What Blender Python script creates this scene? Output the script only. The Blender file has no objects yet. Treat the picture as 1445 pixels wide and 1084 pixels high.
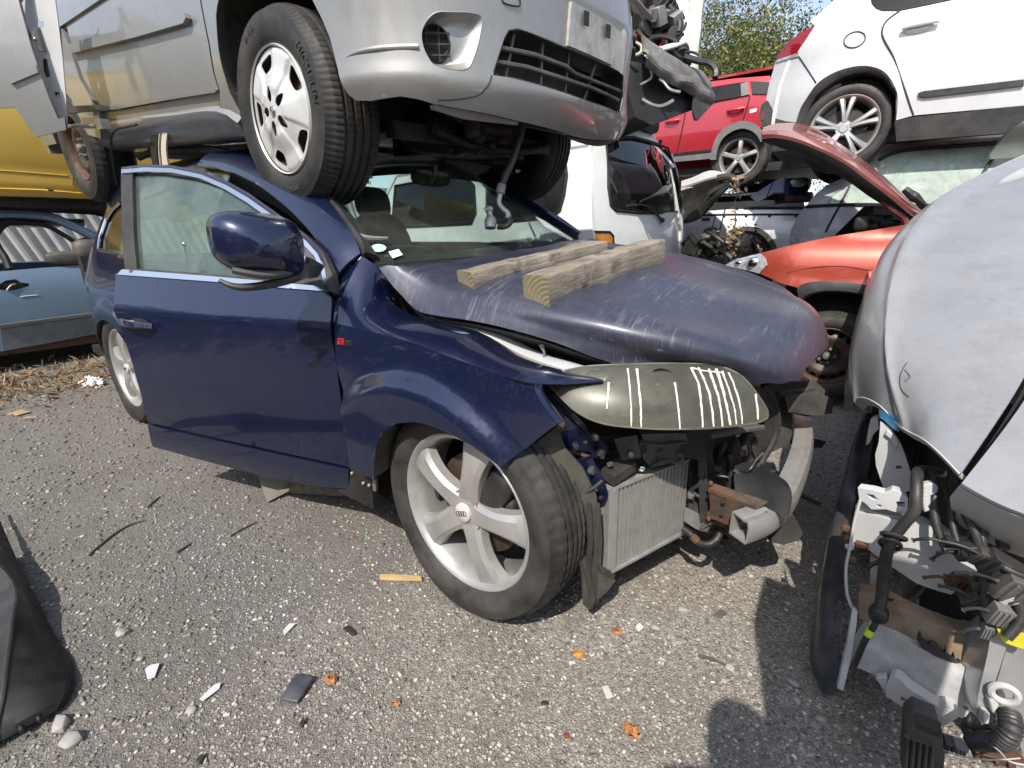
import bpy, bmesh, math, random
import numpy as np
from mathutils import Matrix, Vector, noise
from mathutils.geometry import delaunay_2d_cdt
random.seed(7); RNG = np.random.default_rng(7)
SC = bpy.context.scene
COL = SC.collection
R = math.radians

# ---------------------------------------------------------------- camera model
W0, H0, F0 = 1445.0, 1084.0, 661.22
CAM = np.array([.8878, -1.9015, 1.2061])
def _basis(yaw, pitch, roll):
    d = np.array([math.cos(pitch)*math.cos(yaw), math.cos(pitch)*math.sin(yaw), math.sin(pitch)])
    r = np.cross(d, [0, 0, 1.]); r /= np.linalg.norm(r); u = np.cross(r, d)
    return r*math.cos(roll)+u*math.sin(roll), u*math.cos(roll)-r*math.sin(roll), d
CR, CU, CD = _basis(2.1965, -.305, -.0048)
def ray(px, py):
    return CD + CR*((px-W0/2)/F0) - CU*((py-H0/2)/F0)
def proj(p):
    q = np.asarray(p, float)-CAM
    z = q@CD
    return np.stack([W0/2+F0*(q@CR)/z, H0/2-F0*(q@CU)/z], -1)
def on_plane(px, py, o, n):
    v = ray(px, py); t = np.dot(np.asarray(o)-CAM, n)/np.dot(v, n)
    return CAM+t*v
def D(px, py, depth):
    return CAM+depth*ray(px, py)
class Fr:
    """a thing's own frame"""
    def __init__(s, T=(0, 0, 0), yaw=0, pitch=0, roll=0):
        y, p, r = yaw, pitch, roll
        Rz = np.array([[math.cos(y), -math.sin(y), 0], [math.sin(y), math.cos(y), 0], [0, 0, 1]])
        Ry = np.array([[math.cos(p), 0, -math.sin(p)], [0, 1, 0], [math.sin(p), 0, math.cos(p)]])
        Rx = np.array([[1, 0, 0], [0, math.cos(r), -math.sin(r)], [0, math.sin(r), math.cos(r)]])
        s.M = Rz@Ry@Rx; s.T = np.array(T, float)
    def w(s, p): return np.asarray(p, float)@s.M.T+s.T
    def P(s, px, py, ax, val):
        """the point of the plane local[ax]=val seen at a pixel, in local coordinates"""
        o = s.M.T@(CAM-s.T); v = s.M.T@ray(px, py)
        t = (val-o[ax])/v[ax]
        return o+t*v
    def mat(s):
        m = Matrix.Identity(4)
        for i in range(3):
            for j in range(3): m[i][j] = s.M[i, j]
            m[i][3] = s.T[i]
        return m
WORLD = Fr()

# ---------------------------------------------------------------- things and parts
def thing(name, label, cat, fr=WORLD, group=None):
    o = bpy.data.objects.new(name, None); COL.objects.link(o)
    o.matrix_world = fr.mat(); o.empty_display_size = .1
    o['label'] = label; o['category'] = cat
    if group: o['group'] = group
    return o
def tag(o, label, cat, group=None):
    o['label'] = label; o['category'] = cat
    if group: o['group'] = group
    return o
def struct(o, kind='structure'):
    o['kind'] = kind; return o

class MB:
    """collects faces; build() links them as one mesh object (all coordinates are thing-local)"""
    def __init__(s): s.V = []; s.F = []; s.mi = []; s.n = 0
    def add(s, V, F, m=0):
        V = np.asarray(V, float).reshape(-1, 3)
        s.V.append(V); k = s.n
        s.F += [tuple(int(i)+k for i in f) for f in F]; s.mi += [m]*len(F); s.n += len(V)
        return s
    def build(s, name, mats, par=None, angle=38, fr=None, label=None, bev=None):
        V = np.concatenate(s.V) if s.V else np.zeros((0, 3))
        if fr is not None: V = fr.w(V)
        me = bpy.data.meshes.new(name)
        me.from_pydata(V.tolist(), [], s.F)
        if not isinstance(mats, (list, tuple)): mats = [mats]
        for m in mats: me.materials.append(m)
        me.polygons.foreach_set('material_index', s.mi)
        me.polygons.foreach_set('use_smooth', [True]*len(me.polygons))
        me.update(); me.validate()
        me.set_sharp_from_angle(angle=R(angle))
        o = bpy.data.objects.new(name, me); COL.objects.link(o)
        if par is not None: o.parent = par
        if label: o['label'] = label
        if bev:
            b = o.modifiers.new('bevel', 'BEVEL'); b.width = bev; b.segments = 2; b.limit_method = 'ANGLE'; b.angle_limit = R(40)
        return o

def crs(pts, n, closed=False):
    """Catmull-Rom through pts, n samples"""
    p = np.asarray(pts, float)
    if len(p) == 2:
        t = np.linspace(0, 1, n)[:, None]; return p[0]*(1-t)+p[1]*t
    d = np.linalg.norm(np.diff(p, axis=0), axis=1)**.5+1e-9
    s = np.concatenate([[0], np.cumsum(d)])
    m = np.zeros_like(p)
    m[1:-1] = ((p[1:-1]-p[:-2])/d[:-1, None]*d[1:, None]+(p[2:]-p[1:-1])/d[1:, None]*d[:-1, None])/(d[:-1]+d[1:])[:, None]
    m[0] = (p[1]-p[0])/d[0]*1.5-m[1]*.5; m[-1] = (p[-1]-p[-2])/d[-1]*1.5-m[-2]*.5
    x = np.linspace(0, s[-1], n); i = np.clip(np.searchsorted(s, x, 'right')-1, 0, len(p)-2)
    h = d[i][:, None]; t = ((x-s[i])/d[i])[:, None]
    return ((2*t**3-3*t**2+1)*p[i]+(t**3-2*t**2+t)*h*m[i]+(-2*t**3+3*t**2)*p[i+1]+(t**3-t**2)*h*m[i+1])
def arclen(pts, n):
    p = np.asarray(pts, float); q = crs(p, max(len(p)*16, 2*n))
    s = np.concatenate([[0], np.cumsum(np.linalg.norm(np.diff(q, axis=0), axis=1))])
    x = np.linspace(0, s[-1], n)
    return np.stack([np.interp(x, s, q[:, k]) for k in range(q.shape[1])], 1)
def polyres(pts, h, closed=True):
    """resample a polyline with straight pieces, keeping corners"""
    p = np.asarray(pts, float); out = []
    m = len(p) if closed else len(p)-1
    for i in range(m):
        a, b = p[i], p[(i+1) % len(p)]
        k = max(1, int(round(np.linalg.norm(b-a)/h)))
        for j in range(k): out.append(a+(b-a)*j/k)
    if not closed: out.append(p[-1])
    return np.array(out)
class Tab:
    """smooth 1-d table"""
    def __init__(s, xs, ys):
        q = crs(np.stack([np.asarray(xs, float), np.asarray(ys, float)], 1), 400)
        o = np.argsort(q[:, 0]); s.x = q[o, 0]; s.y = q[o, 1]
    def __call__(s, x): return np.interp(x, s.x, s.y)
def sstep(t):
    t = np.clip(t, 0, 1); return t*t*(3-2*t)

def solve(surf, pts, fr=WORLD, guess=(0, 0)):
    """pixels -> (u, v) on a surface surf(u, v) -> thing-local point"""
    out = []; g = np.array(guess, float)
    for px in pts:
        px = np.asarray(px, float); best = None
        for g0 in (g, np.array(guess, float)):
            x = g0.copy()
            for it in range(40):
                e = proj(fr.w(surf(x[0], x[1])))-px
                h = 1e-4
                ju = (proj(fr.w(surf(x[0]+h, x[1])))-px-e)/h; jv = (proj(fr.w(surf(x[0], x[1]+h)))-px-e)/h
                J = np.stack([ju, jv], 1)
                try: s = np.linalg.solve(J, -e)
                except Exception: break
                nrm = np.linalg.norm(s)
                if nrm > .25: s *= .25/nrm
                x = x+s
                if nrm < 1e-6: break
            err = np.linalg.norm(proj(fr.w(surf(x[0], x[1])))-px)
            if best is None or err < best[0]: best = (err, x)
            if err < .3: break
        if best[0] > 3: print('solve miss', px, round(best[0], 1), best[1])
        g = best[1]; out.append(best[1])
    return np.array(out)

def inpoly(P, poly):
    x, y = P[:, 0], P[:, 1]; c = np.zeros(len(P), bool); n = len(poly)
    for i in range(n):
        x1, y1 = poly[i]; x2, y2 = poly[(i+1) % n]
        if y1 == y2: continue
        k = ((y1 > y) != (y2 > y)) & (x < (x2-x1)*(y-y1)/(y2-y1)+x1)
        c ^= k
    return c
def panel(mb, outline, surf, h=.03, holes=(), t=.004, m=0, mrim=None, lip=.6):
    """a curved sheet: outline and holes in (u, v), fine triangles inside, thickness t away from the eye side"""
    loops = [polyres(outline, h)]+[polyres(q, h*.7) for q in holes]
    verts = []; edges = []; rims = []
    for L in loops:
        k = len(verts); verts += [tuple(p) for p in L]; rims.append(list(range(k, k+len(L))))
        edges += [(k+i, k+(i+1) % len(L)) for i in range(len(L))]
    lo = loops[0].min(0); hi = loops[0].max(0)
    gx, gy = np.meshgrid(np.arange(lo[0], hi[0], h), np.arange(lo[1], hi[1], h*.87))
    gx = gx+(np.arange(gx.shape[0]) % 2)[:, None]*h*.5
    G = np.stack([gx.ravel(), gy.ravel()], 1)
    ok = inpoly(G, loops[0])
    for q in loops[1:]: ok &= ~inpoly(G, q)
    G = G[ok]
    if len(G):
        B = np.array(verts); keep = np.ones(len(G), bool)
        for i0 in range(0, len(B), 200):
            d2 = ((G[:, None, :]-B[None, i0:i0+200, :])**2).sum(2).min(1); keep &= d2 > (.5*h)**2
        verts += [tuple(p) for p in G[keep]]
    nv = len(verts)
    res = delaunay_2d_cdt([Vector(v) for v in verts], edges, [], 0, 1e-7)
    UV = np.array([tuple(v) for v in res[0]]); T = np.array([f for f in res[2] if len(f) == 3])
    cen = UV[T].mean(1); ok = inpoly(cen, loops[0])
    for q in loops[1:]: ok &= ~inpoly(cen, q)
    T = T[ok]
    X = np.asarray(surf(UV[:, 0], UV[:, 1]), float)
    # boundary edges
    cnt = {}
    for f in T:
        for a, b in ((f[0], f[1]), (f[1], f[2]), (f[2], f[0])): cnt[(a, b)] = 1
    bd = [(a, b) for (a, b) in cnt if (b, a) not in cnt]
    fn = np.cross(X[T[:, 1]]-X[T[:, 0]], X[T[:, 2]]-X[T[:, 0]])
    N = np.zeros_like(X)
    for k in range(3): np.add.at(N, T[:, k], fn)
    N /= np.linalg.norm(N, axis=1)[:, None]+1e-12
    # N orientation: outward is decided by the caller through the sign of t
    s = 1 if t > 0 else -1; a = abs(t)
    n = len(X); back = X-N*s*a
    if s > 0:
        F1 = [tuple(f) for f in T]; F2 = [(f[2]+n, f[1]+n, f[0]+n) for f in T]; F3 = [(b, aa, aa+n, b+n) for aa, b in bd]
    else:
        F1 = [(f[2], f[1], f[0]) for f in T]; F2 = [(f[0]+n, f[1]+n, f[2]+n) for f in T]; F3 = [(aa, b, b+n, aa+n) for aa, b in bd]
    mb.add(np.concatenate([X, back]), F1+F2, m)
    k = mb.n-2*n
    mb.F += [tuple(i+k for i in f) for f in F3]; mb.mi += [m if mrim is None else mrim]*len(F3)
    return mb

def grid_faces(nu, nv, cu=False, cv=False):
    F = []
    for i in range(nu-(0 if cu else 1)):
        for j in range(nv-(0 if cv else 1)):
            a = i*nv+j; b = ((i+1) % nu)*nv+j; c = ((i+1) % nu)*nv+(j+1) % nv; d = i*nv+(j+1) % nv
            F.append((a, b, c, d))
    return F
def sheet(mb, G, t=.004, m=0, flip=False):
    """grid of points (nu, nv, 3) with thickness"""
    G = np.asarray(G, float); nu, nv = G.shape[:2]
    du = np.gradient(G, axis=0); dv = np.gradient(G, axis=1)
    N = np.cross(du, dv); N /= np.linalg.norm(N, axis=2)[..., None]+1e-12
    if flip: N = -N
    X = G.reshape(-1, 3); B = (G-N*t).reshape(-1, 3); n = len(X)
    F = grid_faces(nu, nv)
    F1 = F if not flip else [f[::-1] for f in F]
    F2 = [tuple(i+n for i in f[::-1]) for f in F1]
    ed = [i*nv for i in range(nu)]; loop = [j for j in range(nv)]+[i*nv+nv-1 for i in range(1, nu)]+[(nu-1)*nv+j for j in range(nv-2, -1, -1)]+[i*nv for i in range(nu-2, 0, -1)]
    F3 = []
    for i in range(len(loop)):
        a, b = loop[i], loop[(i+1) % len(loop)]
        F3.append((a, b, b+n, a+n) if not flip else (b, a, a+n, b+n))
    mb.add(np.concatenate([X, B]), F1+F2+F3, m)
    return mb
def loft(mb, curves, nu=24, nv=10, t=.004, m=0, flip=False, lin=False):
    C = np.array([arclen(c, nu) for c in curves])          # (nc, nu, 3)
    G = np.zeros((nu, nv, 3))
    for i in range(nu):
        G[i] = crs(C[:, i], nv) if not lin else polyn(C[:, i], nv)
    return sheet(mb, G, t, m, flip)
def polyn(p, n):
    p = np.asarray(p); x = np.linspace(0, len(p)-1, n); i = np.clip(x.astype(int), 0, len(p)-2); f = (x-i)[:, None]
    return p[i]*(1-f)+p[i+1]*f
def tube(mb, pts, r, seg=10, m=0, smooth=True, n=None, cap=True, rib=None):
    p = np.asarray(pts, float)
    if smooth and len(p) > 2: p = crs(p, n or max(8, len(p)*7))
    rr = np.full(len(p), r) if np.isscalar(r) else np.interp(np.linspace(0, 1, len(p)), np.linspace(0, 1, len(r)), r)
    if rib: rr = rr*(1+rib*(np.arange(len(p)) % 2))
    t = np.gradient(p, axis=0); t /= np.linalg.norm(t, axis=1)[:, None]+1e-12
    a = np.array([0, 0, 1.]) if abs(t[0][2]) < .9 else np.array([1., 0, 0])
    V = []
    for i in range(len(p)):
        b = np.cross(t[i], a); b /= np.linalg.norm(b)+1e-12; a = np.cross(b, t[i])
        an = np.linspace(0, 2*math.pi, seg, endpoint=False)
        V.append(p[i]+rr[i]*(np.cos(an)[:, None]*a+np.sin(an)[:, None]*b))
    V = np.concatenate(V); F = [f[::-1] for f in grid_faces(len(p), seg, False, True)]
    if cap: F += [tuple(range(seg)), tuple(range(len(V)-1, len(V)-seg-1, -1))]
    mb.add(V, F, m); return mb
def lathe(mb, prof, seg=64, m=0, rot=None, o=(0, 0, 0), close=False, mod=None):
    """prof: (radius, y) pairs turned about the local Y axis; y grows away from the outer face"""
    pr = np.asarray(prof, float); an = np.linspace(0, 2*math.pi, seg, endpoint=False)
    rr = np.repeat(pr[None, :, 0], seg, 0)
    if mod is not None: rr = rr+mod(an, pr)
    V = np.stack([rr*np.cos(an)[:, None], np.repeat(pr[None, :, 1], seg, 0), rr*np.sin(an)[:, None]], 2).reshape(-1, 3)
    if rot is not None: V = V@np.asarray(rot).T
    mb.add(V+np.asarray(o), grid_faces(seg, len(pr), True, close), m); return mb
def box(mb, c, s, rot=None, m=0, taper=1.0):
    V = np.array([[x, y, z] for z in (-.5, .5) for y in (-.5, .5) for x in (-.5, .5)], float)
    V[4:, :2] *= taper
    V = V*np.asarray(s, float)
    if rot is not None: V = V@np.asarray(rot).T
    mb.add(V+np.asarray(c, float), [(0, 2, 3, 1), (4, 5, 7, 6), (0, 1, 5, 4), (2, 6, 7, 3), (0, 4, 6, 2), (1, 3, 7, 5)], m); return mb
def prism(mb, pts, dirv, m=0):
    """planar 3-d outline pushed along dirv"""
    p = np.asarray(pts, float); n = len(p); d = np.asarray(dirv, float)
    nrm = np.zeros(3)
    for i in range(n): nrm += np.cross(p[i], p[(i+1) % n])
    if np.dot(nrm, d) > 0: p = p[::-1]
    # triangulate by cdt in the dominant plane
    ax = np.argmax(np.abs(nrm)); k = [i for i in range(3) if i != ax]
    res = delaunay_2d_cdt([Vector(q[k]) for q in p], [(i, (i+1) % n) for i in range(n)], [], 1, 1e-8)
    T = [f for f in res[2]]
    if len(res[0]) != n: T = [tuple(range(n))]
    out = []
    for f in T:
        c = np.zeros(3)
        for i in range(len(f)): c += np.cross(p[f[i]], p[f[(i+1) % len(f)]])
        out.append(tuple(f) if np.dot(c, d) < 0 else tuple(f)[::-1])
    F = out+[tuple(i+n for i in f[::-1]) for f in out]
    F += [(i, i+n, (i+1) % n+n, (i+1) % n) for i in range(n)]
    mb.add(np.concatenate([p, p+d]), F, m); return mb
def blob(mb, c, s, rot=None, m=0, pw=2.4, nu=20, nv=14):
    """super-ellipsoid"""
    u = np.linspace(0, 2*math.pi, nu, endpoint=False); v = np.linspace(-math.pi/2+.02, math.pi/2-.02, nv)
    f = lambda a: np.sign(a)*np.abs(a)**(2/pw)
    V = np.stack([f(np.cos(v))[None, :]*f(np.cos(u))[:, None], f(np.cos(v))[None, :]*f(np.sin(u))[:, None], np.repeat(f(np.sin(v))[None, :], nu, 0)], 2).reshape(-1, 3)
    V = V*np.asarray(s, float)
    if rot is not None: V = V@np.asarray(rot).T
    F = grid_faces(nu, nv, True, False)
    F += [tuple(i*nv for i in range(nu))[::-1], tuple(i*nv+nv-1 for i in range(nu))]
    mb.add(V+np.asarray(c, float), F, m); return mb
def rotz(a): return np.array([[math.cos(a), -math.sin(a), 0], [math.sin(a), math.cos(a), 0], [0, 0, 1]])
def rotx(a): return np.array([[1, 0, 0], [0, math.cos(a), -math.sin(a)], [0, math.sin(a), math.cos(a)]])
def roty(a): return np.array([[math.cos(a), 0, math.sin(a)], [0, 1, 0], [-math.sin(a), 0, math.cos(a)]])

# ---------------------------------------------------------------- materials
MATS = {}
def nmat(name):
    m = bpy.data.materials.new(name); m.use_nodes = True
    nt = m.node_tree; MATS[name] = m
    return m, nt, nt.nodes['Principled BSDF']
def N(nt, t, **kw):
    n = nt.nodes.new(t)
    for k, v in kw.items(): setattr(n, k, v)
    return n
def val(nt, n, name, v): n.inputs[name].default_value = v
def noise_n(nt, scale, detail=6, rough=.6, vec=None, dim='3D'):
    n = N(nt, 'ShaderNodeTexNoise'); val(nt, n, 'Scale', scale); val(nt, n, 'Detail', detail); val(nt, n, 'Roughness', rough)
    if vec is not None: nt.links.new(vec, n.inputs['Vector'])
    return n
def ramp(nt, fac, stops):
    n = N(nt, 'ShaderNodeValToRGB'); e = n.color_ramp.elements
    while len(e) < len(stops): e.new(.5)
    for i, (p, c) in enumerate(stops):
        e[i].position = p; e[i].color = (c if len(c) == 4 else (*c, 1)) if not np.isscalar(c) else (c, c, c, 1)
    nt.links.new(fac, n.inputs['Fac']); return n
def mixc(nt, fac, a, b):
    n = N(nt, 'ShaderNodeMix', data_type='RGBA')
    for s, v in (('A', a), ('B', b)):
        k = [i for i in n.inputs if i.name == s and i.type == 'RGBA'][0]
        if isinstance(v, tuple): k.default_value = (*v[:3], 1)
        else: nt.links.new(v, k)
    k = [i for i in n.inputs if i.name == 'Factor' and i.type == 'VALUE'][0]
    if isinstance(fac, (int, float)): k.default_value = fac
    else: nt.links.new(fac, k)
    return [o for o in n.outputs if o.type == 'RGBA'][0]
def objvec(nt, scale=(1, 1, 1), rot=(0, 0, 0)):
    tc = N(nt, 'ShaderNodeTexCoord'); mp = N(nt, 'ShaderNodeMapping')
    nt.links.new(tc.outputs['Object'], mp.inputs['Vector']); mp.inputs['Scale'].default_value = scale; mp.inputs['Rotation'].default_value = rot
    return mp.outputs['Vector']
def bump(nt, b, h, strength=.3, dist=.01):
    n = N(nt, 'ShaderNodeBump'); val(nt, n, 'Strength', strength); val(nt, n, 'Distance', dist)
    nt.links.new(h, n.inputs['Height']); nt.links.new(n.outputs['Normal'], b.inputs['Normal']); return n
def math_n(nt, op, a, b=None):
    n = N(nt, 'ShaderNodeMath', operation=op)
    for i, v in enumerate((a, b)):
        if v is None: continue
        if isinstance(v, (int, float)): n.inputs[i].default_value = v
        else: nt.links.new(v, n.inputs[i])
    return n.outputs[0]
def simple(name, col, rough=.5, metal=0., coat=0., var=.25, scale=8., bmp=0., bscale=60., dirt=None, dirt_amt=.5, dscale=3., spec=.5):
    """base colour broken by noise, optional dirt patches, bump, uneven gloss"""
    m, nt, b = nmat(name); v = objvec(nt)
    n1 = noise_n(nt, scale, 8, .65, v)
    dark = tuple(c*(1-var) for c in col); lite = tuple(min(1, c*(1+var)) for c in col)
    c = ramp(nt, n1.outputs['Fac'], [(.3, dark), (.7, lite)]).outputs['Color']
    if dirt is not None:
        n2 = noise_n(nt, dscale, 10, .7, v)
        f = ramp(nt, n2.outputs['Fac'], [(.5-.12*dirt_amt-.05, 0.), (.8-.2*dirt_amt, dirt_amt)])
        c = mixc(nt, f.outputs['Color'], c, dirt)
    nt.links.new(c, b.inputs['Base Color'])
    rr = ramp(nt, noise_n(nt, scale*2.3, 6, .6, v).outputs['Fac'], [(.3, max(.02, rough*.8)), (.7, min(1., rough*1.25))])
    nt.links.new(rr.outputs['Color'], b.inputs['Roughness'])
    val(nt, b, 'Metallic', metal); val(nt, b, 'Coat Weight', coat); val(nt, b, 'Coat Roughness', .04); val(nt, b, 'Specular IOR Level', spec)
    if bmp:
        bump(nt, b, noise_n(nt, bscale, 8, .7, v).outputs['Fac'], bmp, .004)
    return m
def paint(name, col, metal=.35, rough=.35, coat=1., dust=(.42, .39, .35), dust_amt=.12, scratch=0., flake=.1, croug=.04, spots=0., grime=0.):
    """car paint: flakes under a clear coat, thin uneven dust, fine scratches"""
    m, nt, b = nmat(name); v = objvec(nt)
    fl = noise_n(nt, 900, 2, .5, v)
    c = ramp(nt, fl.outputs['Fac'], [(.3, tuple(x*(1-flake) for x in col)), (.7, tuple(min(1, x*(1+flake)) for x in col))]).outputs['Color']
    big = noise_n(nt, 2.2, 10, .72, v); fine = noise_n(nt, 26, 8, .75, v)
    f = math_n(nt, 'MULTIPLY', ramp(nt, big.outputs['Fac'], [(.35, .25), (.75, 1.)]).outputs['Color'], ramp(nt, fine.outputs['Fac'], [(.3, .35), (.8, 1.)]).outputs['Color'])
    f = math_n(nt, 'MULTIPLY', f, dust_amt*2)
    f = math_n(nt, 'MINIMUM', f, 1.)
    if scratch:
        tot = None
        for k, (rz, sx) in enumerate(((.5, 75), (-.4, 65), (1.3, 90), (2.2, 60), (.05, 110))):
            vv = objvec(nt, (sx, 3.5, 3.5+2*k), (.3*k, .2, rz))
            s = noise_n(nt, 1.6, 3, .55, vv)
            a = ramp(nt, s.outputs['Fac'], [(.615, 0.), (.665, 1.)]).outputs['Color']
            tot = a if tot is None else math_n(nt, 'MAXIMUM', tot, a)
        pat = ramp(nt, noise_n(nt, 4.5, 6, .65, v).outputs['Fac'], [(.42, 0.), (.62, 1.)]).outputs['Color']
        tot = math_n(nt, 'MULTIPLY', math_n(nt, 'MULTIPLY', tot, pat), scratch)
        f = math_n(nt, 'MAXIMUM', f, tot)
    c = mixc(nt, f, c, dust)
    if spots:
        vo = N(nt, 'ShaderNodeTexVoronoi'); val(nt, vo, 'Scale', 60); nt.links.new(v, vo.inputs['Vector'])
        q = math_n(nt, 'MULTIPLY', ramp(nt, vo.outputs['Distance'], [(.06, 1.), (.12, 0.)]).outputs['Color'], ramp(nt, noise_n(nt, 5, 5, .6, v).outputs['Fac'], [(.5, 0.), (.6, spots)]).outputs['Color'])
        c = mixc(nt, q, c, (.12, .11, .10))
    if grime:
        g1 = ramp(nt, noise_n(nt, 7, 14, .82, v).outputs['Fac'], [(.47, 0.), (.72, 1.)]).outputs['Color']; g2 = ramp(nt, noise_n(nt, 1.5, 12, .75, objvec(nt, (5, 5, 1.2), (.2, .1, 0))).outputs['Fac'], [(.45, 0.), (.75, 1.)]).outputs['Color']
        gg = math_n(nt, 'MULTIPLY', math_n(nt, 'MAXIMUM', g1, math_n(nt, 'MULTIPLY', g2, .6)), grime)
        c = mixc(nt, gg, c, (.13, .118, .10)); f = math_n(nt, 'MAXIMUM', f, math_n(nt, 'MULTIPLY', gg, .7))
    nt.links.new(c, b.inputs['Base Color'])
    val(nt, b, 'Metallic', metal)
    inv = math_n(nt, 'SUBTRACT', 1., f)
    nt.links.new(math_n(nt, 'MULTIPLY', inv, metal), b.inputs['Metallic'])
    nt.links.new(math_n(nt, 'ADD', math_n(nt, 'MULTIPLY', f, .4), rough), b.inputs['Roughness'])
    nt.links.new(math_n(nt, 'MULTIPLY', math_n(nt, 'MAXIMUM', math_n(nt, 'SUBTRACT', 1., math_n(nt, 'MULTIPLY', f, 1.6)), 0.), coat), b.inputs['Coat Weight'])
    nt.links.new(math_n(nt, 'ADD', math_n(nt, 'MULTIPLY', f, .35), croug), b.inputs['Coat Roughness'])
    bump(nt, b, noise_n(nt, 3.5, 3, .5, v).outputs['Fac'], .06, .03)
    return m
def glass(name, tint=(.75, .82, .8), refl=1.0, dirt=.1, rough=.01, dcol=(.4, .39, .36)):
    m, nt, b = nmat(name); nt.nodes.remove(b); out = nt.nodes['Material Output']; v = objvec(nt)
    tr = N(nt, 'ShaderNodeBsdfTransparent'); tr.inputs['Color'].default_value = (*tint, 1)
    gl = N(nt, 'ShaderNodeBsdfGlossy'); val(nt, gl, 'Roughness', rough)
    fr = N(nt, 'ShaderNodeLayerWeight'); val(nt, fr, 'Blend', .5)
    sch = math_n(nt, 'ADD', math_n(nt, 'MULTIPLY', math_n(nt, 'POWER', fr.outputs['Facing'], 4.), .9), .035)
    mx = N(nt, 'ShaderNodeMixShader'); nt.links.new(math_n(nt, 'MINIMUM', math_n(nt, 'MULTIPLY', sch, refl*.75), 1.), mx.inputs[0])
    nt.links.new(tr.outputs[0], mx.inputs[1]); nt.links.new(gl.outputs[0], mx.inputs[2])
    df = N(nt, 'ShaderNodeBsdfDiffuse'); df.inputs['Color'].default_value = (*dcol, 1)
    m2 = N(nt, 'ShaderNodeMixShader')
    f = ramp(nt, noise_n(nt, 3., 10, .75, v).outputs['Fac'], [(.35, dirt*.3), (.8, min(1, dirt*1.8))])
    nt.links.new(f.outputs['Color'], m2.inputs[0]); nt.links.new(mx.outputs[0], m2.inputs[1]); nt.links.new(df.outputs[0], m2.inputs[2])
    nt.links.new(m2.outputs[0], out.inputs['Surface'])
    return m
# ---------------------------------------------------------------- material set
M = {}
M['navy'] = paint('navy_paint', (.0045, .0095, .044), .45, .30, 1., (.22, .23, .27), .022, scratch=.07, flake=.5)
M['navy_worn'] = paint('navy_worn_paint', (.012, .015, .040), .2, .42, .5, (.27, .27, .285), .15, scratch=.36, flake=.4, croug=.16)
def tip_reflection(m):
    # reddish reflection of the orange car, painted into the nose of the bonnet
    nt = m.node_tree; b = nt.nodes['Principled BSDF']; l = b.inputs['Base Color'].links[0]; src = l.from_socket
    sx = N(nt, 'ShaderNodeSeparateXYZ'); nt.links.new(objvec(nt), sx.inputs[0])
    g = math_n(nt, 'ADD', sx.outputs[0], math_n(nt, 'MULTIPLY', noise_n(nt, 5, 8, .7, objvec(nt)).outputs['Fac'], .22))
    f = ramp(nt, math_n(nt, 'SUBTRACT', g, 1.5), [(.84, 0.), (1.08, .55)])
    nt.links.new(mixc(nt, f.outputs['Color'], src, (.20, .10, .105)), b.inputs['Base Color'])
tip_reflection(M['navy_worn'])
M['silver'] = paint('silver_paint', (.31, .303, .29), .55, .42, .8, (.34, .31, .27), .12, flake=.12, grime=.28)
M['pale_silver'] = paint('pale_silver_paint', (.385, .385, .39), .4, .25, 1., (.24, .23, .21), .26, scratch=.12, flake=.06, spots=.7, grime=.42)
M['white'] = paint('white_paint', (.56, .565, .57), 0., .35, 1., (.5, .47, .42), .10, flake=.02, grime=.16)
M['van_white'] = paint('old_white_paint', (.74, .765, .765), 0., .4, .6, (.46, .44, .40), .2, flake=.02, grime=.2)
M['orange'] = paint('orange_red_paint', (.37, .034, .012), .4, .36, 1., (.42, .33, .28), .10, flake=.3)
M['maroon'] = paint('faded_red_paint', (.27, .045, .04), .3, .40, 1., (.42, .30, .28), .16, flake=.3)
M['red'] = paint('red_paint', (.42, .008, .022), .35, .34, 1., (.42, .33, .30), .06, flake=.3)
M['yellow'] = paint('yellow_paint', (.74, .48, .085), .25, .4, .8, (.45, .38, .25), .10, flake=.15)
M['sky_blue'] = paint('pale_blue_paint', (.21, .32, .46), .4, .42, .7, (.36, .35, .33), .16, flake=.15, scratch=.1)
M['estate_silver'] = paint('estate_silver_paint', (.52, .53, .55), .4, .38, .9, (.34, .32, .3), .10, flake=.12)
M['plastic'] = simple('black_plastic', (.018, .018, .020), .48, 0, 0, .3, 9, .08, 220, (.14, .125, .105), .4, 4)
M['plastic_dusty'] = simple('dusty_black_plastic', (.035, .036, .038), .6, 0, 0, .35, 9, .1, 200, (.20, .18, .15), .55, 3)
M['liner'] = simple('dirty_arch_liner', (.022, .021, .020), .75, 0, 0, .4, 8, .3, 90, (.13, .115, .085), .6, 6)
M['rubber'] = simple('tyre_rubber', (.016, .0155, .0155), .6, 0, 0, .3, 14, .12, 160, (.12, .10, .082), .42, 5)
M['rubber_worn'] = simple('worn_tyre_rubber', (.017, .0165, .016), .66, 0, 0, .4, 12, .2, 120, (.11, .098, .085), .5, 7)
M['hose'] = simple('black_rubber_hose', (.014, .014, .015), .5, 0, 0, .3, 20, .1, 200, (.12, .11, .1), .35, 8)
M['alloy'] = simple('dusty_alloy', (.45, .447, .435), .38, .55, .25, .16, 6, .04, 200, (.30, .25, .2), .35, 5)
M['hubcap'] = simple('plastic_wheel_trim', (.60, .60, .585), .36, .25, .5, .1, 5, .03, 150, (.34, .28, .22), .35, 6)
M['steel_wheel'] = simple('black_steel_wheel', (.030, .028, .027), .5, .3, 0, .4, 10, .15, 120, (.16, .09, .055), .5, 5)
M['rust'] = simple('rusty_steel', (.125, .062, .036), .75, .25, 0, .5, 16, .35, 90, (.05, .035, .03), .6, 9)
M['disc'] = simple('rusty_brake_disc', (.075, .052, .038), .6, .5, 0, .4, 12, .2, 120)
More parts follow.
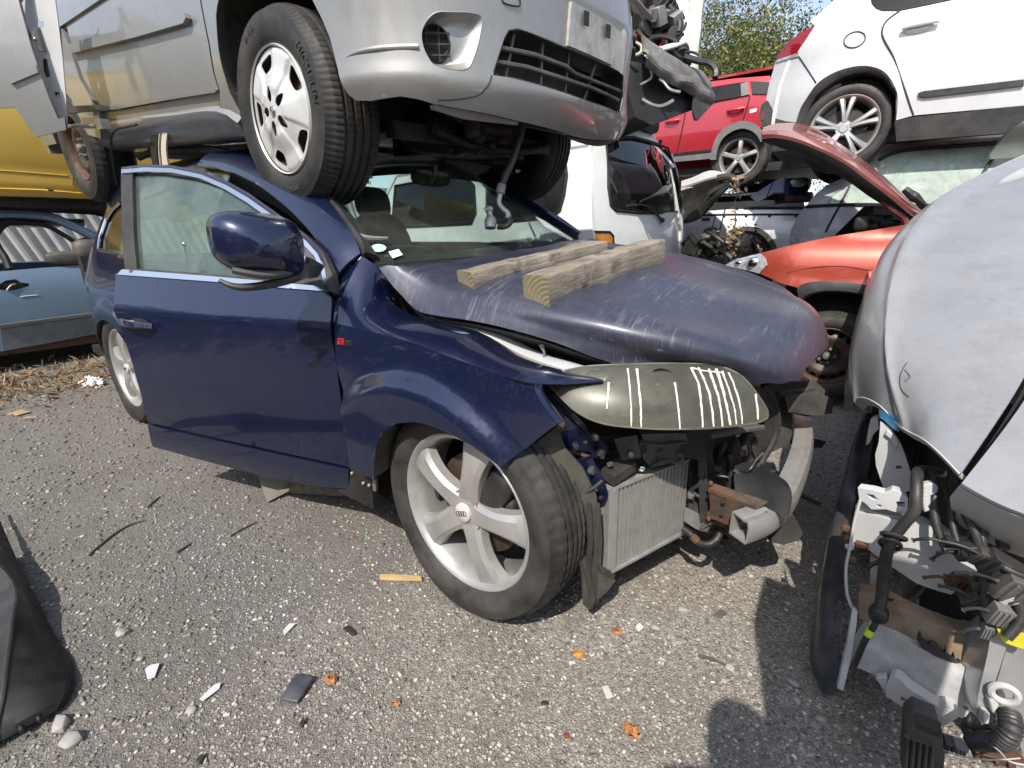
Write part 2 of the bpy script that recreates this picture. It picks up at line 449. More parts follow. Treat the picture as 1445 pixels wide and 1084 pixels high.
M['chrome'] = simple('chrome_trim', (.72, .72, .72), .16, 1., 0, .08, 6, .02, 80, (.4, .37, .33), .2, 6)
M['alu'] = simple('bare_aluminium', (.44, .425, .41), .5, .6, 0, .22, 14, .12, 140, (.30, .27, .235), .45, 7)
M['fins'] = simple('cooler_fins', (.46, .45, .425), .55, .55, 0, .3, 40, .3, 260, (.24, .21, .17), .5, 9)
M['steel'] = simple('bare_steel', (.30, .29, .28), .45, .7, 0, .3, 14, .15, 120, (.18, .11, .07), .4, 6)
M['grime'] = simple('greasy_black_metal', (.020, .019, .018), .55, .3, 0, .6, 8, .4, 60, (.07, .06, .05), .5, 7)
M['cast'] = simple('dirty_cast_alloy', (.24, .23, .215), .6, .5, 0, .4, 10, .35, 80, (.07, .06, .05), .6, 6)
M['primer'] = simple('grey_body_primer', (.50, .50, .505), .55, 0, .1, .14, 8, .05, 80, (.27, .22, .17), .4, 4)
M['dark_panel'] = simple('blue_black_panel', (.022, .027, .042), .42, 0, .3, .3, 6, .05, 100, (.17, .155, .14), .6, 5)
M['dark_steel'] = simple('dark_rusty_bracket', (.055, .05, .046), .6, .4, 0, .4, 14, .2, 110, (.15, .07, .035), .7, 14)
M['wood'] = None
M['seal'] = simple('black_seal', (.010, .010, .011), .6, 0, 0, .3, 20)
M['cloth'] = simple('dark_seat_cloth', (.030, .030, .032), .9, 0, 0, .3, 40, .2, 300)
M['trim_grey'] = simple('grey_trim', (.16, .155, .15), .7, 0, 0, .2, 10, .1, 200)
M['strip'] = simple('beige_strip', (.50, .43, .33), .6, 0, 0, .12, 10)
M['foggy'] = None
M['amber'] = simple('amber_lens', (.50, .16, .01), .2, 0, .8, .3, 60)
M['red_lens'] = simple('red_lens', (.25, .006, .012), .12, 0, 1., .3, 20)
M['clear_lens'] = simple('clear_lens', (.50, .52, .54), .12, .4, 1., .5, 26, .1, 40)
M['paper'] = simple('white_paper', (.72, .72, .70), .7, 0, 0, .06, 10)
M['badge_red'] = simple('badge_red', (.5, .01, .015), .3, .2, .5, .05)
M['yellow_tape'] = simple('yellow_marking', (.62, .55, .04), .5, 0, 0, .1)
M['acid'] = simple('lime_tape', (.50, .68, .03), .5, 0, 0, .1)
M['concrete'] = simple('old_concrete', (.30, .285, .26), .9, 0, 0, .3, 12, .4, 60)
M['glass'] = glass('window_glass', (.80, .86, .84), 1.3, .10)
M['glass_green'] = glass('green_side_glass', (.66, .78, .73), 1.7, .12, dcol=(.36, .43, .40))
M['windscreen'] = glass('windscreen_glass', (.74, .83, .80), 1.3, .05)
M['tinted'] = glass('tinted_glass', (.045, .048, .055), 1.5, .04)
M['frosted'] = glass('dusty_green_glass', (.62, .72, .66), 1.2, .85, dcol=(.58, .66, .60))

def mat_wood():
    m, nt, b = nmat('weathered_timber'); v = objvec(nt, (3, 34, 34)); v1 = objvec(nt)
    g = noise_n(nt, 2.2, 10, .7, v); big = noise_n(nt, 5, 8, .65, v1)
    c = ramp(nt, g.outputs['Fac'], [(.3, (.085, .066, .047)), (.5, (.20, .165, .125)), (.72, (.30, .26, .205))]).outputs['Color']
    c = mixc(nt, ramp(nt, big.outputs['Fac'], [(.42, 0.), (.7, .7)]).outputs['Color'], c, (.34, .30, .25))
    c = mixc(nt, ramp(nt, noise_n(nt, 9, 8, .7, v1).outputs['Fac'], [(.52, 0.), (.68, .85)]).outputs['Color'], c, (.06, .049, .038))
    nt.links.new(c, b.inputs['Base Color']); val(nt, b, 'Roughness', .85)
    bump(nt, b, g.outputs['Fac'], .55, .012); return m
M['wood'] = mat_wood()
def mat_end():
    m, nt, b = nmat('mossy_end_grain'); v = objvec(nt)
    w = N(nt, 'ShaderNodeTexWave', wave_type='RINGS', rings_direction='X'); val(nt, w, 'Scale', 22); val(nt, w, 'Distortion', 3.); nt.links.new(v, w.inputs['Vector'])
    c = ramp(nt, w.outputs['Fac'], [(.2, (.17, .15, .085)), (.8, (.20, .175, .105))]).outputs['Color']
    c = mixc(nt, ramp(nt, noise_n(nt, 30, 8, .7, v).outputs['Fac'], [(.4, 0.), (.75, .8)]).outputs['Color'], c, (.26, .20, .13))
    nt.links.new(c, b.inputs['Base Color']); val(nt, b, 'Roughness', .9); bump(nt, b, w.outputs['Fac'], .3, .005); return m
M['wood_end'] = mat_end()
def mat_foggy():
    """hazed, smoky polycarbonate over the lamp's insides"""
    m, nt, b = nmat('weathered_headlamp_lens'); v = objvec(nt); out = nt.nodes['Material Output']
    c = ramp(nt, noise_n(nt, 4, 8, .6, v).outputs['Fac'], [(.3, (.13, .128, .105)), (.7, (.26, .255, .215))]).outputs['Color']
    nt.links.new(c, b.inputs['Base Color']); val(nt, b, 'Roughness', .30); val(nt, b, 'Coat Weight', 1.); val(nt, b, 'Coat Roughness', .05)
    tr = N(nt, 'ShaderNodeBsdfTransparent'); tr.inputs['Color'].default_value = (.72, .71, .62, 1)
    mx = N(nt, 'ShaderNodeMixShader')
    f = ramp(nt, noise_n(nt, 7, 10, .7, v).outputs['Fac'], [(.3, .2), (.75, .46)])
    nt.links.new(f.outputs['Color'], mx.inputs[0]); nt.links.new(tr.outputs[0], mx.inputs[1]); nt.links.new(b.outputs[0], mx.inputs[2]); nt.links.new(mx.outputs[0], out.inputs['Surface'])
    return m
M['foggy'] = mat_foggy()
M['lamp_inside'] = simple('lamp_inside', (.17, .165, .14), .5, .2, 0, .3, 12)
M['drips'] = simple('dried_white_drips', (.62, .60, .53), .8, 0, 0, .1, 60)

def mat_ground():
    m, nt, b = nmat('gravel_ground'); v = objvec(nt)
    vo = N(nt, 'ShaderNodeTexVoronoi'); val(nt, vo, 'Scale', 105); nt.links.new(v, vo.inputs['Vector'])
    vo2 = N(nt, 'ShaderNodeTexVoronoi'); val(nt, vo2, 'Scale', 210); nt.links.new(v, vo2.inputs['Vector'])
    sep = N(nt, 'ShaderNodeSeparateColor'); nt.links.new(vo.outputs['Color'], sep.inputs[0])
    sep2 = N(nt, 'ShaderNodeSeparateColor'); nt.links.new(vo2.outputs['Color'], sep2.inputs[0])
    base = ramp(nt, noise_n(nt, 1.3, 12, .72, v).outputs['Fac'], [(.3, (.27, .235, .19)), (.5, (.43, .385, .325)), (.72, (.55, .505, .435))]).outputs['Color']
    peb = ramp(nt, sep.outputs[0], [(0, (.12, .105, .09)), (.45, (.35, .32, .275)), (.8, (.54, .51, .46)), (1, (.76, .74, .69))]).outputs['Color']
    f = ramp(nt, noise_n(nt, 5, 10, .75, v).outputs['Fac'], [(.33, .3), (.62, .95)]).outputs['Color']
    c = mixc(nt, f, base, peb)
    grit = ramp(nt, sep2.outputs[1], [(0, (.12, .108, .096)), (.6, (.34, .312, .275)), (1, (.60, .575, .53))]).outputs['Color']
    c = mixc(nt, .42, c, grit)
    sp = ramp(nt, noise_n(nt, 170, 8, .8, v).outputs['Fac'], [(.34, .35), (.5, 1.), (.66, 1.6)]).outputs['Color']; mu = N(nt, 'ShaderNodeMix', data_type='RGBA', blend_type='MULTIPLY'); mu.inputs[0].default_value = 1.
    nt.links.new(c, [i for i in mu.inputs if i.name == 'A' and i.type == 'RGBA'][0]); nt.links.new(sp, [i for i in mu.inputs if i.name == 'B' and i.type == 'RGBA'][0]); c = [o for o in mu.outputs if o.type == 'RGBA'][0]
    pt = ramp(nt, noise_n(nt, 2.6, 12, .74, objvec(nt, (1, 1, 1), (0, 0, .7))).outputs['Fac'], [(.40, .0), (.62, .55)]).outputs['Color']; c = mixc(nt, pt, c, (.26, .228, .188))
    # fine dark dust, thicker over the left of the yard
    sx = N(nt, 'ShaderNodeSeparateXYZ'); nt.links.new(v, sx.inputs[0])
    n1 = noise_n(nt, 1.1, 10, .68, v).outputs['Fac']
    g = math_n(nt, 'ADD', math_n(nt, 'MULTIPLY', sx.outputs[0], -.55), math_n(nt, 'MULTIPLY', n1, 1.6))
    c = mixc(nt, ramp(nt, g, [(.55, 0.), (1.25, .62)]).outputs['Color'], c, (.135, .130, .126))
    oil = ramp(nt, noise_n(nt, 2.1, 8, .7, objvec(nt, (1, 1, 1), (0, 0, 1.1))).outputs['Fac'], [(.60, 0.), (.72, .55)]).outputs['Color']
    c = mixc(nt, oil, c, (.11, .10, .09))
    nt.links.new(c, b.inputs['Base Color']); val(nt, b, 'Roughness', .9); val(nt, b, 'Specular IOR Level', .25)
    h = math_n(nt, 'ADD', math_n(nt, 'MULTIPLY', math_n(nt, 'SUBTRACT', 1., vo2.outputs['Distance']), .28), math_n(nt, 'MULTIPLY', noise_n(nt, 30, 10, .8, v).outputs['Fac'], 1.1))
    bump(nt, b, h, 1., .016)
    return m
M['ground'] = mat_ground()
def mat_stone():
    m, nt, b = nmat('loose_stones')
    a = N(nt, 'ShaderNodeAttribute', attribute_name='tone')
    c = ramp(nt, a.outputs['Fac'], [(0, (.11, .098, .085)), (.4, (.30, .272, .235)), (.75, (.44, .41, .365)), (1, (.60, .57, .52))]).outputs['Color']
    c = mixc(nt, ramp(nt, noise_n(nt, 160, 6, .7, objvec(nt)).outputs['Fac'], [(.4, 0.), (.7, .5)]).outputs['Color'], c, (.19, .175, .155))
    nt.links.new(c, b.inputs['Base Color']); val(nt, b, 'Roughness', .9); val(nt, b, 'Specular IOR Level', .25); return m
M['stone'] = mat_stone()

# ---------------------------------------------------------------- ground
def gz(x, y):
    return .010*np.sin(x*2.1+.4)*np.sin(y*1.7+1.)+.006*np.sin(x*5.3+y*3.1)-.012
def make_ground():
    n = 120; s = np.linspace(-1, 1, 2*n+1); a = np.sign(s)*(np.abs(s)*6+94*np.abs(s)**5)
    x, y = np.meshgrid(a-0.3, a+.5, indexing='ij'); fall = np.exp(-((x/9)**2+(y/9)**2))
    z = gz(x, y)*fall-.012*(1-fall)
    mb = MB(); mb.add(np.stack([x, y, z], 2).reshape(-1, 3), grid_faces(2*n+1, 2*n+1))
    struct(mb.build('ground', M['ground'], angle=180))
make_ground()

ICO = None
def ico():
    global ICO
    if ICO is None:
        t = (1+5**.5)/2
        V = np.array([(-1, t, 0), (1, t, 0), (-1, -t, 0), (1, -t, 0), (0, -1, t), (0, 1, t), (0, -1, -t), (0, 1, -t), (t, 0, -1), (t, 0, 1), (-t, 0, -1), (-t, 0, 1)])
        V /= np.linalg.norm(V[0])
        F = np.array([(0, 11, 5), (0, 5, 1), (0, 1, 7), (0, 7, 10), (0, 10, 11), (1, 5, 9), (5, 11, 4), (11, 10, 2), (10, 7, 6), (7, 1, 8), (3, 9, 4), (3, 4, 2), (3, 2, 6), (3, 6, 8), (3, 8, 9), (4, 9, 5), (2, 4, 11), (6, 2, 10), (8, 6, 7), (9, 8, 1)])
        ICO = (V, F)
    return ICO
def scatter(name, mat, X, size, tone, flat=.6, angle=180):
    """many small stones or chips in one mesh"""
    V0, F0 = ico(); n = len(X)
    V = V0[None]*(1+RNG.uniform(-.5, .45, (n, 12, 1)))
    sc = size[:, None, None]*np.stack([RNG.uniform(.7, 1.3, n), RNG.uniform(.6, 1.1, n), RNG.uniform(.6, 1., n)*flat], 1)[:, None, :]
    V = V*sc
    a = RNG.uniform(0, 6.28, n); c, s = np.cos(a)[:, None], np.sin(a)[:, None]
    V = np.stack([V[..., 0]*c-V[..., 1]*s, V[..., 0]*s+V[..., 1]*c, V[..., 2]], 2)+X[:, None, :]
    F = (F0[None]+12*np.arange(n)[:, None, None]).reshape(-1, 3)
    me = bpy.data.meshes.new(name)
    me.vertices.add(n*12); me.vertices.foreach_set('co', V.ravel())
    me.loops.add(len(F)*3); me.loops.foreach_set('vertex_index', F.ravel().astype(np.int32))
    me.polygons.add(len(F)); me.polygons.foreach_set('loop_start', np.arange(0, len(F)*3, 3, dtype=np.int32))
    me.update(); me.validate()
    at = me.attributes.new('tone', 'FLOAT', 'POINT'); at.data.foreach_set('value', np.repeat(tone, 12).astype(np.float32))
    me.materials.append(mat); o = bpy.data.objects.new(name, me); COL.objects.link(o)
    return o
def make_gravel():
    n = 120000
    rr = .35*np.exp(RNG.uniform(0, math.log(26), n)); th = RNG.uniform(.85, 3.45, n)
    x = CAM[0]+rr*np.cos(th); y = CAM[1]+rr*np.sin(th)
    size = (.0017+.0062*RNG.random(n)**3.4)*np.clip(.55+.33*rr, .7, 1.7)
    X = np.stack([x, y, gz(x, y)*np.exp(-((x/9)**2+(y/9)**2))+size*.12], 1)
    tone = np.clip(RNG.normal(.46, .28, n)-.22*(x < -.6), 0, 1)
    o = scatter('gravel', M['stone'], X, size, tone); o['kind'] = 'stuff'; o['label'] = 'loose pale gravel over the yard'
make_gravel()

# ---------------------------------------------------------------- light and camera
SUN = np.array([.22, -.85, 1.0]); SUN /= np.linalg.norm(SUN)
w = bpy.data.worlds.new('World'); SC.world = w; w.use_nodes = True
nt = w.node_tree; bg = nt.nodes['Background']
sk = N(nt, 'ShaderNodeTexSky', sky_type='NISHITA'); sk.sun_disc = False
sk.sun_elevation = math.asin(SUN[2]); sk.sun_rotation = math.atan2(SUN[0], SUN[1]); sk.air_density = 1.; sk.dust_density = 1.2; sk.ozone_density = 1.
hs_w = N(nt, 'ShaderNodeHueSaturation'); hs_w.inputs['Saturation'].default_value = .72; nt.links.new(sk.outputs[0], hs_w.inputs['Color']); nt.links.new(hs_w.outputs[0], bg.inputs['Color']); bg.inputs['Strength'].default_value = .15
ld = bpy.data.lights.new('sun', 'SUN'); ld.energy = 3.4; ld.angle = R(.53); ld.color = (1, .94, .85)
lo = bpy.data.objects.new('sun', ld); COL.objects.link(lo)
lo.rotation_euler = Vector(-SUN).to_track_quat('-Z', 'Y').to_euler()
cd = bpy.data.cameras.new('camera'); co = bpy.data.objects.new('camera', cd); COL.objects.link(co)
m4 = Matrix.Identity(4)
for i in range(3):
    m4[i][0] = CR[i]; m4[i][1] = CU[i]; m4[i][2] = -CD[i]; m4[i][3] = CAM[i]
co.matrix_world = m4
cd.sensor_fit = 'HORIZONTAL'; cd.sensor_width = 36; cd.lens = 36*F0/W0; cd.clip_start = .05; cd.clip_end = 500
SC.camera = co
SC.view_settings.view_transform = 'Standard'; SC.view_settings.look = 'None'; SC.view_settings.gamma = 1; SC.view_settings.exposure = 0.78
SC.render.engine = 'CYCLES'; SC.cycles.use_denoising = True; SC.cycles.max_bounces = 8; SC.cycles.transparent_max_bounces = 12; SC.cycles.caustics_reflective = False; SC.cycles.caustics_refractive = False
# ---------------------------------------------------------------- wheels (axis = local Y, outer face towards -Y, y = 0 at the rim lip)
def tyre_mb(R_, rim, w, seg=200, sipes=True, flat=0.):
    d = R_-rim
    prof = [(rim-.006, .012), (rim+.004, .004), (rim+.012, -.004), (rim+.03*min(1, d/.1), -.012), (rim+.55*d, -.016), (rim+.62*d, -.0125), (rim+.80*d, -.008), (R_-.016, .012), (R_-.006, .024)]
    gs = [.20, .40, .60, .80]; y0, y1 = .024, w-.024
    k = len(prof)
    tread = [(R_-.004, y0+.004)]
    for g in gs:
        yc = y0+(y1-y0)*g; r = R_+.003*(1-(2*g-1)**2)
        tread += [(r, yc-.008), (r-.009, yc-.005), (r-.009, yc+.005), (r, yc+.008)]
    tread += [(R_-.004, y1-.004)]
    prof += tread+[(R_-.006, w-.024), (R_-.016, w-.012), (rim+.7*d, w+.012), (rim+.03, w+.010), (rim, w-.012)]
    pr = np.array(prof); sh = np.zeros(len(pr))
    for i, (r, y) in enumerate(prof):
        if r > R_-.017 and r > R_-.0165 and i >= 7 and (y < y0+(y1-y0)*.19 or y > y0+(y1-y0)*.81): sh[i] = -.0030
        elif r > R_-.003 and i >= 9: sh[i] = -.0014
    def mod(an, p):
        k = (np.arange(len(an)) % 4 == 0).astype(float) if sipes else np.zeros(len(an))
        return k[:, None]*sh[None, :]
    mb = MB(); lathe(mb, prof, seg, 0, mod=mod)
    if flat: # weight on the tyre
        V = mb.V[0]; lowz = -R_+flat; k = V[:, 2] < lowz; V[k, 2] = lowz+(V[k, 2]-lowz)*.12
        V[:, 1] += np.where(V[:, 2] < -R_*.6, np.sign(V[:, 1]-w/2)*.02*((-V[:, 2]-R_*.6)/(R_*.4)), 0)
    return mb
def barrel(mb, rim, w, m=0, seg=72, deep=.05):
    lathe(mb, [(rim+.004, .010), (rim+.005, .002), (rim+.001, -.001), (rim-.006, .003), (rim-.014, .012), (rim-.022, .030), (rim-.030, .06), (rim-.036, w*.6), (rim-.02, w-.02), (rim+.004, w-.008)], seg, m)
def spoke(mb, ang, r0, r1, w0, w1, wm, y0, y1, dp, ns=9, m=0, twist=0., ridge=.55):
    secs = []
    for i in range(ns):
        t = i/(ns-1); r = r0+(r1-r0)*t
        hw = (w0*(1-t)**2+2*wm*t*(1-t)+w1*t*t); yo = y0+(y1-y0)*(t**1.7)
        yo -= .012*math.sin(math.pi*t)
        S = [(-hw*1.12, yo+dp), (-hw, yo+.012), (-hw*ridge, yo), (hw*ridge, yo), (hw, yo+.012), (hw*1.12, yo+dp)]
        a = ang+twist*t; ca, sa = math.cos(a), math.sin(a)
        secs.append([(ca*r-sa*x, y, sa*r+ca*x) for x, y in S])
    V = np.array(secs).reshape(-1, 3); k = 6
    F = [f[::-1] for f in grid_faces(ns, k, False, True)]+[tuple(range(k)), tuple(range((ns-1)*k, ns*k))[::-1]]
    mb.add(V, F, m)
def dish(mb, Rr, prof, holes, h=.018, t=.006, m=0, outline=None):
    """pressed disc with holes; prof(r) gives y"""
    n = 64; an = np.linspace(0, 2*math.pi, n, endpoint=False)
    out = np.stack([Rr*np.cos(an), Rr*np.sin(an)], 1)
    def surf(u, v):
        r = np.hypot(u, v); return np.stack([u, prof(r, np.arctan2(v, u)), v], -1)
    panel(mb, out, surf, h, holes, t, m)
def ring_poly(cx, cz, a, b, rot=0, n=16, egg=0.):
    t = np.linspace(0, 2*math.pi, n, endpoint=False)
    x = a*np.cos(t); z = b*np.sin(t)*(1+egg*np.cos(t))
    return np.stack([cx+x*math.cos(rot)-z*math.sin(rot), cz+x*math.sin(rot)+z*math.cos(rot)], 1)
def polar_window(r0, r1, a, h0, h1, n=6):
    """rounded opening between radii r0, r1, half-angle h0 inside, h1 outside, about angle a"""
    pts = []
    q = [(r0, -h0), (r0, h0), (r1, h1), (r1, -h1)]
    P = [np.array([r*math.cos(a+k), r*math.sin(a+k)]) for r, k in q]
    res = []
    for i in range(4):
        p, c, nx = P[i-1], P[i], P[(i+1) % 4]
        for t in np.linspace(0, 1, n):
            s = c+(p-c)*.34*(1-t); e = c+(nx-c)*.34*t
            A = c+(p-c)*.34; B = c+(nx-c)*.34
            res.append((1-t)**2*A+2*t*(1-t)*c+t*t*B)
    return np.array(res)
def place(mb, Mw, T):
    for i in range(len(mb.V)): mb.V[i] = mb.V[i]@np.asarray(Mw).T+np.asarray(T)
    return mb
def torus(mb, c, r, t, Mx=np.eye(3), m=0, n=24, k=8):
    an = np.linspace(0, 2*math.pi, n+1)
    p = np.stack([r*np.cos(an), 0*an, r*np.sin(an)], 1)@np.asarray(Mx).T+np.asarray(c)
    tube(mb, p, t, k, m, smooth=False, cap=False)

def wheel(par, T, Mw, kind, R_, rim, w, rot=0., tyre_mat='rubber', flat=0., sipes=True, hub_mat='disc', seg=200):
    """thing > wheel > (tyre, rim, ...). T, Mw: thing-local position of the lip centre and the local rotation"""
    hub = MB()                                              # what is behind the rim: drum, disc
    lathe(hub, [(.001, .035), (.07, .035), (.075, .07), (rim*.62, .085), (rim*.66, .085), (rim*.66, .11), (.08, .115), (.001, .12)], 48, 0)
    wh = place(hub, Mw, T).build('wheel', M[hub_mat], par)
    place(tyre_mb(R_, rim, w, seg, sipes, flat), Mw, T).build('tyre', M[tyre_mat], wh, 45)
    b = MB()
    if kind == 'five_spoke':
        barrel(b, rim, w)
        for k in range(5):
            spoke(b, rot+k*2*math.pi/5, .045, rim-.012, .046, .062, .022, .012, .016, .040, ns=11, ridge=.62)
        lathe(b, [(.001, .012), (.05, .012), (.066, .018), (.085, .035), (.085, .06)], 40)
        place(b, Mw, T).build('rim', M['alloy'], wh, 30)
        for k in range(5):
            a = rot+(k+.5)*2*math.pi/5; q = MB()
            lathe(q, [(.001, .022), (.0095, .022), (.0105, .014), (.013, .0125), (.0145, .02), (.0145, .04)], 14, 0, None, (.058*math.cos(a), 0, .058*math.sin(a)))
            place(q, Mw, T).build('wheel_bolt', M['steel'], wh, 30)
        c = MB(); lathe(c, [(.001, -.001), (.026, 0), (.031, .004), (.033, .014)], 32); c.mi = [0]*len(c.F)
        for k in range(4): torus(c, ((k-1.5)*.0105, -.0008, 0), .0078, .0013, m=1)
        Mc = np.asarray(Mw)@roty(-.35)
        place(c, Mc, T).build('centre_cap', [simple('cap_face', (.55, .50, .47), .45, .1, .2, .08) if 'cap_face' not in MATS else MATS['cap_face'], M['plastic']], wh)
    elif kind == 'trim':                                    # plastic wheel trim with five broad arms
        lathe(b, [(rim+.006, .008), (rim-.004, .002), (rim-.02, .012), (rim-.03, .05), (rim-.04, w*.6), (rim, w-.01)], 72, 1)
        def prof(r, a):
            q = np.cos(5*(a-rot)); arm = sstep((q+.25)/.6)
            y = -.006-.020*sstep(1-(r/(rim*.72))**2)+.012*sstep(r/rim-.05)
            y = y-.008*arm*sstep((r-.05)/.04)*sstep((rim-.004-r)/.02)
            return y
        holes = []
        for k in range(5):
            a = rot+(k+.5)*2*math.pi/5
            holes.append(polar_window(rim*.66, rim*.90, a, .20, .27))
            a2 = rot+k*2*math.pi/5+math.pi/5
            rr = rim*.29
            holes.append(ring_poly(rr*math.cos(a2)*1.0, rr*math.sin(a2), .030, .016, a2, 14, -.35))
        dish(b, rim-.002, prof, holes, .0065, .004)
        rg = MB(); lathe(b, [(rim-.006, .0), (rim-.001, -.006), (rim+.003, .002), (rim, .01)], 72, 0)
        place(b, Mw, T).build('rim', [M['hubcap'], M['steel_wheel']], wh, 40)
        s = MB(); lathe(s, [(rim-.012, .035), (rim*.75, .045), (rim*.5, .03), (.001, .03)], 48); place(s, Mw, T).build('steel_disc', M['rust'], wh)
        e = MB(); torus(e, (0, -.030, 0), .016, .0016); blob(e, (0, -.026, 0), (.0175, .003, .0175))
        torus(e, (0, -.031, 0), .011, .0013, np.diag([1, 1, .55])); torus(e, (0, -.031, .0), .0075, .0013, np.diag([.62, 1, 1.55]))
        place(e, Mw, T).build('centre_badge', M['chrome'], wh)
    elif kind == 'steel':
        lathe(b, [(rim+.006, .008), (rim-.004, .0), (rim-.014, .01), (rim-.022, .04), (rim-.03, w*.6), (rim, w-.01)], 64, 1)
        prof = lambda r, a: .055-.035*np.exp(-((r-rim*.62)/(rim*.22))**2)+.012*sstep(1-r/(rim*.3))-.02*sstep(1-r/(rim*.26))
        holes = [ring_poly(rim*.80*math.cos(t), rim*.80*math.sin(t), .017, .022, t, 12) for t in np.arange(16)*2*math.pi/16]
        dish(b, rim-.016, prof, holes, .012, .006)
        place(b, Mw, T).build('rim', [M['steel_wheel'], M['rust']], wh, 40)
        for k in range(5):
            a = rot+k*2*math.pi/5; q = MB()
            lathe(q, [(.001, .012), (.009, .014), (.011, .03), (.012, .055)], 10, 0, None, (.052*math.cos(a), 0, .052*math.sin(a)))
            place(q, Mw, T).build('wheel_nut', M['steel'], wh, 30)
        q = MB(); lathe(q, [(.001, .0), (.022, .004), (.027, .02), (.028, .05)], 20)
        place(q, Mw, T).build('hub_cap', M['steel'], wh, 30)
    elif kind == 'double_spoke':
        barrel(b, rim, w, 0)
        for k in range(5):
            for dd, sg in ((-.20, 1), (.20, -1)):
                spoke(b, rot+k*2*math.pi/5+dd*.55, .045, rim-.01, .018, .026, .012, .010, .012, .022, ns=7, m=0, twist=dd*.35)
        lathe(b, [(.001, .004), (.03, .004), (.036, .012), (.06, .014), (.07, .035), (.07, .06)], 36)
        place(b, Mw, T).build('rim', M['alloy'], wh, 30)
    elif kind == 'star':
        barrel(b, rim, w, 0)
        for k in range(5):
            spoke(b, rot+k*2*math.pi/5, .04, rim-.01, .030, .034, .022, .012, .02, .035, ns=7, m=0)
        lathe(b, [(.001, .006), (.028, .006), (.032, .014), (.055, .016), (.065, .035), (.065, .06)], 36)
        place(b, Mw, T).build('rim', M['alloy'], wh, 30)
    return wh
# ================================================================ the blue SUV (its frame is the world's)
suv = thing('parked_car', 'dark blue SUV with front bumper missing, driver door ajar, two timbers on its bonnet', 'car', Fr((-1.5, 0, 0)))
SO = Fr((-1.5, 0, 0))
def L(p): return np.asarray(p, float)-SO.T                 # world -> thing-local
def TW(pts, Y): return np.array([WORLD.P(x, y, 1, Y if np.isscalar(Y) else Y[i]) for i, (x, y) in enumerate(pts)])
def T3(pts): return np.array([WORLD.P(x, y, a, v) for x, y, a, v in pts])
class WMB(MB):
    """collects in world coordinates, builds under the SUV"""
    def build(s, name, mats, par=None, angle=38, **k):
        s.V = [L(v) for v in s.V]; return MB.build(s, name, mats, par or suv, angle, **k)

ARC = (-.145, .265)                                         # front arch centre (body sits low on its springs)
def side(x, z):
    y = -.985+.64*np.maximum(0, x-.05)**2+.55*np.maximum(0, z-.70)**2
    y = y+.9*np.maximum(0, .42-z)**2
    r = np.hypot(x-ARC[0], (z-ARC[1])); th = np.arctan2(z-ARC[1], x-ARC[0])
    fl = .034*sstep((.565-r)/.075)*sstep((th+.1)/.5)*sstep((3.5-th)/.5)
    y = y-fl*sstep((x+.75)/.2)
    return np.stack([x+0*z, y, z+0*x], -1)
CRE = [(472, 456), (520, 467), (570, 480), (655, 511), (721, 533), (755, 541)]
cre_uv = solve(side, CRE, guess=(-.4, .92))
gap = [(465, 451), (475, 517), (482, 571), (492, 649)]
arch = [(526, 676), (528, 640), (537, 613), (555, 598), (589, 595), (629, 608), (666, 629), (690, 646), (707, 659)]
edge = [(786, 598), (775, 584), (763, 568), (754, 550)]
low = solve(side, gap[1:]+[(494, 660)]+arch+edge, guess=(-.5, .7))
WR = solve(side, arch, guess=(-.3, .5))
if __name__ == '__main__' and False: print(WR)
fend = WMB()
panel(fend, np.concatenate([cre_uv[::-1], low]), side, .022, (), .02 if False else .003)
C0 = side(cre_uv[:, 0], cre_uv[:, 1])
def onside(q): return np.array([side(*solve(side, [p], guess=(-.2, .9))[0]) for p in q])
P0 = np.concatenate([onside([(472, 456), (488, 459.6), (505, 463.6), (530, 469.6), (575, 481.5), (640, 505.6), (700, 526), (755, 541)]), TW([(800, 542), (850, 538)], [-.835, -.775])])
P2 = TW([(512, 362), (535, 381), (544, 416), (566, 437), (620, 455), (677, 469), (735, 500), (782, 517), (815, 527), (851, 536)], [-.80, -.775, -.77, -.765, -.755, -.745, -.735, -.75, -.76, -.77])
def dens(p, n=60): return crs(p, n)
def dmatch(ps, n=60):
    s = np.concatenate([[0], np.cumsum(np.linalg.norm(np.diff(np.mean(ps, 0), axis=0), axis=1))]); x = np.linspace(0, s[-1], n)
    out = []
    for p in ps:
        q = crs_s(p, s, x); out.append(q)
    return out
def crs_s(p, s, x):
    p = np.asarray(p, float); d = np.diff(s); m = np.zeros_like(p); sl = np.diff(p, axis=0)/d[:, None]
    m[1:-1] = (sl[:-1]*d[1:, None]+sl[1:]*d[:-1, None])/(d[:-1]+d[1:])[:, None]; m[0] = sl[0]; m[-1] = sl[-1]
    i = np.clip(np.searchsorted(s, x, 'right')-1, 0, len(p)-2); h = d[i][:, None]; t = ((x-s[i])/d[i])[:, None]
    return (2*t**3-3*t**2+1)*p[i]+(t**3-2*t**2+t)*h*m[i]+(-2*t**3+3*t**2)*p[i+1]+(t**3-t**2)*h*m[i+1]
A0, A2 = dmatch([P0, P2])
G = []
for t in np.linspace(0, 1, 12):
    bul = .016*math.sin(math.pi*t**.8)
    G.append(A0*(1-t)+A2*t+np.outer(np.clip(np.linalg.norm(A2-A0, axis=1)/.2, 0, 1), [0, -.35*bul, bul]))
sheet(fend, np.stack(G, 1), .003)
GF0 = np.array([g[0] for g in G]); KF = crs([GF0[0], TW([(471, 430)], -.93)[0], TW([(474, 404)], -.872)[0], TW([(492, 380)], -.83)[0], GF0[-1]], 12)
sheet(fend, np.stack([KF, KF*.5+GF0*.5+np.array([.0, -.004, .003]), GF0], 0), .003)
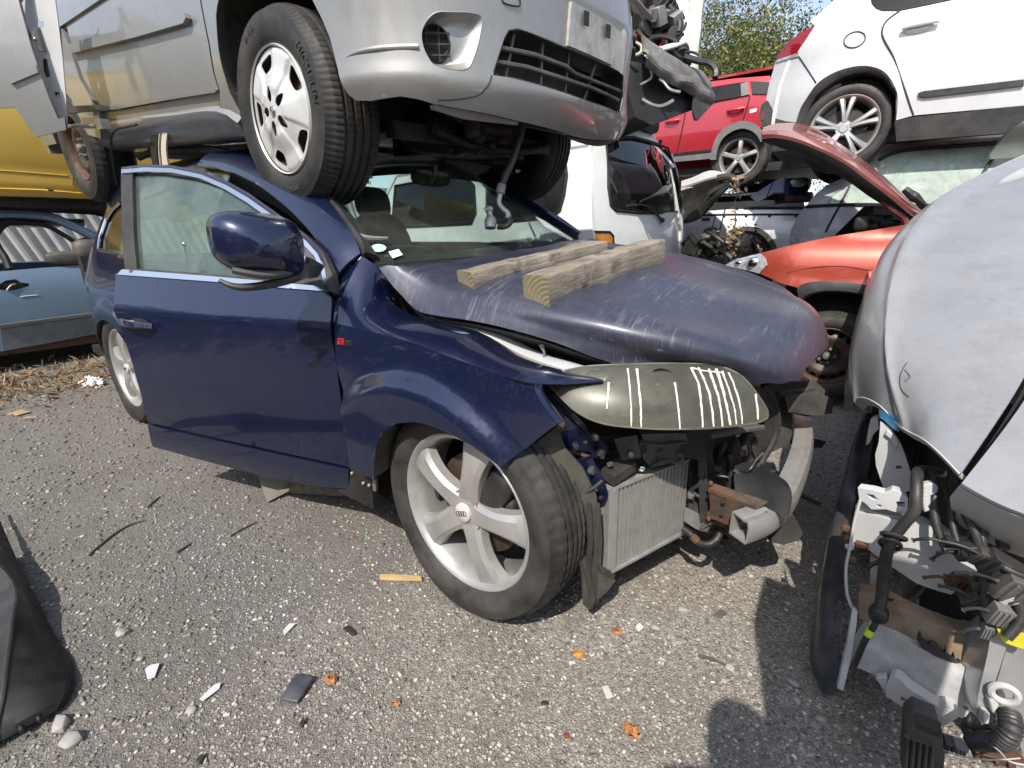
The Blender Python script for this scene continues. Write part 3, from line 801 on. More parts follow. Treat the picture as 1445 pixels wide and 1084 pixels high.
# turned-in edge at the headlamp
E0 = side(low[-4:, 0], low[-4:, 1]); E0 = np.concatenate([E0, C0[-1:]])
loft(fend, [E0, E0+np.array([.006, .02, -.002]), E0+np.array([-.01, .055, -.01])], 10, 5, .002)
# flange into the bonnet gap
loft(fend, [A2, A2+np.array([0, .02, -.012]), A2+np.array([0, .045, -.05])], 40, 5, .002)
fender = fend.build('front_wing', M['navy'])
# arch lip and liner
lip = side(WR[:, 0], WR[:, 1])
lm_ = WMB()
cl = np.array([lip+np.array([0, k, 0]) for k in (.0, .05, .16)]); cl[1] = cl[1]+(cl[1]-np.array([ARC[0], 0, ARC[1]]))*np.array([.03, 0, .03]); cl[2] = cl[2]+(cl[2]-np.array([ARC[0], 0, ARC[1]]))*np.array([.10, 0, .10])
loft(lm_, list(cl)+[cl[2]+np.array([0, .15, 0])], 40, 8, .003)
# drooping torn front half of the liner
tl = T3([(706, 655, 1, -.93), (740, 634, 1, -.90), (786, 600, 1, -.86)])
tb = T3([(735, 690, 1, -.90), (765, 735, 1, -.84), (815, 700, 1, -.80)])
tc = T3([(800, 735, 1, -.86), (818, 790, 1, -.82), (838, 770, 1, -.76)])
td = T3([(822, 850, 1, -.80), (832, 858, 1, -.78), (842, 846, 1, -.75)])
loft(lm_, [tl, tb, tc, td], 16, 20, .004)
te = T3([(838, 770, 1, -.76), (846, 806, 1, -.74), (858, 815, 1, -.72)]); tf = T3([(842, 846, 1, -.75), (856, 834, 1, -.73), (868, 818, 1, -.70)])
loft(lm_, [te, tf], 8, 4, .004)
def flap(name, pts, mat='liner', th=(-.004, .008, 0), par=fender):
    b = WMB(); P_ = T3([(x, y, 1, v) for x, y, v in pts]); prism(b, P_, th); return b.build(name, M[mat], par, 25)
lm_.build('arch_liner', M['liner'], fender)
flap('liner_flap', [(712, 655, -.93), (745, 634, -.90), (786, 602, -.87), (797, 632, -.84), (822, 660, -.81), (842, 700, -.79), (846, 745, -.77), (842, 790, -.76), (832, 770, -.79), (818, 735, -.82), (800, 700, -.85), (776, 690, -.88), (760, 676, -.90), (738, 664, -.92)])
flap('liner_flap', [(826, 716, -.81), (846, 712, -.78), (850, 760, -.75), (848, 800, -.74), (868, 812, -.70), (862, 830, -.71), (848, 838, -.73), (843, 852, -.745), (830, 857, -.77), (826, 830, -.78), (822, 790, -.80), (830, 760, -.80)])
flap('liner_strip', [(829, 712, -.815), (834, 712, -.812), (837, 760, -.80), (834, 800, -.79), (840, 850, -.78), (833, 856, -.785), (827, 812, -.80), (830, 770, -.81)], 'plastic')
flap('liner_strip', [(764, 672, -.905), (772, 690, -.90), (784, 700, -.89), (779, 704, -.89), (764, 694, -.90), (757, 678, -.91)], 'plastic')
cb = WMB(); tube(cb, T3([(772, 612, 1, -.86), (760, 650, 1, -.85), (775, 680, 1, -.84), (806, 700, 1, -.82), (835, 690, 1, -.80), (850, 678, 1, -.78)]), .006); tube(cb, T3([(833, 700, 1, -.78), (824, 760, 1, -.80), (826, 800, 1, -.79), (832, 845, 1, -.78)]), .008); cb.build('loose_cable', M['hose'], fender)

# ---- badge on the wing: red S and a slanted line of letters
bd = WMB()
def sidept(px, off=.004): 
    s = solve(side, [px], guess=(-.45, .85))[0]; return side(s[0], s[1])+np.array([0, -off, 0])
for pts, mi in (([(478, 477), (487, 478), (486, 487), (477, 486)], 1), ([(488, 480), (497, 481), (497, 489), (488, 488)], 0)):
    prism(bd, [sidept(q) for q in pts], (0, .004, 0), mi)
for a, b in (((480, 484), (484, 479)), ):
    pass
tube(bd, [sidept(q, .006) for q in ((485.3, 479.5), (481, 479.6), (480.5, 482), (484, 482.6), (483.8, 485), (479, 484.8))], .0011, 6, 2)
for x in (489.5, 491.5, 493.5, 495.5): tube(bd, [sidept((x, 487), .006), sidept((x+.3, 483.5), .006)], .0008, 5, 2, smooth=False)
tube(bd, [sidept((488.5, 481.2), .006), sidept((496.5, 482.2), .006)], .0008, 5, 2, smooth=False)
bd.build('wing_badge', [M['chrome'], M['badge_red'], M['plastic']], fender)

# ---- wheels
HUBZ = .37
Mfw = rotz(-.0526)
wheel(suv, L((0, -.95, HUBZ)), Mfw, 'five_spoke', .366, .262, .180, rot=-1.17, tyre_mat='rubber_worn', flat=.006, seg=240)
cal = WMB(); blob(cal, (.10, -.88, .45), (.05, .05, .11), roty(.5), pw=3); blob(cal, (.14, -.87, .40), (.03, .035, .05)); cal.build('brake_caliper', M['grime'])
wheel(suv, L((-3.0, -.96, HUBZ)), np.eye(3), 'five_spoke', .378, .262, .27, rot=.35, tyre_mat='rubber', flat=.012)
wheel(suv, L((0, .95, HUBZ)), rotz(math.pi-.05), 'five_spoke', .378, .262, .27, rot=.2, tyre_mat='rubber')
wheel(suv, L((-3.0, .96, HUBZ)), rotz(math.pi), 'five_spoke', .378, .262, .27, rot=.9, tyre_mat='rubber')

# ---- front door, ajar
HG = np.array([-.555, -.955]); DA = R(16.2)
du_ = np.array([-math.cos(DA), -math.sin(DA)]); dn_ = np.array([math.sin(DA)*-1, -math.cos(DA)]); dn_ = np.array([-du_[1]*-1, 0]) if False else np.array([math.sin(DA), -math.cos(DA)])
dprof = Tab([.15, .22, .30, .40, .55, .75, .88, .915, .935, 1.0, 1.05, 1.25, 1.47, 1.6], [-.055, -.035, -.012, .0, .016, .020, .022, .022, .014, -.018, -.042, -.125, -.24, -.32])
def door(u, v):
    off = dprof(v)-.02*(1-np.clip(u/.25, 0, 1))**2*0
    a = HG[0]+du_[0]*u+dn_[0]*off; b = HG[1]+du_[1]*u+dn_[1]*off
    return np.stack([a, b, v+0*u], -1)
def ds(pts, g=(.5, .8)): return solve(door, pts, guess=g)
dbody = ds([(163, 386), (300, 396), (400, 404), (461, 409), (468, 420), (467, 449), (475, 517), (482, 571), (492, 640), (493, 659), (400, 639), (300, 617), (209, 596), (200, 560), (188, 517), (176, 480), (168, 455), (161, 420)])
d_ = WMB(); panel(d_, dbody, door, .025, (), -.04)
dr = d_.build('front_door', M['navy'], label='open front door')
d_ = WMB(); panel(d_, ds([(210, 599), (300, 620), (400, 642), (493, 662), (494, 689), (457, 687), (380, 674), (271, 645), (217, 630)], (.5, .4)), lambda u, v: door(u, v)+np.array([0, -.004, 0]), .025, (), -.035)
d_.build('sill_cover', M['navy'], dr)
# window frame, glass, chrome
fr_out = [(163, 384), (176, 380), (172, 300), (171, 236), (205, 232), (242, 233.5), (283, 241), (319, 255), (350, 272), (381, 294), (410, 315), (432, 332), (455, 355), (468, 385), (473, 414), (461, 410)]
gl = [(193, 379), (262, 384), (350, 391), (405, 396), (408, 360), (400, 322), (384, 304), (352, 284), (320, 266), (272, 251), (222, 243.5), (187, 244), (188, 300)]
df = WMB(); panel(df, ds(fr_out+[(440, 404), (404, 400), (300, 391), (190, 382)], (.5, 1.2)), door, .03, [ds(gl, (.5, 1.2))], -.03)
df.build('window_frame', M['plastic'], dr)
def inset(off): return lambda u, v: door(u, v)-np.array([dn_[0], dn_[1], 0])*off
g_ = WMB(); panel(g_, solve(inset(.016), [(190, 382), (300, 390), (412, 398), (414, 360), (404, 320), (386, 302), (352, 282), (320, 264), (272, 249), (222, 241.5), (184, 242), (186, 300)], guess=(.5, 1.2)), inset(.016), .05, (), -.004)
g_.build('door_glass', M['glass_green'], dr)
ch = WMB(); off = lambda u, v: door(u, v)+np.array([dn_[0], dn_[1], 0])*.007
cs = lambda q: solve(off, q, guess=(.5, 1.1))
panel(ch, cs([(172, 380), (300, 390), (400, 399), (459, 404.5), (461, 411), (400, 406.5), (300, 397.5), (165, 387.5)]), off, .03, (), -.008)
top_o = [(171.5, 239), (205, 236), (242, 237.5), (283, 246), (319, 261), (350, 279), (381, 301), (410, 322), (432, 340), (448, 358), (458, 380), (462, 405)]
top_i = [(457, 405), (453, 383), (443, 361), (428, 345), (407, 328), (378, 307), (347, 285), (317, 267), (282, 251.5), (242, 243.5), (205, 242), (171, 244.5)]
panel(ch, cs(top_o+top_i), off, .02, (), -.008)
ch.build('chrome_window_trim', M['chrome'], dr)
pa = WMB(); panel(pa, cs([(176, 238), (205, 233.5), (242, 234.5), (283, 242), (319, 256.5), (350, 274), (381, 296.5), (410, 317.5), (432, 335), (450, 352), (458, 374), (448, 358), (432, 339), (410, 321), (381, 300), (350, 278), (319, 260), (283, 245.5), (242, 237), (205, 235.5), (173, 238)]), off, .02, (), -.012)
pa.build('frame_top', M['navy'], dr)
# handle: dished cup and bar
ho = WMB(); hc = ds([(170, 452), (185, 447), (208, 450), (221, 456), (215, 466), (200, 471), (180, 465)])
c3 = door(hc[:, 0], hc[:, 1]); cc = c3.mean(0)-np.array([dn_[0], dn_[1], 0])*.03
for i in range(len(c3)):
    a, b = c3[i], c3[(i+1) % len(c3)]
ring = np.array([c3+np.array([dn_[0], dn_[1], 0])*.002, c3*.75+cc*.25+np.array([dn_[0], dn_[1], 0])*.002])
b1 = door(*ds([(172, 452)])[0])+np.array([dn_[0], dn_[1], 0])*.012; b2 = door(*ds([(196, 455)])[0])+np.array([dn_[0], dn_[1], 0])*.038; b3 = door(*ds([(220, 460)])[0])+np.array([dn_[0], dn_[1], 0])*.012
p = crs([b1, b2, b3], 14)
for w_ in (-.006, .0, .006): tube(ho, p+np.array([0, 0, w_]), [.006, .010, .011, .010, .006], 8, smooth=False)
blob(ho, cc+np.array([dn_[0], dn_[1], 0])*.028, (.065, .006, .028), rotz(DA), pw=2.2, m=1)
ho.build('door_handle', [M['navy'], M['seal']], dr)
# lock button rod and inner card seen through the glass
lk = WMB(); base = inset(.06)(*solve(inset(.06), [(268, 384)], guess=(.5, 1.1))[0]); tube(lk, [base, base+np.array([0, 0, .11])], .004); blob(lk, base+np.array([0, 0, .11]), (.007, .007, .009)); lk.build('lock_pin', M['chrome'], dr)
# mirror: arm, shell, glass
mi = WMB()
mc = WORLD.P(369, 346, 1, -1.17); ax = np.array([.30, -.90, .0]); ax /= np.linalg.norm(ax)
Mm = rotz(-.25)
nu, nv = 36, 20
u = np.linspace(0, 2*math.pi, nu, endpoint=False); v = np.linspace(0, 1, nv)
secs = []
for t in v:                                                 # t: 0 = glass rim (rear), 1 = nose (front)
    k = math.sqrt(max(0, 1-t**2.4)); k = max(k, .02)
    cu, su = np.cos(u), np.sin(u)
    X = np.sign(cu)*np.abs(cu)**.60*.126*k; Z = np.sign(su)*np.abs(su)**.58*.092*k*(1-.12*(X/.128))
    Z = Z+.020*(X/.128)*k
    secs.append(np.stack([np.full(nu, -.045+.125*t), -X, Z], 1))
V = np.array(secs).reshape(-1, 3)@Mm.T+mc
mi.add(V, [f[::-1] for f in grid_faces(nv, nu, False, True)]+[tuple(range(nu))], 0)
mir = mi.build('door_mirror', M['navy'], dr, 50)
arm = WMB(); ma = WORLD.P(436, 384, 1, -.985)
loft(arm, [[ma+np.array([.05, .03, .02]), ma+np.array([0, -.02, .055]), ma+np.array([-.09, -.03, .01])], [mc+np.array([.055, .10, -.055]), mc+np.array([.02, .06, -.06]), mc+np.array([-.04, .06, -.07])]], 12, 8, .045)
tube(arm, crs([mc+np.array([.03, .10, -.062])]+[mc+np.array([.04, 0, -.083])]+[mc+np.array([-.005, -.09, -.066])], 12), [.012, .014, .010], 8, smooth=False)
tri = ds([(408, 398), (459, 404), (452, 378), (440, 356), (424, 340), (408, 324)], (.2, 1.1)); panel(arm, tri, lambda u, v: door(u, v)+np.array([dn_[0], dn_[1], 0])*.004, .03, (), -.02)
arm.build('mirror_arm', M['plastic_dusty'], mir)
mtr = WMB(); tube(mtr, [mc+Mm@np.array([x, y, z]) for x, y, z in ((-.03, .135, -.045), (.0, .118, -.083), (.01, .03, -.108), (.0, -.08, -.115), (-.02, -.12, -.095))], [.006, .011, .013, .011, .006], 8); mtr.build('mirror_base_trim', M['plastic'], mir)
mg = WMB(); lathe(mg, [(.001, 0), (.09, .002)], 24); 
mg = WMB(); blob(mg, mc+Mm@np.array([-.047, 0, 0]), (.004, .112, .08), Mm, pw=3.2); mg.build('mirror_glass', M['chrome'], mir)
# scuff mark where the door meets the wing
# ---------------------------------------------------------------- the SUV: bonnet, glass, roof, rear, front end
class Grid:
    """smooth surface through a grid of control points"""
    def __init__(s, ctrl, n=80):
        C = np.asarray(ctrl, float); a = np.array([crs(r, n) for r in C]); s.n = n
        s.G = np.stack([crs(a[:, j], n) for j in range(n)], 1)      # (lateral, along, 3)
    def __call__(s, u, v):
        u = np.asarray(u, float); v = np.asarray(v, float); n = s.n
        x = np.clip(u, 0, 1)*(n-1); y = np.clip(v, 0, 1)*(n-1)
        i = np.minimum(x.astype(int), n-2); j = np.minimum(y.astype(int), n-2); f = (x-i)[..., None]; g = (y-j)[..., None]
        P = (s.G[j, i]*(1-f)+s.G[j, i+1]*f)*(1-g)+(s.G[j+1, i]*(1-f)+s.G[j+1, i+1]*f)*g
        # linear beyond the edge, so that a solver can come back
        du = np.where(u < 0, u, np.where(u > 1, u-1, 0))[..., None]; dv = np.where(v < 0, v, np.where(v > 1, v-1, 0))[..., None]
        return P+du*(s.G[j, i+1]-s.G[j, i])*(n-1)+dv*(s.G[j+1, i]-s.G[j, i])*(n-1)
def mirror(c, sh=.06):
    return c*np.array([1, -1, 1])+np.stack([0*c[:, 0], 0*c[:, 0], -2*sh*c[:, 1]], 1)
b0 = TW([(545, 385), (559, 428), (591, 439), (641, 450), (685, 457), (764, 477), (836, 502), (868, 514), (905, 540)], [-.775, -.77, -.77, -.765, -.755, -.73, -.69, -.655, -.62])
b0 = arclen(np.concatenate([b0[:1], b0[2:]]), 11)
b1 = TW([(575, 382), (620, 402), (740, 427), (860, 458), (960, 487), (1040, 511), (1075, 527), (1085, 548)], [-.73, -.70, -.69, -.67, -.61, -.51, -.42, -.38])
b1 = arclen(b1, 11)
b3 = arclen([(-.345, 0, 1.150), (-.1, 0, 1.140), (.25, 0, 1.09), (.5, 0, 1.03), (.68, 0, .985), (.79, 0, .935), (.842, 0, .87), (.832, 0, .78), (.78, 0, .68)], 11)
b2 = arclen([(-.40, -.42, 1.12), (-.1, -.42, 1.09), (.2, -.42, 1.045), (.45, -.40, .985), (.62, -.36, .93), (.74, -.31, .875), (.785, -.28, .81), (.765, -.26, .74), (.72, -.25, .66)], 11)
b25 = (b2+b3)/2+np.array([.012, 0, .006])
BON = Grid([b0, b0*.7+b1*.3+np.array([0, 0, .008]), b1, b2, b25, b3, mirror(b25), mirror(b2), mirror(b1), mirror(b0)])
BON0 = BON
def BON(u, v):
    u = np.asarray(u, float); v = np.asarray(v, float)
    cz = lambda c, w_, h_: h_*np.exp(-np.abs(v-c)/w_)
    r = (cz(.215, .045, .013)+cz(.785, .045, .013)+cz(.40, .05, .005)+cz(.60, .05, .005))*sstep(u/.12)*sstep((.93-u)/.2)
    return BON0(u, v)+r[..., None]*np.array([.1, 0, 1.])
rear_edge = solve(BON, [(537, 379.5), (613, 376), (700, 364), (764, 352)], guess=(.02, .3))
front = solve(BON, [(868, 514), (915, 513), (961, 513), (1005, 513.5), (1025, 518), (1046, 528), (1061, 539), (1090, 539), (1110, 536), (1124, 535), (1132, 519), (1149, 502), (1166, 486)], guess=(.9, .1))
# near border along the gap, far border mirrored
out = [(0.0, 0.0)]
out = [tuple(p) for p in rear_edge]+[(0.0, .72), (0.0, .86), (.0, 1.0)]+[(u, 1.0) for u in (.1, .3, .5, .7, .85)]
fu = [tuple(p) for p in front]
farfront = [(min(.985, u), 1-v) for u, v in fu if v < .42 and v > .02]
out = out+farfront+[p for p in fu[::-1]]
out = out+[(u, 0.0) for u in np.linspace(fu[0][0], .0, 9)[1:-1]]
bo = WMB(); panel(bo, np.array(out), BON, .018, (), -.012)
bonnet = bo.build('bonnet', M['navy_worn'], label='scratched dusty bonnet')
# black slot under the bonnet edge
un = WMB(); e = np.array([BON(u, 0.0) for u in np.linspace(.0, .87, 30)])
loft(un, [e+np.array([0, .012, -.012]), e+np.array([0, .055, -.035]), e+np.array([0, .12, -.08])], 30, 5, .004)
un.build('bonnet_underside', M['plastic'], bonnet)
inn = WMB(); fl = A2[18:]
loft(inn, [fl+np.array([0, .006, -.006]), fl+np.array([0, .04, .004]), fl+np.array([0, .075, .002]), fl+np.array([0, .10, -.04])], 30, 4, .003); inn.build('inner_wing', M['primer'])
st = WMB(); a = TW([(768, 497), (764, 486)], -.70); tube(st, [a[0]+np.array([0, 0, -.02]), a[0]+np.array([0, 0, .0]), a[1]], [.005, .004, .009], 10, smooth=False); st.build('bonnet_stop', M['steel'])

# ---- pillars, windscreen, roof
pn = np.array([(-.545, -.755, 1.110), (-.80, -.69, 1.272), (-1.05, -.63, 1.425), (-1.25, -.588, 1.535), (-1.40, -.56, 1.585)])
pfm = mirror(pn)
mid0 = np.array([(-.36, 0, 1.125), (-.62, 0, 1.28), (-.90, 0, 1.455), (-1.14, 0, 1.60), (-1.30, 0, 1.675)])
q1 = (pn+mid0)/2+np.array([.06, 0, .012]); q2 = (pfm+mid0)/2+np.array([.06, 0, .012])
WS = Grid([pn, q1, mid0, q2, pfm])
ws = WMB(); panel(ws, np.array([(0, .0), (1, .0), (1, .25), (1, .5), (1, .75), (1, 1), (.5, 1), (0, 1), (0, .75), (0, .5), (0, .25)]), WS, .04, (), -.005)
wsc = ws.build('windscreen', M['windscreen'])
bb = WMB(); dots = WS
for (ua, ub, va, vb) in ((-.015, .05, .0, 1.), (.90, 1.01, 0, 1.), (0, 1, -.01, .03), (0, 1, .97, 1.01)):
    q = np.array([(ua, va), (ub, va), (ub, (va+vb)/2), (ub, vb), (ua, vb), (ua, (va+vb)/2)])
    panel(bb, q, lambda u, v: WS(u, v)-np.array([0, 0, .008]), .05, (), -.003)
bb.build('black_border', M['seal'], wsc)
sk_ = WMB(); c = [WS(*solve(WS, [p], guess=(.1, .2))[0]) for p in ((548, 358), (562, 354), (568, 362), (554, 367))]; prism(sk_, np.array(c)+np.array([.004, -.002, .006]), (0, 0, .001)); sk_.build('windscreen_sticker', M['paper'], wsc)
sk_ = WMB(); c = [WS(*solve(WS, [(534+11*math.cos(a), 352.5+5.5*math.sin(a))], guess=(.1, .2))[0]) for a in np.arange(12)*math.pi/6]
prism(sk_, np.array(c)+np.array([.004, -.002, .006]), (0, 0, .001)); sk_.build('tax_disc', simple('pale_cyan_card', (.35, .52, .52), .5), wsc)
ap = WMB()
oo = TW([(474, 405), (470, 385), (462, 362), (448, 337), (425, 311), (398, 287), (368, 265), (340, 250), (312, 240), (284, 236)], [-.865, -.86, -.845, -.825, -.80, -.775, -.745, -.72, -.70, -.69])
in_ = TW([(512, 362), (505, 345), (490, 322), (474, 300), (455, 280), (430, 262), (405, 248), (375, 232), (345, 222), (312, 219)], [-.795, -.78, -.755, -.725, -.695, -.665, -.645, -.625, -.62, -.62])
A, B = dmatch([oo, in_], 40)
G = [A*(1-t)+B*t+np.array([0, -.022, .022])*.45*math.sin(math.pi*t) for t in np.linspace(0, 1, 8)]
sheet(ap, np.stack(G, 1), .02)
P2b = np.array([crs(in_, 40)[k] for k in range(40)]); Wn = np.array([WS(t, 0.) for t in np.linspace(.0, .98, 40)])
apil = ap.build('windscreen_pillar', M['navy'])
tr = WMB(); loft(tr, [crs(in_[:7], 30)+np.array([0, .0, .004]), np.array([WS(t, .0) for t in np.linspace(.02, .8, 30)])+np.array([.0, 0, .004])], 30, 4, .02, lin=True); tr.build('pillar_trim', M['plastic'], apil)
sl = WMB(); tube(sl, crs(oo, 40)+np.array([0, .035, -.01]), .012, 8, smooth=False); tube(sl, crs(oo, 40)+np.array([-.01, .06, -.03]), .012, 8, smooth=False)
loft(sl, [crs(oo, 40)+np.array([0, .0, .0]), crs(oo, 40)+np.array([-.02, .06, -.02]), crs(oo, 40)+np.array([-.03, .10, -.09])], 40, 6, .006); sl.build('door_seal', M['seal'], apil)
fp = WMB(); f2 = pfm; tube(fp, f2+np.array([0, .03, 0]), .035, 8); fp.build('windscreen_pillar', M['navy'])
rf = WMB()
secs = []
for x, yw, ze, zc in ((-1.36, .60, 1.585, 1.665), (-1.8, .615, 1.625, 1.70), (-2.6, .61, 1.64, 1.715), (-3.4, .58, 1.61, 1.69), (-4.0, .54, 1.54, 1.62), (-4.2, .50, 1.50, 1.57)):
    secs.append([(x, -yw-.02, ze-.055), (x, -yw+.03, ze), (x, -.3, zc-.01), (x, 0, zc+.01), (x, .3, zc+.02), (x, yw-.03, ze+.07), (x, yw+.02, ze+.02)])
loft(rf, secs, 30, 24, .02); roof = rf.build('roof', M['navy'])
rl = WMB(); tube(rl, T3([(197, 224, 1, -.60), (215, 215, 1, -.60), (250, 212, 1, -.60), (310, 214, 1, -.60), (340, 222, 1, -.60)]), [.014, .024, .024, .024, .012], 8); rl.build('roof_rail', M['seal'], roof)

# ---- body side behind the front door
sprof = Tab([.15, .25, .42, .6, .75, .88, .96, 1.05, 1.12, 1.3, 1.5, 1.62], [-.10, -.045, -.010, .012, .015, .008, -.012, -.045, -.075, -.165, -.275, -.34])
def sideR(x, z):
    y = -(.965+sprof(z))+.26*np.maximum(0, -3.15-x)**2
    r = np.hypot(x+3.0, z-.28); y = y-.022*sstep((.56-r)/.07)
    return np.stack([x+0*z, y, z+0*x], -1)
sd = WMB(); an = np.linspace(math.pi, 0, 16)
archR = [(-3.0+.43*math.cos(a), .28+.43*math.sin(a)) for a in an]
panel(sd, np.array([(-4.12, .42), (-3.43, .28)]+archR[1:-1]+[(-2.57, .27), (-1.72, .24), (-1.68, .6), (-1.68, 1.09), (-2.6, 1.10), (-3.6, 1.12), (-4.05, 1.10)]), sideR, .035, (), .03)
quarter = sd.build('rear_quarter', M['navy'])
qg = solve(sideR, [(172, 357), (141, 353), (143, 335), (151, 312), (161, 296), (172, 286)], guess=(-3.1, 1.2))
dpo = np.array([(-2.75, 1.10), (-3.6, 1.12), (-4.03, 1.11), (-3.95, 1.30), (-3.7, 1.52), (-3.2, 1.585), (-2.75, 1.60)])
qgl = np.concatenate([qg, [(-2.85, 1.47), (-2.85, 1.15)]])
dp = WMB(); panel(dp, dpo, sideR, .04, [qgl], .03); dp.build('rear_pillar', M['navy'], quarter)
g2 = WMB(); panel(g2, qgl, lambda u, v: sideR(u, v)+np.array([0, .006, 0]), .05, (), .004); g2.build('quarter_glass', M['tinted'], quarter)
ct = WMB(); tube(ct, [sideR(*p)+np.array([0, -.006, 0]) for p in polyres(qg, .03, False)], .011, 8, smooth=False); ct.build('chrome_window_trim', M['chrome'], quarter)
dw = WMB(); loft(dw, [[sideR(x, 1.09) for x in (-1.66, -2.2, -2.8)], [sideR(x, 1.35) for x in (-1.66, -2.2, -2.8)], [sideR(x, 1.58) for x in (-1.66, -2.2, -2.8)]], 10, 8, .006); dw.build('rear_door_glass', M['glass'], quarter)
rl_ = WMB(); ar = np.array([sideR(x, z) for x, z in archR]); loft(rl_, [ar, ar+np.array([0, .10, .02]), ar+np.array([0, .35, 0])], 24, 5, .004); rl_.build('rear_arch_liner', M['liner'], quarter)
# other side and the inside of the shell, roughly
ls = WMB(); loft(ls, [[(x, .95, .3) for x in (-.6, -2, -4.0)], [(x, .985, .7) for x in (-.6, -2, -4.0)], [(x, .93, 1.17) for x in (-.6, -2, -4.0)]], 10, 8, .04); ls.build('far_side', M['navy'])
fw_ = mirror(np.concatenate([P0[::2], P0[-1:]])); fw2 = mirror(np.concatenate([P2[::2], P2[-1:]]))
lw = WMB(); loft(lw, [fw2, fw_, fw_*np.array([1, 1, 0])+np.array([0, .02, .62])], 30, 8, .004, flip=True); lw.build('far_wing', M['navy'])
flr = WMB(); box(flr, (-2.2, 0, .33), (4.0, 1.7, .06)); box(flr, (-.55, 0, .7), (.06, 1.5, .7)); box(flr, (-4.1, 0, .7), (.1, 1.6, .75)); box(flr, (-1.1, -.90, .30), (1.3, .10, .16)); box(flr, (.1, 0, .62), (1.0, .95, .18)); flr.build('floor_pan', M['grime'])
jk = WMB()
for q in ((497, 668), (513, 682), (521, 685)): blob(jk, TW([q], -.955)[0], (.008, .008, .008), pw=2)
prism(jk, TW([(494, 655), (530, 678), (530, 694), (496, 680)], -.945), (0, .01, 0)); jk.build('sill_bracket', M['steel'])

# ---- inside
dsh = WMB(); loft(dsh, [[(-.50, y, 1.06+.06*(y+.77)) for y in (-.74, 0, .74)], [(-.72, y, 1.09+.06*(y+.77)) for y in (-.72, 0, .72)], [(-.92, y, 1.06+.06*(y+.77)) for y in (-.72, 0, .72)], [(-.98, y, .85) for y in (-.72, 0, .72)]], 14, 14, .02)
dsh.build('dashboard', M['plastic'])
bn = WMB(); blob(bn, (-.92, -.30, 1.11), (.13, .19, .06)); bn.build('instrument_hood', M['plastic'])
def seat(y):
    s = WMB(); blob(s, (-1.62, y, .72), (.27, .26, .11), pw=3.2); blob(s, (-1.88, y, 1.02), (.10, .25, .36), roty(-.22), pw=3); s = s.build('seat', M['cloth'])
    h = WMB(); blob(h, (-1.98, y, 1.43), (.06, .14, .11), roty(-.15), pw=2.8); h.build('headrest', M['cloth'], s)
seat(-.38); seat(.40)
sw = WMB(); Ms = rotz(math.pi/2)@rotx(.45); torus(sw, (-1.13, -.38, 1.02), .185, .015, Ms, n=32); blob(sw, (-1.12, -.38, 1.02), (.03, .09, .07), roty(.4)); tube(sw, [(-1.12, -.55, 1.02), (-1.12, -.21, 1.02)], .014); tube(sw, [(-1.12, -.38, 1.02), (-.85, -.38, .95)], .04); sw.build('steering_wheel', M['plastic'])
rm = WMB(); blob(rm, (-1.02, 0.02, 1.50), (.025, .12, .04), rotz(-.2), pw=3); tube(rm, [(-1.0, .02, 1.5), (-.98, .02, 1.56)], .012); rm.build('inside_mirror', M['trim_grey'])
sv = WMB(); box(sv, (-1.17, .45, 1.60), (.03, .40, .14), roty(.9)); sv.build('sun_visor', M['trim_grey'])
wp = WMB(); tube(wp, [WS(*solve(WS, [p], guess=(.1, .1))[0])+np.array([.015, -.01, .02]) for p in ((447, 292), (470, 312), (497, 334), (512, 342), (547, 344))], [.008, .012, .012, .010, .006], 6); wp.build('wiper_blade', M['trim_grey'])
wp = WMB(); tube(wp, [WS(*solve(WS, [p], guess=(.1, .8))[0])+np.array([.015, -.01, .02]) for p in ((735, 280), (780, 307), (817, 334))], .009, 6); wp.build('wiper_blade', M['plastic'])
# ---- headlamp
O_ = np.array([.185, -.80]); I_ = np.array([.755, -.405]); dI = I_-O_; nI = np.array([dI[1], -dI[0]])/np.linalg.norm(dI)
def lens(u, v):
    b = .095*(1-(2*u-.92)**2)+.06*(1-((v-.69)/.13)**2)
    x = O_[0]+dI[0]*u+nI[0]*b; y = O_[1]+dI[1]*u+nI[1]*b
    return np.stack([x, y, v+0*u+.0*b], -1)
lo_ = [(766, 537), (775, 528), (819, 517), (887, 513), (961, 512), (1013, 515), (1046, 529), (1072, 559), (1086, 585), (1083, 592), (1042, 602), (961, 607), (899, 605), (847, 598), (814, 583), (790, 561)]
lq = solve(lens, lo_, guess=(.3, .72))
hl = WMB(); panel(hl, lq, lens, .02, (), -.006 if False else .006)
head = hl.build('headlamp', M['foggy'])
dr_ = WMB()
def drip(pts, w=.004, taper=None):
    q = solve(lens, pts, guess=(.5, .72)); p = polyres(q, .008, False); p[:, 0] += np.cumsum(RNG.normal(0, .0007, len(p)))
    P_ = lens(p[:, 0], p[:, 1])+np.array([nI[0], nI[1], 0])*.0005
    k = len(P_); wv = w*.8*(.7+.5*RNG.random(k))*np.linspace(1.15, .8, k); 
    tube(dr_, P_, list(wv), 6, smooth=False)
for pts, w in (([(859, 540), (856, 577)], .0042), ([(886, 520), (890, 545), (892, 602)], .0032), ([(899, 521), (902, 550), (905, 603)], .0042), ([(952, 540), (956, 565), (961, 605)], .0036),
               ([(975, 519), (985, 540), (993, 603)], .0040), ([(985, 519), (1000, 555), (1006, 602)], .0042), ([(1000, 521), (1013, 560), (1018, 602)], .0042), ([(1010, 521), (1022, 560), (1029, 600)], .0048), ([(1019, 524), (1032, 562), (1039, 599)], .0034), ([(1028, 526), (1044, 570), (1048, 598)], .0034), ([(1066, 556), (1069, 592)], .0036), ([(976, 519), (990, 523), (1018, 526)], .003)):
    drip(pts, w)
dr_.build('white_drips', M['drips'], head)
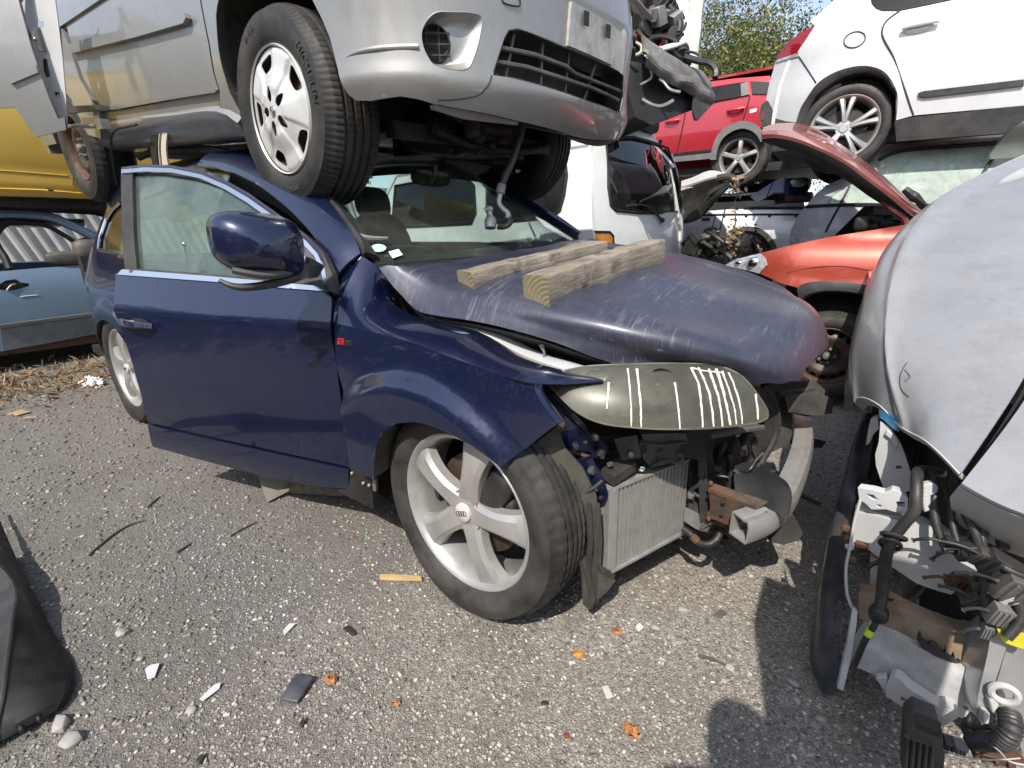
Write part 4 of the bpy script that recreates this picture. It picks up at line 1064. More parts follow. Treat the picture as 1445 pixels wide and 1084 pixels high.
hb = WMB(); rim_ = lens(lq[:, 0], lq[:, 1]); cb_ = np.array([.36, -.52, .70])
loft(hb, [np.concatenate([rim_, rim_[:1]]), np.concatenate([rim_, rim_[:1]])*.8+cb_*.2-np.array([nI[0], nI[1], 0])*.05, np.concatenate([rim_, rim_[:1]])*.4+cb_*.6-np.array([nI[0], nI[1], 0])*.10], 60, 5, .004); hb.build('lamp_housing', M['lamp_inside'], head)
for px_, r_ in (((848, 552), .046), ((938, 556), .052), ((1022, 560), .036)):
    rb = WMB(); c_ = lens(*solve(lens, [px_], guess=(.4, .74))[0])-np.array([nI[0], nI[1], 0])*.05; Mb = np.stack([np.array([-nI[1], nI[0], 0]), -np.array([nI[0], nI[1], 0]), np.array([0, 0, 1.])], 1)
    lathe(rb, [(r_, 0), (r_*.92, .012), (r_*.6, .04), (.012, .055), (.010, .03), (.001, .028)], 32, 0, Mb, c_); rb.build('reflector', M['alloy'], head)
    rb = WMB(); lathe(rb, [(r_*1.05, -.004), (r_*1.08, .004), (r_*1.0, .01)], 32, 0, Mb, c_); blob(rb, c_-np.array([nI[0], nI[1], 0])*.02, (.012, .012, .012)); rb.build('bezel', M['chrome'], head)

# ---- front end with the bumper off
def T4(pts): return T3([(x, y, 1, v) for x, y, v in pts])
cr = WMB()  # cross-flow cooler
BL = WORLD.P(862, 806, 1, -.70); BR = WORLD.P(964, 751, 1, -.385); TL = WORLD.P(866, 690, 1, -.70); TR = WORLD.P(971, 648, 1, -.385)
nn = np.cross(BR-BL, TL-BL); nn /= np.linalg.norm(nn)
if nn[0] < 0: nn = -nn
core = WMB(); prism(core, [BL, BR, TR, TL], -nn*.05, 0)
k = 19
for i in range(k):
    t = (i+.5)/k; a = BL*(1-t)+BR*t; b = TL*(1-t)+TR*t
    dd = (BR-BL)/k*.28
    prism(core, [a-dd, a+dd, b+dd, b-dd], nn*.006, 1)
rad = core.build('oil_cooler', [M['fins'], M['alu']])
tk = WMB(); e1 = (TL-BL)
prism(tk, [BL-(BR-BL)*.015, BL+(BR-BL)*.03, TL+(TR-TL)*.03, TL-(TR-TL)*.015], nn*.010); prism(tk, [BL-(BR-BL)*.016, TL-(TR-TL)*.016, TL-(TR-TL)*.016-nn*.065, BL-(BR-BL)*.016-nn*.065], (BL-BR)*.03)
prism(tk, [BL, BR, BR+e1*.03, BL+e1*.03], nn*.012); prism(tk, [TL, TR, TR+e1*.02, TL+e1*.02], nn*.010); tk.build('cooler_frame', M['alu'], rad)
tp = WMB(); c1 = T4([(848, 674, -.70), (866, 686, -.70), (898, 664, -.60), (880, 654, -.60)]); 
for j in range(4):
    t = j/4; a = c1[0]*(1-t)+c1[3]*t; b = c1[1]*(1-t)+c1[2]*t; d = (c1[3]-c1[0])/4*.9
    prism(tp, [a, b, b+d, a+d], (0, 0, .030))
blob(tp, TW([(905, 660)], -.57)[0], (.015, .012, .012), m=1); tp.build('cooler_clip', [M['plastic'], M['chrome']], rad)
# slam-panel end and upright, painted
sp = WMB()
prism(sp, T4([(768, 560, -.80), (785, 556, -.78), (838, 612, -.70), (858, 632, -.66), (852, 646, -.67), (808, 645, -.73), (786, 622, -.78), (775, 598, -.80)]), (-.03, .04, -.01))
tube(sp, T4([(776, 562, -.80), (806, 590, -.75), (828, 612, -.71)]), .007, 8, m=0)
q = T4([(800, 636, -.74), (832, 645, -.71)]); tube(sp, [q[0], q[1]], .006, 8, m=1, smooth=False)
blob(sp, T4([(785, 589, -.795)])[0], (.012, .012, .012), m=2); blob(sp, T4([(826, 625, -.745)])[0], (.009, .008, .009), m=3, pw=2); blob(sp, T4([(840, 617, -.72)])[0], (.012, .01, .012), m=2)
sp.build('wing_bracket', [M['navy'], M['rust'], M['steel'], M['seal']])
up = WMB(); prism(up, T4([(808, 652, -.76), (836, 648, -.73), (852, 674, -.72), (860, 702, -.71), (852, 712, -.72), (842, 710, -.73), (828, 690, -.745)]), (-.02, .03, 0)); blob(up, T4([(827, 674, -.755)])[0], (.013, .013, .008), m=0); blob(up, T4([(841, 692, -.745)])[0], (.008, .008, .008), m=1, pw=2); blob(up, T4([(847, 702, -.74)])[0], (.009, .009, .009), m=1, pw=2)
up.build('bumper_bracket', [M['navy'], M['seal']])
# black lamp carrier
lc = WMB()
prism(lc, T4([(866, 620, -.66), (899, 614, -.62), (905, 646, -.61), (878, 650, -.64)]), (-.03, .04, 0)); blob(lc, T4([(890, 641, -.635)])[0], (.011, .011, .011), m=1, pw=2)
prism(lc, T4([(902, 622, -.60), (950, 612, -.50), (975, 622, -.45), (957, 652, -.47), (918, 660, -.56), (908, 648, -.60)]), (-.05, .06, 0))
prism(lc, T4([(905, 613, -.62), (955, 611, -.50), (985, 613, -.44), (1074, 601, -.30), (1078, 606, -.29), (1040, 613, -.36), (985, 624, -.45), (945, 620, -.52), (908, 621, -.61)]), (-.03, .03, .004))
tube(lc, T4([(902, 625, -.61), (940, 628, -.53), (975, 622, -.46)]), .007, 6); tube(lc, T4([(918, 659, -.57), (940, 649, -.52), (958, 653, -.48), (976, 622, -.45)]), .005, 6)
tube(lc, T4([(985, 618, -.45), (1030, 610, -.38), (1077, 603, -.30)]), .009, 6)
lc.build('lamp_carrier', [M['plastic_dusty'], M['steel']])
# ducts and grille surround right of the lamp
dk = WMB()
prism(dk, T4([(1062, 545, -.26), (1085, 548, -.20), (1098, 580, -.16), (1097, 620, -.17), (1080, 640, -.20), (1068, 652, -.23), (1060, 630, -.25), (1080, 600, -.21)]), (-.05, .05, 0))
tube(dk, T4([(1076, 545, -.22), (1094, 570, -.17), (1097, 610, -.17), (1078, 648, -.22), (1072, 660, -.24)]), .010, 6)
loft(dk, [T4([(1056, 612, -.27), (1052, 640, -.28), (1058, 662, -.28), (1085, 675, -.25)]), T4([(1068, 612, -.22), (1064, 645, -.22), (1072, 658, -.23), (1095, 664, -.22)])], 12, 5, .012)
dk.build('air_duct', M['plastic'])
gs = WMB()
prism(gs, T4([(1084, 541, .05), (1150, 537, .22), (1170, 556, .24), (1168, 583, .24), (1140, 588, .2), (1118, 584, .15), (1118, 625, .12), (1085, 640, .05), (1090, 600, .02)]), (-.06, .03, 0))
prism(gs, T4([(1100, 557, .0), (1150, 552, .14), (1168, 560, .18), (1166, 580, .18), (1140, 583, .12), (1105, 578, .02)]), (.02, -.02, 0))
tube(gs, T4([(1098, 556, .0), (1150, 548, .14)]), .008, 6); gs.build('grille_carrier', M['plastic_dusty'])
sh = WMB()
G0 = T4([(1037, 655, -.36), (1060, 652, -.33), (1075, 655, -.32), (1094, 670, -.33)]); G1 = T4([(1036, 680, -.42), (1062, 683, -.42), (1090, 684, -.43), (1116, 692, -.45)]); G2 = T4([(1040, 706, -.46), (1075, 712, -.47), (1098, 724, -.49), (1110, 738, -.50)])
loft(sh, [G0, G1, G2], 14, 12, .006, flip=True); sh.build('duct_cover', M['seal'])
# bumper beam: bent open box
bp = np.array([(.735, -.56, .390), (.785, -.475, .396), (.815, -.375, .404), (.830, -.2, .42), (.832, 0, .434), (.817, .2, .446), (.788, .36, .452), (.768, .44, .455)])
P_ = crs(bp, 26); bm_ = WMB(); secs = []
hh, dd = .037, .034
for i, p in enumerate(P_):
    t = P_[min(i+1, 25)]-P_[max(i-1, 0)]; t /= np.linalg.norm(t); nrm = np.array([t[1], -t[0], 0]); nrm /= np.linalg.norm(nrm)
    S = [(-dd, -hh), (dd*.8, -hh), (dd, -hh*.55), (dd*1.0, hh*.45), (dd*.75, hh), (dd*.2, hh*.93), (0, hh), (-dd, hh)]
    secs.append([p+nrm*a+np.array([0, 0, b]) for a, b in S])
S = np.array(secs); S = np.concatenate([S, S[:, :1]], 1)
sheet(bm_, S, .007); beam = bm_.build('bumper_beam', M['alu'], angle=25)
fo = WMB(); a = P_[8:18]; 
br = WMB()
bt = T4([(1002, 684, -.45), (1010, 683, -.45), (1085, 708, -.47), (1066, 719, -.50), (1002, 694, -.47)])
prism(br, bt, (0, 0, -.004), 0)
prism(br, T4([(1002, 692, -.47), (1066, 717, -.50), (1066, 742, -.50), (1035, 742, -.50), (1002, 728, -.47)]), (.0, .006, 0), 0)
prism(br, T4([(998, 724, -.47), (1034, 738, -.50), (1033, 743, -.50), (998, 730, -.47)]), (0, .07, 0), 1); prism(br, T4([(999, 690, -.475), (1036, 705, -.49), (1036, 709, -.49), (999, 694, -.475)]), (0, .01, 0), 1)
tube(br, T4([(1040, 736, -.52), (1060, 738, -.52), (1083, 724, -.49), (1078, 729, -.50)]), .008, 6, 0, smooth=False)
for q in ((1003, 682, -.46), (1000, 732, -.47)): blob(br, T4([q])[0], (.007, .007, .008), m=1)
blob(br, T4([(1020, 710, -.49)])[0], (.006, .006, .008), m=2); blob(br, T4([(1018, 727, -.49)])[0], (.005, .005, .007), m=2)
br.build('crash_bracket', [M['dark_steel'], M['rust'], M['seal']], beam)
# dark things between cooler and bracket
cl_ = WMB()
prism(cl_, T4([(972, 640, -.36), (1005, 632, -.30), (1012, 690, -.33), (1000, 730, -.38), (985, 735, -.40), (972, 720, -.40)]), (-.05, .06, 0)); prism(cl_, T4([(985, 650, -.40), (998, 646, -.38), (1000, 735, -.42), (988, 738, -.43)]), (-.01, .05, 0)); cl_.build('air_guide', M['plastic'])
cl_ = WMB(); loft(cl_, [T4([(966, 715, -.40), (990, 728, -.40), (1004, 742, -.42)]), T4([(966, 735, -.42), (985, 748, -.43), (998, 752, -.44)])], 8, 5, .01); tube(cl_, T4([(990, 745, -.44), (1004, 737, -.44), (1012, 738, -.43)]), .008, 6); cl_.build('lower_guide', M['plastic_dusty'])
hs = WMB(); tube(hs, T4([(964, 746, -.43), (976, 755, -.44), (985, 765, -.45), (1000, 768, -.45), (1012, 760, -.43), (1018, 745, -.40)]), .012, 10); hs.build('coolant_hose', M['hose']); hs = WMB(); tube(hs, T4([(1028, 640, -.33), (1033, 655, -.33), (1030, 690, -.34)]), .016, 10); hs.build('coolant_hose', M['hose']); hs = WMB(); tube(hs, T4([(1024, 624, -.38), (1020, 635, -.38), (1016, 640, -.38)]), .006, 8); hs.build('coolant_hose', M['hose'])
cn = WMB(); blob(cn, T4([(978, 760, -.45)])[0], (.012, .010, .010), m=0); tube(cn, T4([(976, 756, -.455), (984, 764, -.455)]), .014, 10, m=1, smooth=False); cn.build('hose_joint', [M['rust'], M['rust']])
us = WMB(); prism(us, T4([(930, 700, -.1), (1090, 640, .25), (1165, 622, .35), (1166, 631, .35), (1100, 680, .1), (1133, 755, -.28), (1128, 766, -.32), (1040, 772, -.40), (1000, 762, -.40)]), (-.02, 0, -.006)) if False else None
RW = np.random.default_rng(21)
for i in range(16):
    a_ = (RW.uniform(975, 1080), RW.uniform(612, 700), RW.uniform(-.40, -.30)); P_w = [a_]
    for j in range(3): P_w.append((P_w[-1][0]+RW.uniform(-22, 22), P_w[-1][1]+RW.uniform(4, 26), P_w[-1][2]+RW.uniform(-.03, .03)))
    wm = WMB(); tube(wm, T4(P_w), RW.uniform(.003, .007), 6)
    if i % 3 == 0: box(wm, T4([P_w[-1]])[0], RW.uniform(.014, .03, 3), rotz(RW.uniform(0, 3)))
    wm.build('wiring', M['hose'] if i % 4 else M['plastic_dusty'])
for i, (x, y, v) in enumerate(((848, 640, -.70), (862, 655, -.68), (835, 664, -.74), (905, 632, -.60), (930, 640, -.54), (960, 640, -.47), (812, 630, -.76), (795, 600, -.79), (975, 700, -.41), (1015, 660, -.37), (1048, 640, -.33))):
    wm = WMB(); c_ = T4([(x, y, v)])[0]; box(wm, c_, RW.uniform(.012, .03, 3), rotz(RW.uniform(0, 3))@rotx(RW.uniform(-.5, .5))); tube(wm, [c_, c_+np.array([.0, -.012, .004])], .006, 8); wm.build('clip', [M['plastic'], M['dark_steel'], M['plastic_dusty']][i % 3], bev=.002)
us = WMB()
prism(us, T4([(1085, 764, -.36), (1110, 753, -.28), (1133, 752, -.25), (1128, 763, -.29), (1105, 769, -.34)]), (-.04, .10, .0)); prism(us, T4([(1146, 618, .38), (1166, 623, .40), (1160, 632, .38), (1146, 632, .36)]), (-.06, .0, .0))
box(us, (.52, .05, .27), (.35, .75, .012)); us.build('undertray', M['plastic'])
dkb = WMB(); box(dkb, (.42, .12, .58), (.10, .85, .42)); box(dkb, (.50, .30, .45), (.12, .7, .25)); dkb.build('radiator_pack', M['grime'])
# ================================================================ the silver car stacked on the SUV
TF = Fr((-1.0436, .1089, 1.7279), 0, -.0501, .0648)
toy = thing('stacked_car', 'silver estate stacked on the roof of the blue SUV, rear door hanging open', 'car', TF)
def TP(pts, Y): return np.array([TF.P(x, y, 1, Y) for x, y in pts])
def TQ(pts): return np.array([TF.P(x, y, a, v) for x, y, a, v in pts])
tside = Tab([-.2, -.1, 0, .1, .2, .35, .5, .62, .8], [-.10, -.055, -.02, .0, .012, .02, .02, .01, -.02])
def tS(x, z):
    return np.stack([x+0*z, -(.875+tside(z))+.25*np.maximum(0, x-.15)**2+0*z, z+0*x], -1)
def ts(pts, g=(-.8, .2)): return solve(tS, pts, TF, g)
# front door
o = ts([(142, 150), (118, 111), (104, 69), (92, 31), (83, 0)])
top = [(o[-1][0]-.05, .62), (-1.0, .66), (-.40, .62), (-.27, .50)]
fd = np.concatenate([o, top, ts([(282, 0), (294, 62), (301, 104), (308, 127)]), ts([(250, 135), (200, 142)])])
b = MB(); panel(b, fd, tS, .035, (), .03); tdoor = b.build('front_door', M['silver'], toy)
b = MB(); mo = ts([(102, 64), (150, 51), (200, 38), (262, 21.5), (269, 21), (271, 27), (267, 35), (200, 54), (150, 66), (107, 77)])
panel(b, mo, lambda u, v: tS(u, v)+np.array([0, -.024, 0]), .03, (), .024); b.build('side_moulding', M['silver'], tdoor, 30)
b = MB(); mo = ts([(142, 150), (200, 142), (250, 135), (308, 128), (308, 131), (250, 140), (200, 149), (142, 159)]); panel(b, mo, lambda u, v: tS(u, v)+np.array([0, -.012, 0]), .03, (), .02)
mo = ts([(142, 159.5), (200, 149.5), (250, 140.5), (308, 131.5), (308, 152), (250, 158), (194, 164), (142, 170)]); panel(b, mo, lambda u, v: tS(u, v)+np.array([0, .004, 0]), .03, (), .02)
b.build('rocker_moulding', M['silver'], tdoor, 25)
# wing with the arch lip
b = MB(); arc = ts([(308, 0), (304.5, 21), (306, 45), (308, 69), (312, 90), (318, 111), (324, 130), (332, 145), (346, 171)], (-.3, .2))
wing = np.concatenate([ts([(284, 0), (296, 62), (303, 104), (310, 127), (310, 152), (322, 168)], (-.4, .1)), arc[::-1], [(-.16, .47), (.0, .50), (.25, .44), (.30, .60), (-.26, .62), (-.26, .50)]])
panel(b, wing, tS, .03, (), .004); tw = b.build('front_wing', M['silver'], toy)
b = MB(); aa = np.array([tS(*p) for p in arc]); up = np.array([tS(.40*math.cos(t), .06+.40*math.sin(t)) for t in np.linspace(math.pi*.92, .1*math.pi, 24)])
ring = np.concatenate([aa[::-1], [tS(-.14, .46), tS(.0, .49), tS(.2, .45), tS(.33, .33)]])
loft(b, [ring, ring+np.array([0, .02, 0]), ring*np.array([1.10, 1, 1.06])+np.array([0, .10, .02]), ring*np.array([1.06, 1, 1.04])+np.array([0, .40, .02])], 30, 8, .004)
b.build('arch_liner', M['liner'], tw)
b = MB()
for q in ((313, 60), (316, 84), (325, 120), (331, 143)): blob(b, TP([(q[0]+2, q[1])], -.85)[0], (.018, .006, .014), pw=2)
prism(b, TP([(309, 10), (314, 12), (318, 60), (322, 100), (336, 145), (345, 168), (340, 170), (330, 146), (316, 108), (312, 70)], -.855), (0, .006, 0)); b.build('arch_flange', M['silver'], tw)
# sill
b = MB(); s1 = TP([(120, 168), (142, 170), (194, 164), (250, 159), (322, 154), (346, 171)], -.845); s2 = TP([(128, 192), (150, 190), (200, 184), (250, 178), (322, 172), (350, 180)], -.83); s3 = TP([(138, 208), (150, 206), (200, 201), (250, 196), (322, 189), (352, 188)], -.79)
loft(b, [s1, (s1+s2)/2+np.array([0, -.02, 0]), s2, s3, s3+np.array([0, .2, 0])], 24, 10, .02); sill = b.build('sill', M['silver'], toy)
b = MB(); prism(b, TQ([(262, 170, 1, -.86), (308, 153, 1, -.86), (308, 150, 1, -.84), (240, 158, 1, -.84)]), (0, .05, -.01)); b.build('door_gap', M['seal'], sill)
# rear door, swung out
A = R(58); du = np.array([-math.cos(A), -math.sin(A)]); dn = np.array([math.sin(A), -math.cos(A)]); H0_ = np.array([-1.70, -1.06])
def rd(u, v):
    off = .03*(1-((v-.25)/.45)**2)
    return np.stack([H0_[0]+du[0]*u+dn[0]*off, H0_[1]+du[1]*u+dn[1]*off, v+0*u], -1)
r1 = solve(rd, [(26, 0), (45, 69), (69, 138), (82, 168), (93, 183), (52, 193), (45, 187), (21, 152)], TF, (.1, .2))
r2 = np.concatenate([r1, [(.62, .10), (.78, .35), (.82, .66), (.0, .70)]])
b = MB(); panel(b, r2, rd, .03, (), -.03); rdoor = b.build('rear_door', M['silver'], toy, label='rear door hanging open')
b = MB(); mo = solve(rd, [(11, 111), (52, 92), (55, 103), (17, 119)], TF, (.2, .2)); panel(b, mo, lambda u, v: rd(u, v)+np.array([dn[0], dn[1], 0])*.012, .03, (), -.012); b.build('side_moulding', M['silver'], rdoor)
b = MB(); mo = solve(rd, [(44, 179), (92, 166), (94, 183), (52, 194)], TF, (.2, .0)); panel(b, mo, lambda u, v: rd(u, v)+np.array([dn[0], dn[1], 0])*.008, .03, (), -.02); b.build('rocker_moulding', M['silver'], rdoor)
def shut(u, v):   # the hinge-side edge face
    return np.stack([H0_[0]+.02+.20*u+0*v, H0_[1]+.0+.055*u+0*v, v+0*u], -1)
hs_ = solve(shut, [(27, 0), (46, 69), (70, 138), (83, 168), (95, 178), (93, 140), (88, 80), (78, 0)], TF, (.1, .3))
hs_ = np.concatenate([hs_, [(.95, .66), (.0, .66)]])
holes = [solve(shut, [(57+dx*5, 34+dy*5) for dx, dy in ((-1, -1), (1, -.7), (1, 1), (-1, .8))], TF, (.3, .4)), solve(shut, [(60, 83), (66, 83), (71, 108), (65, 110), (61, 100)], TF, (.3, .3)), solve(shut, [(76, 130), (84, 130), (86, 137), (78, 138)], TF, (.3, .2))]
b = MB(); panel(b, hs_, shut, .02, holes, .004); b.build('door_edge', M['primer'], rdoor)
b = MB(); p = shut(*solve(shut, [(56, 58)], TF, (.3, .3))[0]); box(b, p+np.array([.02, -.01, 0]), (.02, .03, .10), rotz(.3)); tube(b, [p+np.array([.03, -.03, .03]), p+np.array([.05, -.03, -.01])], .010, 8); b.build('hinge', M['steel'], rdoor)
b = MB(); p = shut(*solve(shut, [(65, 96)], TF, (.3, .3))[0]); box(b, p+np.array([.0, .012, 0]), (.10, .01, .16), rotz(.25)); b.build('edge_recess', M['seal'], rdoor)
b = MB(); prism(b, TP([(92, 150), (140, 148), (143, 155), (95, 160)], -.96), (0, .02, 0)); b.build('door_check', M['plastic'], rdoor)
b = MB(); tube(b, TP([(90, 168), (93, 176), (112, 177), (135, 178)], -.99), .011, 8); box(b, TP([(145, 176)], -.97)[0], (.09, .04, .05)); b.build('lower_hinge', M['steel'], rdoor)
# pillar and inside seen in the gap of the open door
b = MB(); prism(b, TP([(86, 40), (96, 60), (112, 110), (140, 160), (142, 196), (124, 190), (104, 150), (92, 110)], -.90), (0, .05, 0)); b.build('centre_pillar', M['silver'], toy)
b = MB(); blob(b, (-2.15, -.62, .36), (.14, .22, .36), roty(-.2)); b.build('seat', M['trim_grey'], toy)
b = MB(); tube(b, TP([(98, 96), (108, 130), (122, 160), (134, 186)], -.88), .016, 8); b.build('door_seal', M['seal'], toy)
# ---- bumper
xs, ys = [], []
th = np.linspace(0, math.pi/2, 200); nn_ = 2.7
cx = .30+.575*np.cos(th)**(2/nn_); cy = .885*np.sin(th)**(2/nn_)
cx = np.append(cx, [.1, -.1]); cy = np.append(cy, [.892, .895])
sl_ = np.concatenate([[0], np.cumsum(np.hypot(np.diff(cx), np.diff(cy)))])
bz = Tab([-.14, -.09, -.04, 0.02, .055, .09, .2, .34, .40, .46, .55, .65], [-.13, -.085, -.035, .0, .012, .006, .0, .004, .008, .0, -.02, -.05])
def bump_s(u, v):
    a = np.abs(u); x = np.interp(a, sl_, cx); y = np.interp(a, sl_, cy)*np.sign(u)
    e = .004; tx = np.interp(a+e, sl_, cx)-np.interp(a-e, sl_, cx); ty = np.interp(np.abs(a+e), sl_, cy)-np.interp(np.maximum(a-e, 0), sl_, cy)
    l = np.hypot(tx, ty)+1e-9; nx, ny = ty/l, -tx/l*np.sign(u); off = bz(v)
    return np.stack([x+nx*off, y+ny*off, v+0*u], -1)
def bs(pts, g=(-.6, .1)): return solve(bump_s, pts, TF, g)
e1 = bs([(441, 0), (454, 26), (465, 52), (474, 86), (482, 118), (492, 134), (503, 142), (524, 142.5), (565, 136), (590, 140), (612, 147), (650, 154), (690, 161), (731, 171), (770, 180), (800, 189)], (-1.2, .3))
half = [tuple(p) for p in e1]
outl = half+[(.0, half[-1][1]-.004), (.25, half[-1][1]+.0)]+[(-u, v) for u, v in half[:-1] if u < -.35][::-1]+[(-half[0][0]-.0, .55), (.8, .58), (0, .58), (-.8, .58), (half[0][0], .55)]
# openings
gril = bs([(718, 42), (731, 40), (765, 52), (797, 66), (832, 80), (850, 88), (868, 97), (880, 107)], (-.4, .2))
grlo = bs([(712, 52), (703, 80), (696, 106), (720, 110), (745, 116), (770, 123), (801, 133), (825, 142), (846, 149), (862, 155), (876, 160)], (-.5, .12))[::-1]
gl_ = [tuple(p) for p in gril if p[0] < .2]; gb_ = [tuple(p) for p in grlo if p[0] < .25]
gu = max(p[0] for p in gb_+gl_)
hole = [tuple(p) for p in gril]+[(gril[-1][0]+.02, (gril[-1][1]+grlo[0][1])/2)]+[tuple(p) for p in grlo]
fog = bs([(600, 30), (614, 17), (640, 16), (668, 18), (680, 24), (678, 50), (668, 85), (660, 98), (640, 99), (610, 90), (597, 68), (594, 46)], (-.8, .2))
b = MB(); panel(b, np.array(outl), bump_s, .022, [np.array(hole), fog], .004); bum = b.build('bumper', M['silver'], toy)
# fog recess
fo = np.array([bump_s(*p) for p in crs(np.concatenate([fog, fog[:1]]), 40)])
cf = bump_s(*bs([(617, 58)], (-.8, .2))[0])+np.array([-.040, .022, 0])
ang = np.linspace(0, 2*math.pi, 40)
# lamp ring ordered like the hole
vv = fo-cf; nrm = np.array([.62, -.78, .0]); ex = np.cross([0, 0, 1.], nrm); ex /= np.linalg.norm(ex)
aa_ = np.arctan2(vv[:, 2], vv@ex)
rg = np.array([cf+.056*(math.cos(a)*ex+math.sin(a)*np.array([0, 0, 1.])) for a in aa_])
b = MB(); loft(b, [fo, fo*.55+rg*.45+nrm*-.012, rg], 60, 8, .003, flip=False); b.build('fog_lamp_recess', M['silver'], bum)
b = MB(); lathe(b, [(.001, .02), (.053, .018), (.057, .0), (.052, -.006), (.049, .01)], 32)
Mf = np.stack([ex, -nrm, np.array([0, 0, 1.])], 1)
for k in (-.03, 0, .03): tube(b, [(-.055, -.001, k), (.055, -.001, k*1.0)], .0035, 6, smooth=False); 
for k in (-.02, .02): tube(b, [(k, -.001, -.05), (k, -.001, .05)], .003, 6, smooth=False)
place(b, Mf, cf+nrm*.004); b.build('fog_lamp_blank', M['plastic'], bum)
# grille
b = MB(); gh = np.array([bump_s(*p) for p in hole]+[bump_s(*hole[0])])
loft(b, [gh, gh+np.array([-.05, 0, 0]), gh*np.array([1, 1, .9])+np.array([-.10, 0, .01])], 60, 5, .004, lin=True)
box(b, (.62, 0, .18), (.03, 1.3, .40)); gr = b.build('grille', M['plastic'], bum)
b = MB()
def gpt(px, back=.012): return bump_s(*bs([px], (-.2, .15))[0])+np.array([-back, 0, 0])
for L_ in ([(708, 66), (760, 77), (803, 93), (815, 103), (850, 117), (878, 128)], [(702, 86), (750, 95), (800, 111), (840, 124), (860, 133), (876, 141)]):
    tube(b, [gpt(q) for q in L_], .008, 6, smooth=False)
for q0, q1 in (((735, 46), (722, 112)), ((775, 58), (772, 124)), ((812, 74), (806, 134)), ((848, 90), (832, 143))): tube(b, [gpt(q0, .03), gpt(q1, .03)], .007, 6, smooth=False)
b.build('grille_bar', M['plastic_dusty'], gr)
b = MB(); box(b, (.66, 0, .18), (.006, 1.2, .34)); b.build('condenser', M['grime'], gr)
# number-plate plinth
b = MB(); pl = bs([(803, 3), (865, 39), (861, 93), (798, 65)], (-.05, .35)); pl = np.array(pl)
panel(b, pl, lambda u, v: bump_s(u, v)+np.array([.012, 0, 0]), .03, (), .016, 0); npl = b.build('number_plate_plinth', simple('peeling_white', (.52, .51, .48), .5, 0, 0, .22, 12, .1, 60, (.25, .2, .15), .6, 14), bum)
for q in ((819, 28), (850, 46)):
    b = MB(); p = bump_s(*bs([q], (0, .35))[0])+np.array([.0265, 0, 0]); box(b, p, (.006, .034, .045), rotx(.06)); b.build('bracket_hole', M['seal'], npl)
b = MB(); 
for q in ((812, 24), (855, 50), (826, 36), (834, 40)): blob(b, bump_s(*bs([q], (0, .35))[0])+np.array([.0275, 0, 0]), (.004, .006, .017), m=0)
b.build('rust_spots', M['rust'], npl) if False else None
b = MB(); lp = bs([(708, -2), (709, 3), (727, 9), (733, 8), (732, -4)], (-.3, .35))
tube(b, [bump_s(*p)+np.array([.003, 0, 0]) for p in lp], .0022, 6); b.build('tow_cover_seam', M['seal'], bum)
b = MB(); sm = bs([(694, 107), (688, 122), (676, 134), (650, 140), (618, 142)], (-.5, .05)); tube(b, [bump_s(*p)+np.array([.001, -.001, 0]) for p in sm], .0022, 6); b.build('bumper_seam', M['seal'], bum)
b = MB(); cr_ = bs([(484, 83), (500, 75), (530, 69), (590, 66)], (-1.1, .15)); q = np.array([bump_s(*p) for p in cr_]); tube(b, q+np.array([0, .004, 0]), [.003, .009, .011, .011], 10); b.build('bumper_crease', M['silver'], bum)
b = MB(); prism(b, TQ([(612, 148, 0, .66), (690, 162, 0, .72), (731, 172, 0, .76), (731, 176, 0, .76), (660, 168, 0, .70), (614, 154, 0, .66)]), (-.02, .0, 0)); b.build('lip_reinforcement', M['primer'], bum)
b = MB(); loft(b, [TQ([(800, 190, 0, .80), (845, 197, 0, .79), (880, 184, 0, .72)]), TQ([(805, 194, 0, .78), (840, 205, 0, .77), (872, 196, 0, .70)])], 10, 4, .008); b.build('torn_lip', M['plastic'], bum)
# ---- wheels
tw_ = wheel(toy, (0, -.87, 0), rotz(-.0544), 'trim', .350, .220, .225, rot=-1.30, tyre_mat='rubber', seg=384)
wheel(toy, (-2.6, -.865, 0), np.eye(3), 'steel', .350, .205, .225, rot=.2, tyre_mat='rubber', hub_mat='grime')
wheel(toy, (0, .87, 0), rotz(math.pi-.0544), 'steel', .350, .205, .225, tyre_mat='rubber')
wheel(toy, (-2.6, .865, 0), rotz(math.pi), 'steel', .350, .205, .225, tyre_mat='rubber')
def side_text(par, txt, ang, rad, size, T, Mw, mat, y=-.0185):
    cu = bpy.data.curves.new('lettering', 'FONT'); cu.body = txt; cu.size = size; cu.extrude = .0012; cu.align_x = 'CENTER'; cu.space_character = 1.12
    to = bpy.data.objects.new('lettering', cu); COL.objects.link(to); dg = bpy.context.evaluated_depsgraph_get(); me = bpy.data.meshes.new_from_object(to.evaluated_get(dg)); bpy.data.objects.remove(to)
    V = np.array([v.co[:] for v in me.vertices]); F = [tuple(p.vertices) for p in me.polygons]
    a = ang-V[:, 0]/rad; r = rad+V[:, 1]; b = MB(); b.add(np.stack([r*np.cos(a), y-V[:, 2]+.25*(np.abs(r-.285))**1.0*.06, r*np.sin(a)], 1), F); place(b, Mw, T); return b.build('tyre_lettering', mat, par, 30)
M['letter'] = simple('raised_rubber', (.055, .052, .048), .6, 0, 0, .2, 30)
side_text(tw_, 'MICHELIN', R(20), .280, .040, (0, -.87, 0), rotz(-.0544), M['letter']); side_text(tw_, 'ENERGY', R(-82), .272, .024, (0, -.87, 0), rotz(-.0544), M['letter']); side_text(tw_, '65 R16', R(112), .280, .026, (0, -.87, 0), rotz(-.0544), M['letter'])
